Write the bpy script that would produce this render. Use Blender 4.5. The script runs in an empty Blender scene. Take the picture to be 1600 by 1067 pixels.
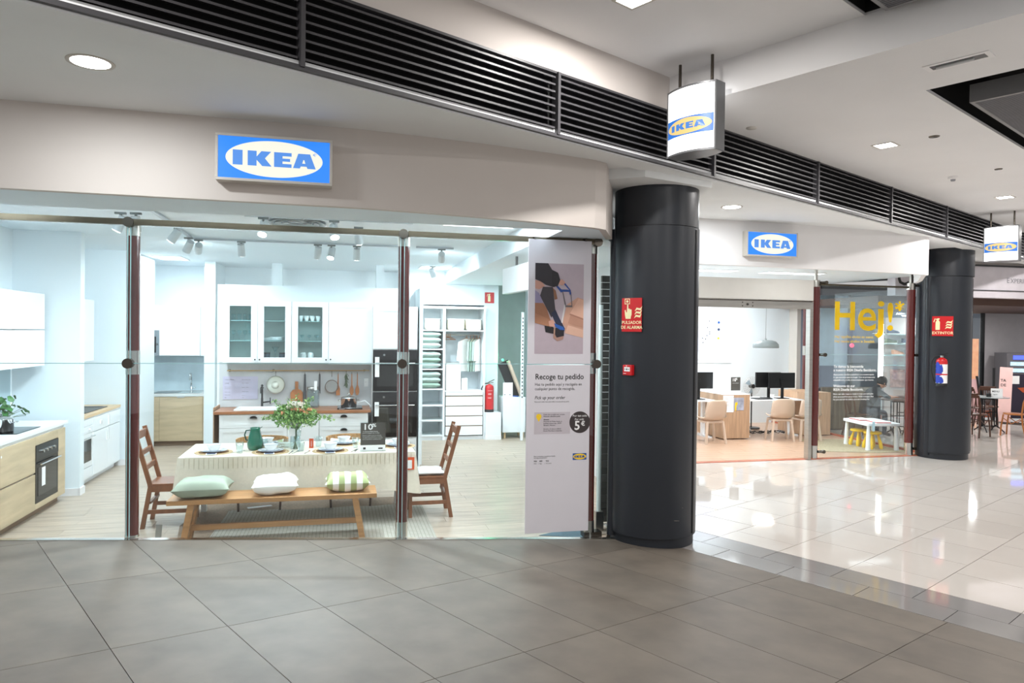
import bpy, bmesh, math, random
from mathutils import Vector, Matrix, Euler, Quaternion
random.seed(7)
scene = bpy.context.scene
col = scene.collection
R = math.radians

# ------------------------------------------------------------------ camera, world, exposure
cam_d = bpy.data.cameras.new('camera'); cam = bpy.data.objects.new('camera', cam_d); col.objects.link(cam)
cam_d.sensor_width = 36.0; cam_d.lens = 1124.0/1600*36.0; cam_d.clip_start = 0.05; cam_d.clip_end = 200
cam.location = (0, 0, 2.0)
cam.rotation_euler = (Matrix.Rotation(R(90)-0.01112, 4, 'X') @ Matrix.Rotation(0.0115, 4, 'Z')).to_euler()
scene.camera = cam
world = bpy.data.worlds.new('mall_ambience'); scene.world = world; world.use_nodes = True
bg = world.node_tree.nodes['Background']; bg.inputs[0].default_value = (1.0, 0.985, 0.98, 1); bg.inputs[1].default_value = 0.52
scene.view_settings.view_transform = 'Standard'; scene.view_settings.look = 'None'
scene.view_settings.gamma = 1.0; scene.view_settings.use_curve_mapping = False
scene.view_settings.exposure = 0.0
scene.cycles.transparent_max_bounces = 40
P_SQUARE = 54      # mall ceiling lights
P_ROUND = 26       # round soffit downlights
P_TRACK = 118       # showroom track spots
P_PANEL = 95       # showroom led panels, most of them added fill
P_KIOSK = 58

# ------------------------------------------------------------------ colours and materials
def hexc(h):
    h = h.lstrip('#'); o = []
    for i in (0, 2, 4):
        v = int(h[i:i+2], 16)/255.0
        o.append(v/12.92 if v <= 0.04045 else ((v+0.055)/1.055)**2.4)
    return tuple(o)
MT = {}
def mat(name, c, rough=0.5, metal=0.0, var=0.05, scale=6.0, stretch=(1, 1, 1), bump=0.0, emit=0.0, ecol=None, rand=0.0, coat=0.0, spec=0.5, trans=0.0, coords='Object', detail=4.0, alpha=1.0):
    if name in MT: return MT[name]
    if isinstance(c, str): c = hexc(c)
    m = bpy.data.materials.new(name); m.use_nodes = True; MT[name] = m
    nt = m.node_tree; N = nt.nodes; K = nt.links; b = N['Principled BSDF']
    tc = N.new('ShaderNodeTexCoord'); mp = N.new('ShaderNodeMapping'); mp.inputs['Scale'].default_value = stretch
    K.new(tc.outputs[coords], mp.inputs[0])
    nz = N.new('ShaderNodeTexNoise'); nz.inputs['Scale'].default_value = scale; nz.inputs['Detail'].default_value = detail
    K.new(mp.outputs[0], nz.inputs['Vector'])
    rp = N.new('ShaderNodeValToRGB')
    rp.color_ramp.elements[0].position = 0.3; rp.color_ramp.elements[1].position = 0.7
    rp.color_ramp.elements[0].color = tuple(max(0, x*(1-var)) for x in c)+(1,)
    rp.color_ramp.elements[1].color = tuple(min(1, x*(1+var)) for x in c)+(1,)
    K.new(nz.outputs[0], rp.inputs[0])
    src = rp.outputs[0]
    if rand:
        oi = N.new('ShaderNodeObjectInfo'); mr = N.new('ShaderNodeMapRange')
        mr.inputs['To Min'].default_value = 1-rand; mr.inputs['To Max'].default_value = 1+rand
        K.new(oi.outputs['Random'], mr.inputs['Value'])
        mx = N.new('ShaderNodeVectorMath'); mx.operation = 'SCALE'
        K.new(src, mx.inputs[0]); K.new(mr.outputs[0], mx.inputs['Scale']); src = mx.outputs[0]
        ad = N.new('ShaderNodeVectorMath'); ad.operation = 'ADD'
        K.new(tc.outputs[coords], ad.inputs[0])
        sc = N.new('ShaderNodeMath'); sc.operation = 'MULTIPLY'; sc.inputs[1].default_value = 37.0
        K.new(oi.outputs['Random'], sc.inputs[0]); K.new(sc.outputs[0], ad.inputs[1]); K.new(ad.outputs[0], mp.inputs[0])
    K.new(src, b.inputs['Base Color'])
    b.inputs['Roughness'].default_value = rough; b.inputs['Metallic'].default_value = metal
    b.inputs['Specular IOR Level'].default_value = spec
    b.inputs['Coat Weight'].default_value = coat; b.inputs['Coat Roughness'].default_value = 0.03
    b.inputs['Transmission Weight'].default_value = trans
    b.inputs['Alpha'].default_value = alpha
    if bump:
        bp = N.new('ShaderNodeBump'); bp.inputs['Strength'].default_value = bump; bp.inputs['Distance'].default_value = 0.01
        K.new(nz.outputs[0], bp.inputs['Height']); K.new(bp.outputs[0], b.inputs['Normal'])
    if emit:
        b.inputs['Emission Color'].default_value = tuple(ecol or c)+(1,); b.inputs['Emission Strength'].default_value = emit
    return m
def glassmat(name, tint, ior=1.5, boost=1.0, opacity=0.0):
    m = bpy.data.materials.new(name); m.use_nodes = True; MT[name] = m
    nt = m.node_tree; N = nt.nodes; K = nt.links
    for n in list(N): N.remove(n)
    out = N.new('ShaderNodeOutputMaterial'); mx = N.new('ShaderNodeMixShader')
    tr = N.new('ShaderNodeBsdfTransparent'); tr.inputs[0].default_value = tuple(tint)+(1,)
    gl = N.new('ShaderNodeBsdfGlossy'); gl.inputs['Roughness'].default_value = 0.0; gl.inputs[0].default_value = (1, 1, 1, 1)
    fr = N.new('ShaderNodeFresnel'); fr.inputs['IOR'].default_value = ior
    ge = N.new('ShaderNodeNewGeometry'); io = N.new('ShaderNodeMapRange'); io.inputs['To Min'].default_value = ior; io.inputs['To Max'].default_value = 1/ior
    K.new(ge.outputs['Backfacing'], io.inputs['Value']); K.new(io.outputs[0], fr.inputs['IOR'])
    ml = N.new('ShaderNodeMath'); ml.operation = 'MULTIPLY'; ml.inputs[1].default_value = boost; ml.use_clamp = True
    K.new(fr.outputs[0], ml.inputs[0]); K.new(ml.outputs[0], mx.inputs[0]); K.new(tr.outputs[0], mx.inputs[1]); K.new(gl.outputs[0], mx.inputs[2])
    K.new(mx.outputs[0], out.inputs[0])
    return m
M = {}
M['paint'] = mat('white_paint', '#eeecec', .75, var=.015, scale=2)
M['beige'] = mat('fascia_paint', '#d3cbc5', .7, var=.02, scale=1.5)
M['soffit'] = mat('soffit_paint', '#ebeded', .7, var=.02, scale=1.5)
M['ceil'] = mat('ceiling_paint', '#e9e8e8', .8, var=.025, scale=1.2)
M['shopw'] = mat('showroom_white', '#e9f2f6', .6, var=.01, scale=2)
M['shopc'] = mat('showroom_ceiling', '#e4eff5', .7, var=.01, scale=2)
M['tile'] = mat('dark_stone_tile', '#635b52', .5, var=.2, scale=3.2, bump=.05, rand=.05, detail=8, spec=.35)
M['joint'] = mat('dark_grout', '#2c2a27', .9)
M['ltile'] = mat('polished_light_tile', '#cfc8c1', .05, var=.03, scale=1.5, rand=.025, spec=.9)
M['btile'] = mat('polished_grey_tile', '#8c8987', .07, var=.05, scale=2, rand=.03, spec=.8)
M['ljoint'] = mat('brown_grout', '#40352f', .8)
M['plank'] = mat('pale_oak_plank', '#b3a392', .35, var=.2, scale=2.2, stretch=(1, 9, 1), rand=.07, detail=6)
M['plankk'] = mat('warm_oak_plank', '#bb9c85', .3, var=.13, scale=2.2, stretch=(1, 9, 1), rand=.06, detail=6)
M['orange'] = mat('terracotta_threshold', '#b4654a', .4, var=.2, scale=9)
M['alu'] = mat('brushed_aluminium', '#b5b1aa', .28, 1, var=.08, scale=3, stretch=(1, 1, 12))
M['bronze'] = mat('bronze_anodised_rail', '#5c5447', .25, 1, var=.06, scale=3)
M['steel'] = mat('polished_steel', '#c9c8c4', .16, 1, var=.04, scale=5)
M['dsteel'] = mat('dark_steel', '#5d5750', .25, 1, var=.06, scale=5)
M['burg'] = mat('burgundy_lacquer', '#561f1c', .16, var=.06, scale=3, coat=.5)
M['charc'] = mat('charcoal_pillar_paint', '#22262d', .36, var=.05, scale=2, spec=.5)
M['louv'] = mat('dark_grey_slat_paint', '#454447', .42, var=.05, scale=4, metal=.0)
M['black'] = mat('black_void', '#050505', .9)
M['blk'] = mat('black_plastic', '#111214', .35)
M['blkg'] = mat('black_gloss', '#08090a', .08, spec=.3)
M['wht'] = mat('white_laminate', '#eef2f5', .35, var=.008)
M['whtg'] = mat('white_gloss', '#f2f5f7', .12, var=.005)
M['greyf'] = mat('light_grey_framed_front', '#dfe0df', .45, var=.01)
M['oak'] = mat('pale_oak_front', '#c9b595', .5, var=.14, scale=2.0, stretch=(1, 1, 7), rand=.04, detail=6)
M['oakd'] = mat('grey_oak_cabinet', '#b59477', .5, var=.16, scale=3.0, stretch=(9, 9, .8), detail=6)
M['bench'] = mat('honey_oak', '#a87a4e', .45, var=.18, scale=3, stretch=(.8, 9, 9), detail=6)
M['chairw'] = mat('reddish_pine', '#85553a', .4, var=.15, scale=4, stretch=(5, 5, 1), detail=5)
M['ctop'] = mat('walnut_worktop', '#a06c4a', .35, var=.2, scale=3, stretch=(.7, 8, 8), detail=5)
M['ptop'] = mat('beech_worktop', '#d9b98f', .35, var=.1, scale=3, stretch=(.7, 8, 8))
M['plinth'] = mat('brown_plinth', '#8b7460', .6)
M['wood'] = mat('beech_wood', '#b0703f', .5, var=.12, scale=6, stretch=(3, 3, 1))
M['chrome'] = mat('chrome', '#d5d7d8', .08, 1, var=.02)
M['glass'] = glassmat('window_glass', (.955, .985, .99), 1.5, 1.0)
M['cglass'] = glassmat('cabinet_glass', (.92, .97, .97), 1.5, 1.0)
M['tglass'] = glassmat('tableware_glass', (.90, .95, .96), 1.6, 1.3)
M['edge'] = mat('glass_edge_green', '#a9cfd2', .15, spec=.8)
M['red'] = mat('safety_red', '#c4121a', .35, var=.03)
M['lumi'] = mat('luminescent_cream', '#eee9b8', .5)
M['print'] = mat('print_white', '#f4f4f4', .5)
M['inkd'] = mat('print_dark', '#2b2b2d', .5)
M['inkg'] = mat('print_grey', '#8d8d92', .5)
M['ink'] = mat('print_black', '#111111', .5)
M['pboard'] = mat('poster_board', '#d8d5dc', .55, var=.01)
M['psign'] = mat('dark_grey_card', '#4f4c48', .5)
M['cloth'] = mat('cream_linen', '#e6dccb', .9, var=.04, scale=40, bump=.1)
M['rug'] = mat('grey_beige_weave', '#bcb8ac', .95, var=.12, scale=90, bump=.3)
M['jute'] = mat('brown_jute', '#8a7766', .95, var=.25, scale=60, bump=.5)
M['wick'] = mat('wicker', '#a98155', .7, var=.3, scale=40, bump=.4)
M['sage'] = mat('sage_velvet', '#9aa392', .8, var=.06, scale=6, bump=.15)
M['white_c'] = mat('white_cotton', '#f2f0ec', .9, var=.03, scale=8, bump=.2)
M['olive_c'] = mat('olive_cotton', '#a9b574', .9, var=.04, scale=8)
M['linen_g'] = mat('mint_bedding', '#a5b9b2', .9, var=.08, scale=9, bump=.3)
M['linen_d'] = mat('sage_bedding', '#8ba394', .9, var=.08, scale=9, bump=.3)
M['porc'] = mat('white_porcelain', '#f5f7f8', .12, var=.005, spec=.6)
M['blue_r'] = mat('blue_rim', '#93a9c9', .3)
M['navy'] = mat('navy_cloth', '#2c3b5c', .8, var=.1, scale=20)
M['teal'] = mat('emerald_glass', '#05664f', .08, var=.05, spec=.8, coat=.6)
M['leaf'] = mat('green_leaf', '#3e7a3a', .45, var=.35, scale=9, rand=.1)
M['leafb'] = mat('bouquet_leaf', '#6d9a55', .55, var=.45, scale=25)
M['stem'] = mat('green_stem', '#56704a', .6)
M['petal'] = mat('pale_petals', '#f1e6da', .7, var=.08, scale=20)
M['peach'] = mat('peach_petals', '#e6a07a', .7, var=.12, scale=20)
M['otag'] = mat('orange_tag', '#e2582a', .5)
M['yel'] = mat('yellow_plastic', '#f2c811', .3, var=.02)
M['hej'] = mat('yellow_vinyl', '#f0c400', .5)
M['shell'] = mat('beige_shell_plastic', '#cbb5a2', .45, var=.02)
M['kgrey'] = mat('warm_white_panel', '#d5cfc7', .55, var=.015)
M['rubb'] = mat('black_rubber', '#0d0d0e', .6)
M['cardb'] = mat('brown_cardboard', '#b98a6c', .8)
M['skin'] = mat('skin', '#c99070', .5, var=.04)
M['hair'] = mat('dark_hair', '#17120f', .6)
M['tshirt'] = mat('black_tshirt', '#1d1d22', .85, var=.1)
M['jeans'] = mat('dark_jeans', '#252b38', .85, var=.1)
M['bent'] = mat('bentwood_orange', '#a9672f', .3, var=.15, scale=4, coat=.3)
M['dwood'] = mat('dark_bentwood', '#4a2c1e', .35, var=.15, scale=4)
M['iron'] = mat('black_cast_iron', '#15161a', .4, .4)
M['led'] = mat('led_diffuser', '#ffffff', .5, emit=14, ecol=(1, .98, .96))
M['ledw'] = mat('warm_diffuser', '#ffffff', .5, emit=5, ecol=(1, .9, .8))
M['lampgrey'] = mat('pale_grey_enamel', '#7d8484', .4)
M['sface'] = mat('backlit_white_face', '#ffffff', .4, emit=1.35, ecol=(.97, .985, 1))
M['sblue'] = mat('backlit_blue', '#123f80', .4, emit=.95, ecol=hexc('#2f8cff'))
M['scream'] = mat('backlit_cream', '#6a6a60', .4, emit=.9, ecol=hexc('#fffdec'))
M['sblue2'] = mat('backlit_letter_blue', '#1d3c66', .4, emit=.85, ecol=hexc('#5c9bf2'))
M['hblue'] = mat('glow_blue', '#1a3f78', .4, emit=.75, ecol=hexc('#3d86e8'))
M['hyel'] = mat('glow_yellow', '#80683a', .4, emit=.8, ecol=hexc('#ffdc92'))
M['hlet'] = mat('glow_letter_blue', '#26466e', .4, emit=.75, ecol=hexc('#4f90e6'))
M['sframe'] = mat('sign_frame_white', '#cfcac2', .5)
M['fgrey'] = mat('sign_frame_grey', '#7d7e80', .35, .4)
M['ikb'] = mat('printed_blue', '#1c4f9c', .5)
M['iky'] = mat('printed_yellow', '#f7cf2a', .5)
M['screenb'] = mat('blue_display', '#2030ff', .4, emit=1.5, ecol=(.1, .15, 1))
M['screenc'] = mat('lit_menu_display', '#9fc4d8', .4, emit=.8, ecol=(.5, .75, .9), var=.4, scale=30)
M['greenled'] = mat('green_led', '#19e08a', .4, emit=6, ecol=(.05, 1, .45))
M['redlamp'] = mat('red_lamp', '#ff2030', .4, emit=2.5, ecol=(1, .05, .1))

# ------------------------------------------------------------------ frames: S = showroom grid, G = mall grid, W = world
PHI = R(13.44)
FR = {'S': (Vector((-3.166, 5.985, 0)), PHI), 'G': (Vector((1.67, 6.7, 0)), math.atan2(.654, .757)), 'W': (Vector((0, 0, 0)), 0.0)}
def fpos(fr, x, y, z=0):
    o, a = FR[fr]; return o + Vector((x*math.cos(a)-y*math.sin(a), x*math.sin(a)+y*math.cos(a), z))
def ramp_z(x, y):   # height of the sloping dark floor at a world position
    p = Vector((x-1.67, y-6.7)); d = p.x*.757+p.y*.654
    return -.06*d if d < 0 else 0.0

# ------------------------------------------------------------------ mesh builder
class MB:
    def __init__(s): s.v = []; s.f = []; s.sm = []; s.mi = []; s.cur = 0; s.T = None
    def _add(s, vs, fs, smooth=False):
        o = len(s.v)
        if s.T is not None: vs = [s.T @ Vector(p) for p in vs]
        s.v += [tuple(p) for p in vs]
        for f in fs: s.f.append([i+o for i in f]); s.sm.append(smooth); s.mi.append(s.cur)
        return s
    def box(s, x0, y0, z0, x1, y1, z1):
        vs = [(x0, y0, z0), (x1, y0, z0), (x1, y1, z0), (x0, y1, z0), (x0, y0, z1), (x1, y0, z1), (x1, y1, z1), (x0, y1, z1)]
        return s._add(vs, [(0, 3, 2, 1), (4, 5, 6, 7), (0, 1, 5, 4), (1, 2, 6, 5), (2, 3, 7, 6), (3, 0, 4, 7)])
    def bar(s, p0, p1, w, d, up=(0, 0, 1)):   # rectangular bar between two points
        p0 = Vector(p0); p1 = Vector(p1); z = (p1-p0).normalized(); u = Vector(up)
        if abs(z.dot(u)) > .98: u = Vector((0, 1, 0))
        x = z.cross(u).normalized(); y = x.cross(z).normalized()
        vs = []
        for p in (p0, p1):
            for a, b in ((-1, -1), (1, -1), (1, 1), (-1, 1)): vs.append(p+x*a*w/2+y*b*d/2)
        return s._add(vs, [(3, 2, 1, 0), (4, 5, 6, 7), (0, 1, 5, 4), (1, 2, 6, 5), (2, 3, 7, 6), (3, 0, 4, 7)])
    def cyl(s, p0, p1, r0, r1=None, n=16, caps=True, smooth=True):
        if r1 is None: r1 = r0
        p0 = Vector(p0); p1 = Vector(p1); z = (p1-p0).normalized()
        u = Vector((1, 0, 0)) if abs(z.x) < .9 else Vector((0, 1, 0))
        x = z.cross(u).normalized(); y = z.cross(x)
        vs = []
        for p, r in ((p0, r0), (p1, r1)):
            for i in range(n):
                t = 2*math.pi*i/n; vs.append(p+(x*math.cos(t)+y*math.sin(t))*r)
        s._add(vs, [(i, (i+1) % n, n+(i+1) % n, n+i) for i in range(n)], smooth)
        if caps:
            s._add(vs[:n], [tuple(range(n-1, -1, -1))]); s._add(vs[n:], [tuple(range(n))])
        return s
    def tube(s, pts, r, n=8, closed=False):
        P = [Vector(p) for p in pts]; m = len(P); rings = []
        prev = None
        for i in range(m):
            if closed: t = (P[(i+1) % m]-P[i-1]).normalized()
            else: t = (P[min(i+1, m-1)]-P[max(i-1, 0)]).normalized()
            if prev is None:
                u = Vector((0, 0, 1)) if abs(t.z) < .9 else Vector((1, 0, 0)); x = t.cross(u).normalized()
            else:
                x = (prev-t*prev.dot(t)).normalized()
            prev = x; y = t.cross(x)
            rr = r[i] if isinstance(r, (list, tuple)) else r
            rings.append([P[i]+(x*math.cos(2*math.pi*k/n)+y*math.sin(2*math.pi*k/n))*rr for k in range(n)])
        vs = [p for q in rings for p in q]; fs = []
        for i in range(m if closed else m-1):
            j = (i+1) % m
            for k in range(n): fs.append((i*n+k, i*n+(k+1) % n, j*n+(k+1) % n, j*n+k))
        s._add(vs, fs, True)
        if not closed:
            s._add(rings[0], [tuple(range(n-1, -1, -1))]); s._add(rings[-1], [tuple(range(n))])
        return s
    def lathe(s, prof, n=20, c=(0, 0, 0), smooth=True, caps=None):
        if caps is None: caps = not (prof[0][0] > 1e-4 and prof[-1][0] > 1e-4)
        vs = []; fs = []; m = len(prof)
        for r, z in prof:
            for i in range(n):
                t = 2*math.pi*i/n; vs.append((c[0]+r*math.cos(t), c[1]+r*math.sin(t), c[2]+z))
        for j in range(m-1):
            for i in range(n): fs.append((j*n+i, j*n+(i+1) % n, (j+1)*n+(i+1) % n, (j+1)*n+i))
        s._add(vs, fs, smooth)
        if caps and prof[0][0] > 1e-4: s._add(vs[:n], [tuple(range(n-1, -1, -1))])
        if caps and prof[-1][0] > 1e-4: s._add(vs[-n:], [tuple(range(n))])
        return s
    def prism(s, poly, y0, y1):   # polygon in xz, extruded along y
        n = len(poly); a = sum(poly[i][0]*poly[(i+1) % n][1]-poly[(i+1) % n][0]*poly[i][1] for i in range(n))
        if a < 0: poly = poly[::-1]
        vs = [(x, y0, z) for x, z in poly]+[(x, y1, z) for x, z in poly]
        return s._add(vs, [tuple(range(n)), tuple(range(2*n-1, n-1, -1))]+[(i, n+i, n+(i+1) % n, (i+1) % n) for i in range(n)])
    def prismz(s, poly, z0, z1):
        n = len(poly); a = sum(poly[i][0]*poly[(i+1) % n][1]-poly[(i+1) % n][0]*poly[i][1] for i in range(n))
        if a < 0: poly = poly[::-1]
        vs = [(x, y, z0) for x, y in poly]+[(x, y, z1) for x, y in poly]
        return s._add(vs, [tuple(range(n-1, -1, -1)), tuple(range(n, 2*n))]+[(i, (i+1) % n, n+(i+1) % n, n+i) for i in range(n)])
    def sph(s, c, r, n=12, m=8, sc=(1, 1, 1)):
        prof = []
        vs = []; fs = []
        for j in range(m+1):
            p = math.pi*j/m
            for i in range(n):
                t = 2*math.pi*i/n
                vs.append((c[0]+r*sc[0]*math.sin(p)*math.cos(t), c[1]+r*sc[1]*math.sin(p)*math.sin(t), c[2]-r*sc[2]*math.cos(p)))
        for j in range(m):
            for i in range(n): fs.append((j*n+i, j*n+(i+1) % n, (j+1)*n+(i+1) % n, (j+1)*n+i))
        return s._add(vs, fs, True)
    def text(s, body, size, x, z, y=0.0, bold=0.0, align='LEFT', ext=0.0005, shear=0.0, res=2, fw=None, fit=None):
        c = bpy.data.curves.new('t', 'FONT'); c.body = body; c.size = size; c.extrude = ext; c.offset = bold*size; c.align_x = align
        c.shear = shear; c.resolution_u = res
        o = bpy.data.objects.new('t', c); col.objects.link(o)
        dg = bpy.context.evaluated_depsgraph_get(); me = bpy.data.meshes.new_from_object(o.evaluated_get(dg))
        kx = 1.0; vv = [v.co.copy() for v in me.vertices]; mx0 = min(q.x for q in vv); mx1 = max(q.x for q in vv); my0 = min(q.y for q in vv); my1 = max(q.y for q in vv)
        if fw: kx = fw/(mx1-mx0)
        if fit: vs = [(fit[0]+(q.x-mx0)/(mx1-mx0)*(fit[2]-fit[0]), y-q.z, fit[1]+(q.y-my0)/(my1-my0)*(fit[3]-fit[1])) for q in vv]
        else: vs = [(x+q.x*kx, y-q.z, z+q.y) for q in vv]
        fs = [tuple(p.vertices) for p in me.polygons]
        s._add(vs, fs)
        bpy.data.objects.remove(o); bpy.data.curves.remove(c); bpy.data.meshes.remove(me)
        return s
    def obj(s, name, mats, parent=None, bev=0.0, sub=0):
        me = bpy.data.meshes.new(name); me.from_pydata(s.v, [], s.f)
        if not isinstance(mats, (list, tuple)): mats = [mats]
        for m_ in mats: me.materials.append(M[m_] if isinstance(m_, str) else m_)
        me.polygons.foreach_set('use_smooth', s.sm); me.polygons.foreach_set('material_index', s.mi)
        me.update()
        o = bpy.data.objects.new(name, me); col.objects.link(o)
        if parent: o.parent = parent
        if bev:
            b = o.modifiers.new('bevel', 'BEVEL'); b.width = bev; b.segments = 2; b.limit_method = 'ANGLE'
        if sub:
            b = o.modifiers.new('sub', 'SUBSURF'); b.levels = sub; b.render_levels = sub
        return o
def B(*a): return MB().box(*a)
def put(o, fr, x, y, z=0, rz=0.0):
    o.location = fpos(fr, x, y, z); o.rotation_euler = (0, 0, FR[fr][1]+rz); return o
def thing(name, label, cat, fr, x, y, z=0, rz=0.0, group=None):
    o = bpy.data.objects.new(name, None); col.objects.link(o); o.empty_display_size = .1
    put(o, fr, x, y, z, rz); o['label'] = label; o['category'] = cat
    if group: o['group'] = group
    return o
def single(o, label, cat, fr, x, y, z=0, rz=0.0, group=None):
    put(o, fr, x, y, z, rz); o['label'] = label; o['category'] = cat
    if group: o['group'] = group
    return o
def struct(name, mb, m, fr='S', x=0, y=0, z=0):
    o = mb.obj(name, m); put(o, fr, x, y, z); o['kind'] = 'structure'; return o
def dup(o, label=None, parent=None):
    c = o.copy(); col.objects.link(c); c.parent = parent
    if label: c['label'] = label
    for ch in [k for k in kids.get(o.name, [])] or [k for k in o.children]: dup(ch, None, c)
    return c
kids = {}
def lamp(name, kind, power, parent, loc, size=.2, size_y=None, color=(1, 1, 1), rot=(0, 0, 0), spot=None, blend=1.0):
    d = bpy.data.lights.new(name, kind); d.energy = power; d.color = color
    if kind == 'AREA':
        d.shape = 'RECTANGLE' if size_y else 'DISK'; d.size = size
        if size_y: d.size_y = size_y
    else: d.shadow_soft_size = size
    if kind == 'SPOT': d.spot_size = spot or R(110); d.spot_blend = blend
    o = bpy.data.objects.new(name, d); col.objects.link(o); o.parent = parent; o.location = loc; o.rotation_euler = rot
    return o
def clip(poly, nx, ny, c):   # keep the part of poly where nx*x+ny*y <= c
    out = []
    for i in range(len(poly)):
        a = poly[i]; b = poly[(i+1) % len(poly)]; da = nx*a[0]+ny*a[1]-c; db = nx*b[0]+ny*b[1]-c
        if da <= 0: out.append(a)
        if (da < 0 < db) or (db < 0 < da):
            t = da/(da-db); out.append((a[0]+(b[0]-a[0])*t, a[1]+(b[1]-a[1])*t))
    return out
# ================================================================== FLOORS
# facade line of the showroom in mall-grid coordinates (x along the grille, y towards the shops)
def s2g(a, b):
    p = fpos('S', a, b); q = p-FR['G'][0]; t = FR['G'][1]
    return (q.x*math.cos(t)+q.y*math.sin(t), -q.x*math.sin(t)+q.y*math.cos(t))
g0 = s2g(0, -.045); g1 = s2g(4, -.045); dx, dy = g1[0]-g0[0], g1[1]-g0[1]; ln = math.hypot(dx, dy)
NX, NY = -dy/ln, dx/ln; NC = NX*g0[0]+NY*g0[1]
def rampz(x): return -.06*x if x < 0 else 0.0
mb = MB()
pl = clip([(-9, -5.5), (0, -5.5), (0, 4.8), (-9, 4.8)], NX, NY, NC)
vs = [(x, y, rampz(x)-.012) for x, y in pl]; n = len(vs)
mb._add(vs+[(x, y, z-.6) for x, y, z in vs], [tuple(range(n))]+[(i, n+i, n+(i+1) % n, (i+1) % n) for i in range(n)])
floor_dark = struct('floor', mb, 'joint', 'G')
xs = [-.002, -.41, -1.03, -1.65, -2.27, -2.89, -3.51, -4.13, -4.75, -5.37, -5.99, -6.61, -7.23, -7.85, -8.47]
ys = [-5.93+1.25*k for k in range(9)]
for i in range(len(xs)-1):
    for j in range(len(ys)-1):
        g = .0022
        q = clip([(xs[i+1]+g, ys[j]+g), (xs[i]-g, ys[j]+g), (xs[i]-g, ys[j+1]-g), (xs[i+1]+g, ys[j+1]-g)], NX, NY, NC)
        if len(q) < 3: continue
        if i == 0: q = [(min(x, -.004), y) for x, y in q]
        cx = sum(p[0] for p in q)/len(q); cy = sum(p[1] for p in q)/len(q); cz = rampz(cx)
        t = MB(); k = len(q)
        vs = [(x-cx, y-cy, rampz(x)-cz) for x, y in q]
        t._add(vs+[(x, y, z-.011) for x, y, z in vs], [tuple(range(k))]+[(m_, k+m_, k+(m_+1) % k, (m_+1) % k) for m_ in range(k)])
        o = t.obj('tile', 'tile', floor_dark); o.location = (cx, cy, cz)
# light polished floor
mb = MB(); mb.box(0.0, -5.5, -.6, 15, 8.5, -.012)
floor_light = struct('floor', mb, 'ljoint', 'G')
for r_ in range(2):      # grey border, two rows
    x0 = .002+.305*r_; x1 = x0+.300
    for k in range(-9, 5):
        y0 = .07+.634*k+(.317 if r_ == 0 else 0); 
        o = B(0, 0, -.011, x1-x0, .634-.006, 0).obj('tile', 'btile', floor_light); o.location = (x0, y0+.002, 0)
lt = B(0, 0, -.011, .6275, .6275, 0).obj('tile', 'ltile', floor_light)
k2b = s2g(9, 3.70); first = True
st = MB()
for k in range(-9, 13):
    y0 = .07+.634*k+.002
    for i in range(-1, 24):
        x0 = .615+.634*i+(.317 if k % 2 else 0)
        if x0 < .6: 
            if x0+.63 < .63: continue
        xa = max(x0, .612); w = x0+.630-xa
        c = Vector((xa+w/2, y0+.315))
        # stay outside the showroom and the office
        W_ = fpos('G', c.x, c.y); q = W_-FR['S'][0]; a_ = q.x*math.cos(PHI)+q.y*math.sin(PHI); b_ = -q.x*math.sin(PHI)+q.y*math.cos(PHI)
        cs = [(xa, y0), (xa+w, y0), (xa+w, y0+.630), (xa, y0+.630)]
        lim = 3.72 if 5.0 <= a_ < 11.6 else (.0 if a_ < 5.0 else None)
        if a_ > 18 or xa > 14: continue
        near = xa < 6.2 and -4.6 < y0 < 3.0
        if lim is not None:
            q0 = s2g(0, lim); q1 = s2g(4, lim); ex, ey = q1[0]-q0[0], q1[1]-q0[1]; el = math.hypot(ex, ey); mx_, my_ = -ey/el, ex/el
            cp = clip(cs, mx_, my_, mx_*q0[0]+my_*q0[1])
            if len(cp) < 3: continue
            if abs(sum(cp[i_][0]*cp[(i_+1) % len(cp)][1]-cp[(i_+1) % len(cp)][0]*cp[i_][1] for i_ in range(len(cp))))/2 < w*.630-1e-4:
                o = MB().prismz([(x-xa, y-y0) for x, y in cp], -.011, 0).obj('tile', 'ltile', floor_light); o.location = (xa, y0, 0); continue
        if near:
            if w > .62:
                if first: o = lt; first = False
                else: o = lt.copy(); col.objects.link(o)
                o.location = (xa, y0, 0)
            else:
                o = B(0, 0, -.011, w, .630, 0).obj('tile', 'ltile', floor_light); o.location = (xa, y0, 0)
        else: st.box(xa, y0, -.011, xa+w, y0+.630, 0)
o = st.obj('far_tiles', 'ltile', floor_light); o['kind'] = 'stuff'
# showroom wood floor and office wood floor
floor_wood = struct('floor', MB().prismz([(-2.3, 0), (4.2, 0), (5.6, 2.7), (5.6, 9.2), (-2.3, 9.2)], -.2, -.004), 'plank', 'S')
pk = [B(0, 0, -.004, 1.378, .191, .003).obj('plank', 'plank', floor_wood)]; fst = True
rest = MB(); row = 0; y = .01
while y < 8.9:
    x = -2.25-random.random()*1.3; xe = 4.2+min(max(y, 0)*.5, 1.35)
    while x < xe:
        xa = max(x, -2.25); xb = min(x+1.378, xe)
        if xb-xa > .05:
            if y < 2.3 and xb-xa > 1.37:
                o = pk[0] if fst else pk[0].copy()
                if not fst: col.objects.link(o)
                fst = False; o.location = (xa, y, 0)
            elif y < 2.3:
                o = B(0, 0, -.004, xb-xa, .191, .003).obj('plank', 'plank', floor_wood); o.location = (xa, y, 0)
            else: rest.box(xa, y, -.004, xb, y+.191, .003)
        x += 1.381
    y += .194
o = rest.obj('far_planks', 'plank', floor_wood); o['kind'] = 'stuff'
floor_off = struct('floor', B(5.6, 3.72, -.2, 11.75, 9.2, -.002), 'plankk', 'S')
rest = MB(); y = 3.84
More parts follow.
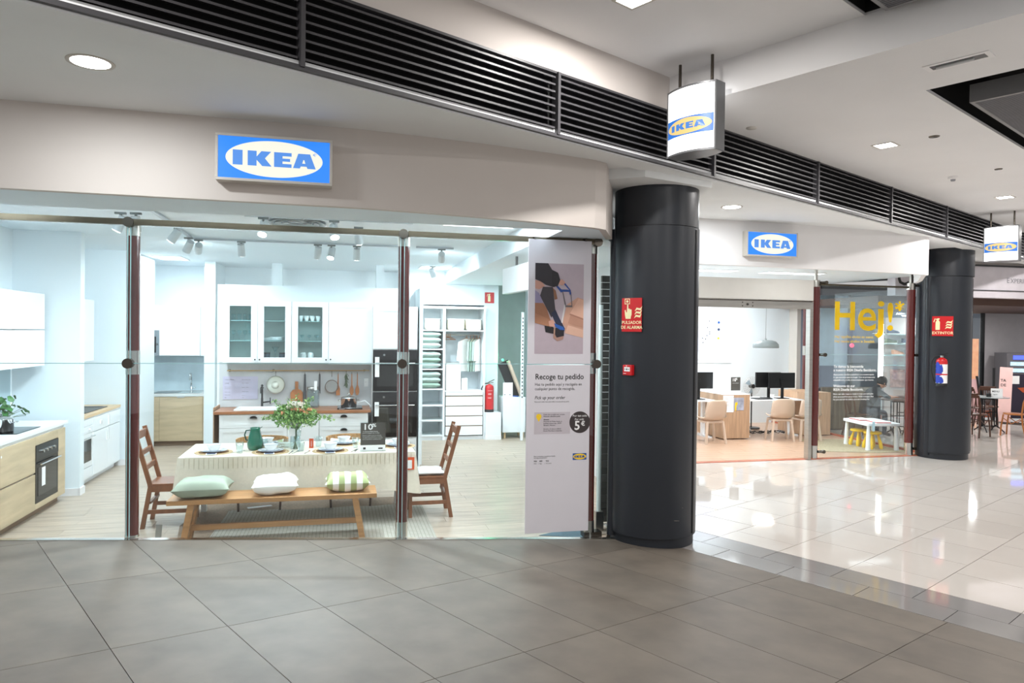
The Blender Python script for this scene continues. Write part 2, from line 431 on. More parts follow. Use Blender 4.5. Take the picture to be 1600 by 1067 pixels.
while y < 9.1:
    x = 5.6+random.random()*-1.2
    while x < 11.7:
        rest.box(max(5.6, x), y, -.001, min(x+1.376, 11.74), y+.190, .003); x += 1.38
    y += .193
o = rest.obj('planks', 'plankk', floor_off); o['kind'] = 'stuff'
struct('trim_1', B(5.6, 3.70, -.1, 11.6, 3.79, .008), 'orange')
# metal threshold strip along the showroom glass, following the slope
mb = MB()
z0 = ramp_z(*fpos('S', -2.3, -.03).xy); z1 = ramp_z(*fpos('S', 4.5, -.03).xy)
def tz(a): return z0+(z1-z0)*(a+2.3)/6.8
vs = []
for a in (-2.3, 4.5):
    for b_, dz in ((-.048, .006), (.012, .006), (.012, -.5), (-.048, -.5)): vs.append((a, b_, tz(a)+dz))
mb._add(vs, [(0, 1, 5, 4), (1, 2, 6, 5), (3, 0, 4, 7), (0, 3, 2, 1), (4, 5, 6, 7)])
struct('trim_2', mb, 'steel')

# ================================================================== CEILINGS
mb = MB()
def rects(mb, x0, x1, y0, y1, hx0, hx1, hy0, hy1, z, t=.12):
    mb.box(x0, y0, z, hx0, y1, z+t); mb.box(hx1, y0, z, x1, y1, z+t)
    mb.box(hx0, y0, z, hx1, hy0, z+t); mb.box(hx0, hy1, z, hx1, y1, z+t)
rects(mb, -9, -.48, -9, -.09, -3.6, -.49, -3.3, -1.75, 4.25, .025)
struct('ceiling', mb, 'ceil', 'G')
mb = MB(); rects(mb, -.48, 16, -9, -.09, .55, 5.2, -3.3, -1.78, 3.96, .025)
mb.box(-.50, -9, 3.96, -.48, -.09, 4.25)
struct('ceiling', mb, 'ceil', 'G')
mb = MB()   # black void above the two openings
for x0, x1, z in ((-3.6, -.5, 4.25), (.55, 5.2, 3.96)):
    mb.box(x0-.01, -3.31, z+.5, x1+.01, -1.73, z+.52); mb.box(x0-.02, -3.32, z+.02, x0, -1.74, z+.5); mb.box(x1, -3.32, z+.02, x1+.02, -1.74, z+.5)
    mb.box(x0, -3.33, z+.02, x1, -3.31, z+.5); mb.box(x0, -1.75, z+.02, x1, -1.73, z+.5)
struct('trim_3', mb, 'black', 'G')
# wall strip above the grille where the ceiling is higher
struct('wall_upper', B(-9, -.075, 3.965, -.47, .05, 4.3), 'beige', 'G')
# soffit over the shop fronts (shop side of the grille)
mb = MB(); mb.box(-9, .10, 3.49, 14, 7, 3.6); struct('ceiling', mb, 'soffit', 'G')
mb = MB(); mb.box(-9, -.085, 3.46, 14, .13, 3.53); struct('trim_4', mb, 'soffit', 'G')
# fascia of showroom: gently bending wall
def ribbon(path, z0, z1, t=.06):
    mb = MB(); n = len(path); F_ = []; Bk = []
    for i, p in enumerate(path):
        a = Vector(path[max(i-1, 0)]); b_ = Vector(path[min(i+1, n-1)]); d = (b_-a).normalized(); nn = Vector((-d.y, d.x))
        F_.append(p); Bk.append((p[0]+nn.x*t, p[1]+nn.y*t))
    poly = F_+Bk[::-1]
    vs = [(x, y, z0) for x, y in poly]+[(x, y, z1) for x, y in poly]; m_ = len(poly)
    fs = [(i, (i+1) % m_, m_+(i+1) % m_, m_+i) for i in range(m_)]
    for i in range(n-1):
        fs.append((i, m_-1-i, m_-2-i, i+1)); fs.append((m_+i, m_+i+1, 2*m_-2-i, 2*m_-1-i))
    mb._add(vs, fs); return mb
fas1 = [(-5, -1.22), (-.48, -1.195), (.5, -1.165), (1.1, -1.15), (1.8, -1.13), (2.3, -1.06), (2.75, -.985), (3.3, -.86), (3.80, -.72), (3.93, -.64), (4.22, -.05)]
struct('wall_front', ribbon(fas1, 2.913, 3.5), 'beige')
fas2 = [(5.2, 1.75), (6.1, 1.79), (7.0, 1.83), (7.63, 1.88), (8.8, 1.98), (9.83, 2.12), (9.95, 2.17), (10.05, 2.33), (10.70, 3.08), (11.0, 3.5)]
struct('wall_front', ribbon(fas2, 2.913, 3.5), 'paint')
# low soffit between fascia and glass, then the higher showroom ceiling with its step
mb = MB(); mb.prismz([(-5, -1.2), (1.8, -1.12), (2.75, -.97), (3.80, -.70), (3.93, -.62), (4.2, -.05), (4.2, 0), (3.59, 0), (3.59, -.47), (-5, -.47)], 2.915, 3.2)
mb.prismz([(3.59, 0), (4.2, 0), (5.6, 2.6), (5.6, 6.9), (3.59, 6.9)], 2.915, 3.2); struct('ceiling', mb, 'shopc')
mb = MB(); mb.box(-5, -.47, 3.15, 3.6, 9.2, 3.25); mb.box(3.6, 6.9, 3.15, 5.6, 9.2, 3.25); struct('ceiling', mb, 'shopc')
mb = MB(); mb.prismz([(5.2, 1.80), (7.63, 1.93), (9.83, 2.2), (9.95, 2.25), (10.68, 3.15), (10.98, 3.65), (11.75, 3.65), (11.75, 9.2), (5.6, 9.2), (5.2, 3)], 3.12, 3.2); struct('ceiling', mb, 'shopc')
# small drop at the pillar head
struct('trim_5', B(4.15, -.55, 3.38, 5.2, .5, 3.50).__class__().prismz([(4.0, -.42), (4.3, -.62), (5.1, -.35), (5.2, .5), (4.2, .5)], 3.40, 3.49), 'soffit')

# ================================================================== SHOWROOM WALLS
H = 3.16
struct('wall_left', B(-2.2, -.5, 0, -2.05, 9.2, H), 'shopw')
struct('wall_partition', B(-2.05, 3.0, 0, -1.33, 3.14, H), 'shopw')
struct('wall_alcove', B(-2.05, 5.02, 0, -1.28, 6.3, H), 'shopw')
struct('wall_pier', B(-.53, 6.38, 0, -.36, 7.5, H), 'shopw')
struct('wall_back', B(-2.05, 7.42, 0, 3.0, 7.56, H), 'shopw')
struct('wall_kitchen', B(.0, 4.30, 0, 2.79, 4.42, 2.65), 'shopw')
struct('wall_column', B(.55, 6.3, 2.2, .72, 6.5, H), 'shopw')
struct('wall_column', B(2.28, 6.0, 2.2, 2.42, 6.2, H), 'shopw')
struct('wall_wardrobe', B(2.95, 7.32, 0, 4.36, 7.45, H).box(4.36, 6.95, 0, 4.64, 7.45, H).box(2.9, 6.9, 2.53, 4.36, 7.32, H), 'shopw')
struct('wall_far', B(4.64, 8.6, 0, 5.75, 8.75, H), mat('grey_green_wall', '#b9c6c4', .6))
struct('wall_right', B(5.6, 2.7, 0, 5.75, 8.7, H), 'shopw')
for n_, bx in enumerate([(-1.34, 2.985, 0, -1.318, 3.15, .09), (-2.05, 2.985, 0, -1.33, 3.0, .09), (-2.05, 5.0, 0, -1.27, 5.02, .09), (4.36, 6.935, 0, 4.655, 6.95, .09)]):
    struct('baseboard_%s' % ['end', 'partition', 'alcove', 'wardrobe'][n_], B(*bx), 'paint')
# office walls
struct('wall_back', B(6.4, 8.3, 0, 12.2, 8.45, H), 'shopw')
struct('wall_side', B(6.3, 3.72, 0, 6.42, 8.4, H), 'shopw')
mb = MB(); mb.box(11.9, 8.0, 0, 12.0, 8.3, H); struct('trim_6', mb, 'kgrey')
struct('wall_between', B(5.2, 1.9, 0, 5.7, 3.6, 2.92), 'paint')

# ================================================================== GLASS FRONT
def pane(n, a0, a1, b, ztop, joint, zb0=None, zb1=None):
    o = bpy.data.objects.new('window_%d' % n, None); col.objects.link(o); put(o, 'S', 0, b); o['kind'] = 'structure'
    zb0 = tz(a0)+.012 if zb0 is None else zb0; zb1 = tz(a1)+.012 if zb1 is None else zb1
    for lo0, lo1, hi in ((zb0, zb1, joint-.003), (joint+.003, joint+.003, ztop)):
        m_ = MB(); m_.prism([(a0, lo0), (a1, lo1), (a1, hi), (a0, hi)], -.006, .006); m_.obj('pane', 'glass', o)
    m_ = B(a0, -.004, joint-.003, a1, .004, joint+.003); m_.obj('joint_strip', 'edge', o)
    return o
pane(1, -2.28, -.030, 0, 2.86, 1.715); pane(2, -.012, 2.215, 0, 2.86, 1.715); pane(3, 2.245, 4.07, 0, 2.86, 1.715)
for k, a in enumerate((-.032, -.010, 2.213, 2.247)):
    B(-.003, -.007, 0, .003, .007, 2.86-tz(a)-.012).obj('glass_edge', 'edge', [o for o in col.objects if o.name == 'window_%d' % (1 if k == 0 else 2 if k < 3 else 3)][0]).location = (a, 0, tz(a)+.012)
def rail(a0, a1, b, z0, z1, name='top_rail', label='bronze rail', m='bronze', t=.03):
    return MB().box(a0, -t, z0, a1, t, z1)
o = rail(-2.28, -.06, 0, 2.862, 2.912).obj('top_rail', 'bronze'); single(o, 'bronze top rail over the glass in front of the left-hand kitchen', 'rail', 'S', 0, 0, 0, 0, 'top rails of the showroom glass')
o = rail(-.02, 2.20, 0, 2.862, 2.912).obj('top_rail', 'bronze'); single(o, 'bronze top rail over the glass in front of the dining table', 'rail', 'S', 0, 0, 0, 0, 'top rails of the showroom glass')
o = rail(2.28, 4.06, 0, 2.862, 2.912).obj('top_rail', 'bronze'); single(o, 'bronze top rail over the glass above the hanging poster boards', 'rail', 'S', 0, 0, 0, 0, 'top rails of the showroom glass')

def glass_post(label, a, b, z0, sleeve, knob_a=-.03, foot='ring', m='burg'):
    t = thing('glass_post', label, 'post', 'S', a, b, z0, 0, 'burgundy posts that hold the shop glass')
    h = 2.83-z0
    MB().cyl((0, .075, 0), (0, .075, sleeve), .056, n=24).obj('base_sleeve', 'steel', t)
    MB().cyl((0, .075, sleeve), (0, .075, h-.05), .052, n=28).obj('tube', m, t)
    MB().cyl((0, .075, h-.05), (0, .075, h+.085), .055, n=24).obj('top_sleeve', 'alu', t)
    MB().cyl((0, .075, 1.62-z0), (0, .075, 1.82-z0), .055, n=24).obj('middle_sleeve', 'steel', t)
    k = MB().cyl((knob_a, -.035, 1.715-z0), (knob_a, .03, 1.715-z0), .042, n=24).obj('clamp_disc', 'dsteel', t, bev=.004)
    k = MB().cyl((knob_a, -.04, 2.885-z0), (knob_a, .03, 2.885-z0), .042, n=24).obj('clamp_disc', 'dsteel', t, bev=.004)
    return t
glass_post('burgundy round post on the left, between near kitchen and dining glass', -.008, 0, tz(0), .02, -.015)
glass_post('burgundy round post before the right end of the dining table', 2.25, 0, tz(2.25), .14, -.015)
t = glass_post('burgundy post at the right edge of the hanging poster, beside the big pillar', 4.06, 0, tz(4.06), .16, .03)
MB().box(-.06, .02, 0, .12, .13, .05).obj('floor_hinge', 'dsteel', t)
# glass between last post and pillar
o = bpy.data.objects.new('window_4', None); col.objects.link(o); put(o, 'S', 0, 0); o['kind'] = 'structure'
MB().prismz([(4.12, .03), (4.29, .09), (4.29, .1), (4.12, .042)], .04, 2.86).obj('pane', 'glass', o)
# slatted display wall seen in that gap
t = thing('slatted_panel', 'tall grey slatted panel behind the gap beside the big pillar', 'panel', 'S', 4.35, .55, 0)
for k in range(36):
    B(0, 0, .03+.072*k, .6, .04, .03+.072*k+.066).obj('slat', mat('slat_grey', '#4d4b47', .6, rand=.2), t)
o = MB().cyl((0, 0, .2), (0, 0, 2.3), .022, n=16).obj('light_tube', mat('white_tube', '#dfe9e6', .4)); single(o, 'slim white vertical tube standing behind the gap by the big pillar', 'tube', 'S', 4.27, .36, .0)
MB().box(-.04, -.04, -0.0, .04, .04, .2).obj('foot', 'alu', o)

# office front: header, roller rail, jambs, posts
o = B(0, -.04, 0, 2.75, .10, .335).obj('header_panel', 'kgrey', None, bev=.004); single(o, 'plain warm white header panel over the office opening', 'panel', 'S', 6.40, 3.7, 2.585)
t = thing('shutter_rail', 'brushed metal shutter rail beneath the warm white header', 'rail', 'S', 6.40, 3.7, 2.45)
B(0, -.05, .0, 2.69, .05, .115).obj('channel', 'alu', t, bev=.003); B(0, -.055, .113, 2.72, .06, .127).obj('lip', 'dsteel', t)
for sx in (-.09, .09):
    for sz in (.03, .085): MB().cyl((1.55+sx, -.056, sz), (1.55+sx, -.049, sz), .009, n=10).obj('bolt_head', 'dsteel', t)
MB().cyl((1.55, -.06, .057), (1.55, -.049, .057), .018, n=12).obj('lock_cylinder', 'dsteel', t)
o = B(-.03, -.05, 0, .03, .06, 2.575).obj('door_jamb', 'alu', None, bev=.003); single(o, 'grey metal jamb at the right side of the office opening', 'jamb', 'S', 9.115, 3.7, .003)
def post2(label, a):
    t = thing('glass_post', label, 'post', 'S', a, 3.78, 0, 0, 'burgundy posts that hold the shop glass')
    MB().cyl((0, 0, 0.003), (0, 0, .22), .068, n=24).obj('base_sleeve', 'steel', t)
    MB().cyl((0, 0, .22), (0, 0, 2.82), .070, n=28).obj('tube', 'burg', t)
    MB().cyl((0, 0, 2.82), (0, 0, 2.93), .066, n=24).obj('top_sleeve', 'alu', t)
    MB().cyl((0, 0, 1.62), (0, 0, 1.82), .066, n=24).obj('middle_sleeve', 'steel', t)
    for z in (.12, 1.71, 2.89):
        MB().cyl((.05, -.05, z), (.14, -.075, z), .022, n=12).cyl((.14, -.09, z), (.14, -.05, z), .03, n=14).obj('glass_clamp', 'dsteel', t)
    B(-.02, -.02, 2.93, .02, .02, 3.1).obj('hanger', 'alu', t)
post2('burgundy post right of the office opening, left of the yellow lettering', 9.275)
post2('burgundy post right of the yellow lettering, beside the far pillar', 11.13)
pane(5, 9.33, 10.97, 3.7, 2.84, 1.715, .015, .015)
o = B(9.3, -.02, 2.84, 11.0, .02, 2.87).obj('top_rail', 'bronze'); single(o, 'dark rail over the glass with the yellow lettering', 'rail', 'S', 0, 3.7, 0)
# ================================================================== PILLARS
def arc(r, a0, a1, n, cx=0, cy=0): return [(cx+r*math.cos(a0+(a1-a0)*i/n), cy+r*math.sin(a0+(a1-a0)*i/n)) for i in range(n+1)]
def pillar(label, wx, wy, r, rn, nx, seam, flange, ny=0.0):
    t = thing('round_pillar', label, 'pillar', 'W', wx, wy, 0, 0)
    MB().cyl((0, 0, -.06), (0, 0, .095), r-.022, n=64).obj('plinth', 'charc', t)
    # cladding shaft with a groove at the service door seam
    p = []
    n = 96
    for i in range(n):
        a = 2*math.pi*i/n; p.append((r*math.cos(a), r*math.sin(a)))
    m_ = MB(); vs = []; fs = []
    for z in (.10, 3.02):
        for x, y in p: vs.append((x, y, z))
    m_._add(vs, [(i, (i+1) % n, n+(i+1) % n, n+i) for i in range(n)], True); m_._add(vs[:n], [tuple(range(n-1, -1, -1))]); m_._add(vs[n:], [tuple(range(n))])
    m_.obj('shaft', 'charc', t)
    m_ = MB(); d = Vector((math.cos(seam), math.sin(seam), 0))
    for off in (0, .035):
        a = seam+off; e = Vector((math.cos(a), math.sin(a), 0))*(r+.001)
        m_.cyl((e.x, e.y, .12), (e.x, e.y, 3.0), .006, n=6)
    m_.obj('door_seam', 'blk', t)
    q = Vector((math.cos(flange), math.sin(flange), 0))
    m_ = MB(); c = q*(r-.02); m_.cyl((c.x, c.y, .05), (c.x, c.y, 3.02), .05, n=20); m_.obj('corner_strip', 'charc', t)
    MB().cyl((nx, ny, 3.028), (nx, ny, 3.478), rn, n=72).obj('neck', 'charc', t)
    MB().cyl((nx, ny, 3.476), (nx, ny, 3.50), rn+.004, n=72).obj('top_collar', 'blk', t)
    MB().cyl((0, 0, 3.016), (0, 0, 3.03), rn-.012, n=64).obj('shadow_gap', 'blk', t)
    return t
pn = pillar('big charcoal round pillar in the middle, carrying the alarm sign', 1.395, 7.085, .424, .405, .012, R(-38), R(190))
pf = pillar('far charcoal round pillar, with a fire extinguisher hung on it', 7.30, 12.18, .412, .380, .045, R(-28), R(205), -.03)
m_ = MB().sph((.215, -.358, .385), .010, sc=(1, .5, 1)); m_.obj('latch', 'steel', pn)
m_ = MB().box(.12, -.402, .27, .18, -.3945, .274); m_.obj('scratch', 'steel', pn)

# ================================================================== LOUVRE GRILLE
t = thing('ventilation_grille', 'long dark louvred grille running under the ceiling past all the shops', 'grille', 'G', 0, 0, 0)
divs = [-9.95, -7.93, -5.92, -3.90, -1.88, .155, 2.18, 4.17, 6.16, 8.16, 10.15, 12.15, 14.0]
B(-9.9, -.02, 3.53, 14, -.01, 3.96).obj('dark_recess', 'black', t)
B(-9.9, -.105, 3.487, 14, -.03, 3.502).obj('bottom_rail', 'louv', t)
B(-9.9, -.115, 3.472, 14, -.03, 3.484).obj('lower_lip', 'louv', t)
B(-9.9, -.10, 3.945, 14, -.03, 3.962).obj('top_rail', 'louv', t)
sl = {}
for i in range(len(divs)-1):
    x0, x1 = divs[i]+.013, divs[i+1]-.013
    B(divs[i]-.0, -.118, 3.49, divs[i]+.026, -.05, 3.955).obj('divider', 'louv', t)
    if x1 < -6.2: continue
    for k in range(8):
        z = 3.533+k*.0535
        mb = MB(); mb.prism([(0, z), (1, z), (1, z+.013), (0, z+.013)], 0, 1)
        # profile: thin blade tilted down to the front
        v = [(x0, -.10, z), (x0, -.035, z+.022), (x0, -.035, z+.028), (x0, -.10, z+.014), (x1, -.10, z), (x1, -.035, z+.022), (x1, -.035, z+.028), (x1, -.10, z+.014)]
        mb = MB()._add(v, [(0, 3, 2, 1), (4, 5, 6, 7), (0, 1, 5, 4), (1, 2, 6, 5), (2, 3, 7, 6), (3, 0, 4, 7)])
        mb.obj('slat', 'louv', t)

# ================================================================== SIGN GRAPHICS
def ell(cx, cz, rx, rz, n=48): return [(cx+rx*math.cos(2*math.pi*i/n), cz+rz*math.sin(2*math.pi*i/n)) for i in range(n)]
LET = [  # block letters in units of letter height 1, total width 5.72
    [[(0, 0), (.66, 0), (.66, 1), (0, 1)]],
    [[(1.0, 0), (1.6, 0), (1.6, .40), (1.98, 0), (2.62, 0), (2.16, .53), (2.58, 1), (1.92, 1), (1.6, .62), (1.6, 1), (1.0, 1)]],
    [[(2.78, 0), (3.98, 0), (3.98, .24), (3.36, .24), (3.36, .40), (3.88, .40), (3.88, .60), (3.36, .60), (3.36, .76), (3.98, .76), (3.98, 1), (2.78, 1)]],
    [[(4.08, 0), (4.55, 0), (4.62, .14), (5.02, .14), (5.08, 0), (5.66, 0), (5.26, 1), (4.44, 1)], [(4.72, .34), (4.93, .34), (4.86, .58), (4.79, .58)]],
]
def tri_poly(mb, poly, y0, y1):
    # concave-safe prism using mathutils tessellation
    from mathutils.geometry import tessellate_polygon
    pts = [Vector((x, z, 0)) for x, z in poly]
    tr = tessellate_polygon([pts]); n = len(poly)
    vs = [(x, y0, z) for x, z in poly]+[(x, y1, z) for x, z in poly]
    a = sum(poly[i][0]*poly[(i+1) % n][1]-poly[(i+1) % n][0]*poly[i][1] for i in range(n))
    fs = [tuple(f) for f in tr]+[(i, n+i, n+(i+1) % n, (i+1) % n) for i in range(n)]
    mb._add(vs, fs)
def logo(parent, cx, cz, w, h, y, mblue, mcream, mlet, bend=None, rim=True, reg=False):
    """blue field with oval and four block letters, facing -y; bend(x) adds a y offset on curved faces"""
    bend = bend or (lambda x: 0)
    def fin(mb, nm, m_):
        mb.v = [(x, y_+bend(x), z) for x, y_, z in mb.v]; return mb.obj(nm, m_, parent)
    def strip(pts_top, pts_bot, dy):
        mb = MB(); n = len(pts_top)
        vs = [(x, y-dy, z) for x, z in pts_top]+[(x, y-dy, z) for x, z in pts_bot]
        mb._add(vs, [(i, n+i, n+i+1, i+1) for i in range(n-1)]); return mb
    xs_ = [cx-w/2+w*i/24 for i in range(25)]
    fin(strip([(x, cz+h/2) for x in xs_], [(x, cz-h/2) for x in xs_], .001), 'blue_field', mblue)
    rx = w*.475 if rim else w*.435; rz = h*.44
    xs_ = [cx-rx*math.cos(math.pi*i/40) for i in range(41)]
    f_ = lambda x: rz*math.sqrt(max(0, 1-((x-cx)/rx)**2))
    fin(strip([(x, cz+f_(x)) for x in xs_], [(x, cz-f_(x)) for x in xs_], .0022), 'oval', mcream)
    lh = h*.36; sc = (w*.745 if not rim else w*.74)/5.66; x0 = cx-5.66*sc/2
    for L_ in LET:
        mb = MB(); P = [(x0+px*sc, cz-lh/2+pz*lh) for px, pz in L_[0]]
        tri_poly(mb, P, y-.0042, y-.0034); fin(mb, 'letter', mlet)
        if len(L_) > 1:
            mb = MB(); P = [(x0+px*sc, cz-lh/2+pz*lh) for px, pz in L_[1]]
            tri_poly(mb, P, y-.0054, y-.0046); fin(mb, 'letter_hole', mcream)
    if reg:
        mb = MB(); mb.text('\u00ae', h*.14, cx+w*.345, cz+h*.12, y-.0045, res=1); mb.obj('trade_mark', mlet, parent)
def wall_sign(label, a, b, rz, w, h, z, d):
    t = thing('wall_sign', label, 'sign', 'S', a, b, z, rz, 'blue and cream lightboxes on the fascias')
    f = .016
    mb = MB(); mb.box(-w/2, -d+.004, 0, w/2, 0, h)
    mb.obj('housing', 'sframe', t)
    mb = MB(); y0, y1 = -d-.006, -d+.006
    mb.box(-w/2-.003, y0, -.003, w/2+.003, y1, f); mb.box(-w/2-.003, y0, h-f, w/2+.003, y1, h+.003)
    mb.box(-w/2-.003, y0, f, -w/2+f, y1, h-f); mb.box(w/2-f, y0, f, w/2+.003, y1, h-f); mb.obj('frame', 'sframe', t, bev=.002)
    logo(t, 0, h/2, w-2*f, h-2*f, -d, 'sblue', 'scream', 'sblue2', rim=False, reg=True)
    return t
wall_sign('large backlit blue wall sign on the beige fascia above the showroom', 1.232, -1.14, .01, .775, .318, 3.038, .12)
wall_sign('smaller backlit blue wall sign on the white fascia above the office', 7.12, 1.86, .045, .76, .322, 3.035, .12)

def hanging_sign(label, x, y, zb, rodtop, dw=.46, hh=.545):
    t = thing('hanging_sign', label, 'sign', 'G', x, y, zb, R(-90), 'lens-shaped lightboxes hanging beside the grille')
    # local x runs along -A in the mall grid, faces look along local -y
    hw = dw/2; bow = .062; n = 20; ed = .058
    def bend(xx): return -bow*(1-(xx/hw)**2)
    body = [(-hw+2*hw*i/n, bend(-hw+2*hw*i/n)+.004-ed) for i in range(n+1)]+[(hw-2*hw*i/n, -bend(hw-2*hw*i/n)-.004+ed) for i in range(n+1)]
    MB().prismz(body, .012, hh-.012).obj('body', 'fgrey', t)
    for z0, z1, nm in ((0, .014, 'bottom_cover'), (hh-.014, hh, 'top_cover')):
        MB().prismz([(x_*1.02, y_*1.06) for x_, y_ in body], z0, z1).obj(nm, 'fgrey', t)
    for s in (-1, 1): MB().box(s*hw-.006 if s < 0 else s*hw-.004, -ed-.004, 0, s*hw+.006, ed+.004, hh).obj('side_frame', 'fgrey', t)
    for s in (-1, 1):
        mb = MB(); xs_ = [-hw+.008+(2*hw-.016)*i/24 for i in range(25)]
        yy = lambda xx: s*(-(bend(xx))+ed+.001) 
        vs = [(x_, yy(x_), .016) for x_ in xs_]+[(x_, yy(x_), hh-.016) for x_ in xs_]
        fs = [(i, i+1, 26+i, 25+i) for i in range(24)]
        if s > 0: fs = [f_[::-1] for f_ in fs]
        mb._add(vs, fs, True); mb.obj('lit_face', 'sface', t)
    logo(t, 0, hh*.40, dw-.022, hh*.265, -ed-.002, 'hblue', 'hyel', 'hlet', bend=bend)
    for xr in (-.155, .155): MB().cyl((xr, 0, hh), (xr, 0, rodtop-zb), .0125, n=12).obj('rod', 'dsteel', t)
    return t
hanging_sign('near hanging lightbox, bright white with a blue and yellow oval, above the big pillar', -.67, -.48, 3.475, 4.25)
hanging_sign('far hanging lightbox at the right edge of the picture, above the far pillar', 7.33, -.50, 3.19, 3.96)

# ================================================================== CEILING FITTINGS
def square_light(label, x, y, z, p=P_SQUARE, grp='square recessed ceiling lights'):
    t = thing('square_downlight', label, 'ceiling light', 'G', x, y, z, 0, grp)
    mb = MB()
    for a in ((-.105, -.105, .105, -.085), (-.105, .085, .105, .105), (-.105, -.085, -.085, .085), (.085, -.085, .105, .085)): mb.box(a[0], a[1], -.006, a[2], a[3], .002)
    mb.obj('frame', 'sframe', t); B(-.085, -.085, -.003, .085, .085, .001).obj('diffuser', 'led', t)
    lamp('light', 'AREA', p, t, (0, 0, -.02), .17, .17, (1, .97, .94))
square_light('square ceiling light at the top edge, above the grille', -1.87, -.82, 4.25)
square_light('square ceiling light right of the near hanging lightbox', 2.02, -.89, 3.96)
square_light('square ceiling light near the right edge, above the far pillar', 6.0, -.88, 3.96)
for k, (x, y) in enumerate([(-5.9, -.85), (9.9, -.88), (-5.9, -4.6), (-1.9, -4.6), (2.0, -4.6), (6.0, -4.6), (-5.9, -7.6), (-1.9, -7.6), (2.0, -7.6)]):
    square_light('square ceiling light outside the picture', x, y, 4.25 if x < -.5 else 3.96, P_SQUARE, 'square ceiling lights outside the view')
def round_light(label, x, y, p=P_ROUND):
    t = thing('round_downlight', label, 'ceiling light', 'G', x, y, 3.49, 0, 'round soffit downlights')
    MB().lathe([(.098, -.003), (.122, -.005), (.124, .001), (.1, .001)], 32).obj('trim_ring', 'sframe', t)
    MB().cyl((0, 0, -.004), (0, 0, .001), .1, n=32).obj('diffuser', 'led', t)
    lamp('light', 'AREA', p, t, (0, 0, -.02), .19, None, (.93, .98, 1))
round_light('round downlight in the soffit, upper left', -4.80, .63)
round_light('small round downlight in the soffit right of the big pillar', 1.70, .67)
t = thing('emergency_light', 'rectangular emergency light with pale frame, upper right ceiling', 'emergency light', 'G', .065, -2.16, 3.96)
mb = MB()
for a in ((-.075, -.21, .075, -.175), (-.075, .175, .075, .21), (-.075, -.175, -.045, .175), (.045, -.175, .075, .175)): mb.box(a[0], a[1], -.006, a[2], a[3], .001)
mb.obj('frame', 'paint', t); B(-.045, -.175, -.004, .045, .175, .001).obj('cover', mat('frosted_cover', '#6f7070', .2), t)
MB().cyl((0, -.1, -.012), (0, .14, -.012), .012, n=10).obj('lamp_tube', mat('frosted_tube', '#cfd0d0', .3), t)
t = thing('smoke_detector', 'small white smoke detector on the right ceiling', 'detector', 'S', 8.889, .70, 3.96)
MB().lathe([(.055, 0), (.052, -.025), (.03, -.034), (.0, -.034)], 20).obj('base', 'paint', t); MB().lathe([(.028, -.034), (.024, -.055), (0, -.056)], 16).obj('sensor', 'inkg', t)
t = thing('ceiling_speaker', 'small dark round fitting in the ceiling left of the recess', 'fitting', 'S', 7.281, -.69, 3.96)
MB().lathe([(.05, 0), (.045, -.006), (0, -.006)], 20).obj('grille', 'dsteel', t)
t = thing('ceiling_sprinkler', 'tiny pale round fitting in the ceiling under the recess at right', 'fitting', 'S', 9.05, .23, 3.96)
MB().lathe([(.042, 0), (.038, -.008), (0, -.008)], 20).obj('cover', 'dsteel', t)
o = MB().lathe([(.05, 0), (.046, -.01), (0, -.012)], 18).obj('ceiling_fitting', 'sframe'); single(o, 'small round fitting in the ceiling just right of the near hanging lightbox', 'fitting', 'G', .48, -.30, 3.96)
# perforated panels hanging in the recesses
def recess_panel(label, x0, x1, y0, y1, z0, z1):
    t = thing('recess_panel', label, 'ceiling panel', 'G', x0, y1, z0)
    w = x1-x0; d = y1-y0
    mb = MB(); mb.box(0, -d, 0, .03, 0, z1-z0); mb.box(w-.03, -d, 0, w, 0, z1-z0); mb.box(.03, -.03, 0, w-.03, 0, z1-z0); mb.box(.03, -d, 0, w-.03, -d+.03, z1-z0)
    mb.obj('frame', mat('panel_grey', '#8b8a8a', .45, .3), t, bev=.002)
    m_ = mat('perforated_metal', '#77767a', .5, .2)
    B(.03, -d+.03, .012, w-.03, -.03, .03).obj('backing', 'dsteel', t)
    st = MB(); k = 0; x = .04
    while x < w-.04:
        st.box(x, -d+.03, .003, x+.014, -.03, .012); x += .026
    o = st.obj('fine_ribs', m_, t); o['kind'] = 'stuff'
    for px in (.3, w-.3): MB().cyl((px, -.4, z1-z0), (px, -.4, z1-z0+.5), .008, n=8).obj('hanger', 'dsteel', t)
    return t
recess_panel('grey ribbed ceiling panel hanging in the large recess at right', .93, 4.9, -3.2, -1.97, 3.90, 4.045)
recess_panel('grey ribbed ceiling panel in the recess at the top edge', -3.5, -.60, -3.2, -1.93, 4.19, 4.335)

# ================================================================== POSTER BOARDS
def poly_part(name, m_, pts, w, h, y, parent, x0=0, z1=0):
    mb = MB(); P = [(x0+u_*w, z1-v_*h) for u_, v_ in pts]; tri_poly(mb, P, y-.0004, y); return mb.obj(name, m_, parent)
BW = .621
t = thing('poster_board', 'upper hanging board with a photo of a person packing boxes on a hand truck', 'poster', 'S', 3.392, -.05, 1.718, 0)
B(0, -.005, 0, BW, .005, 1.168).obj('board', 'pboard', t, bev=.001)
B(.05, -.02, 1.165, .07, .04, 1.19).box(.55, -.02, 1.165, .57, .04, 1.19).obj('hook', 'dsteel', t)
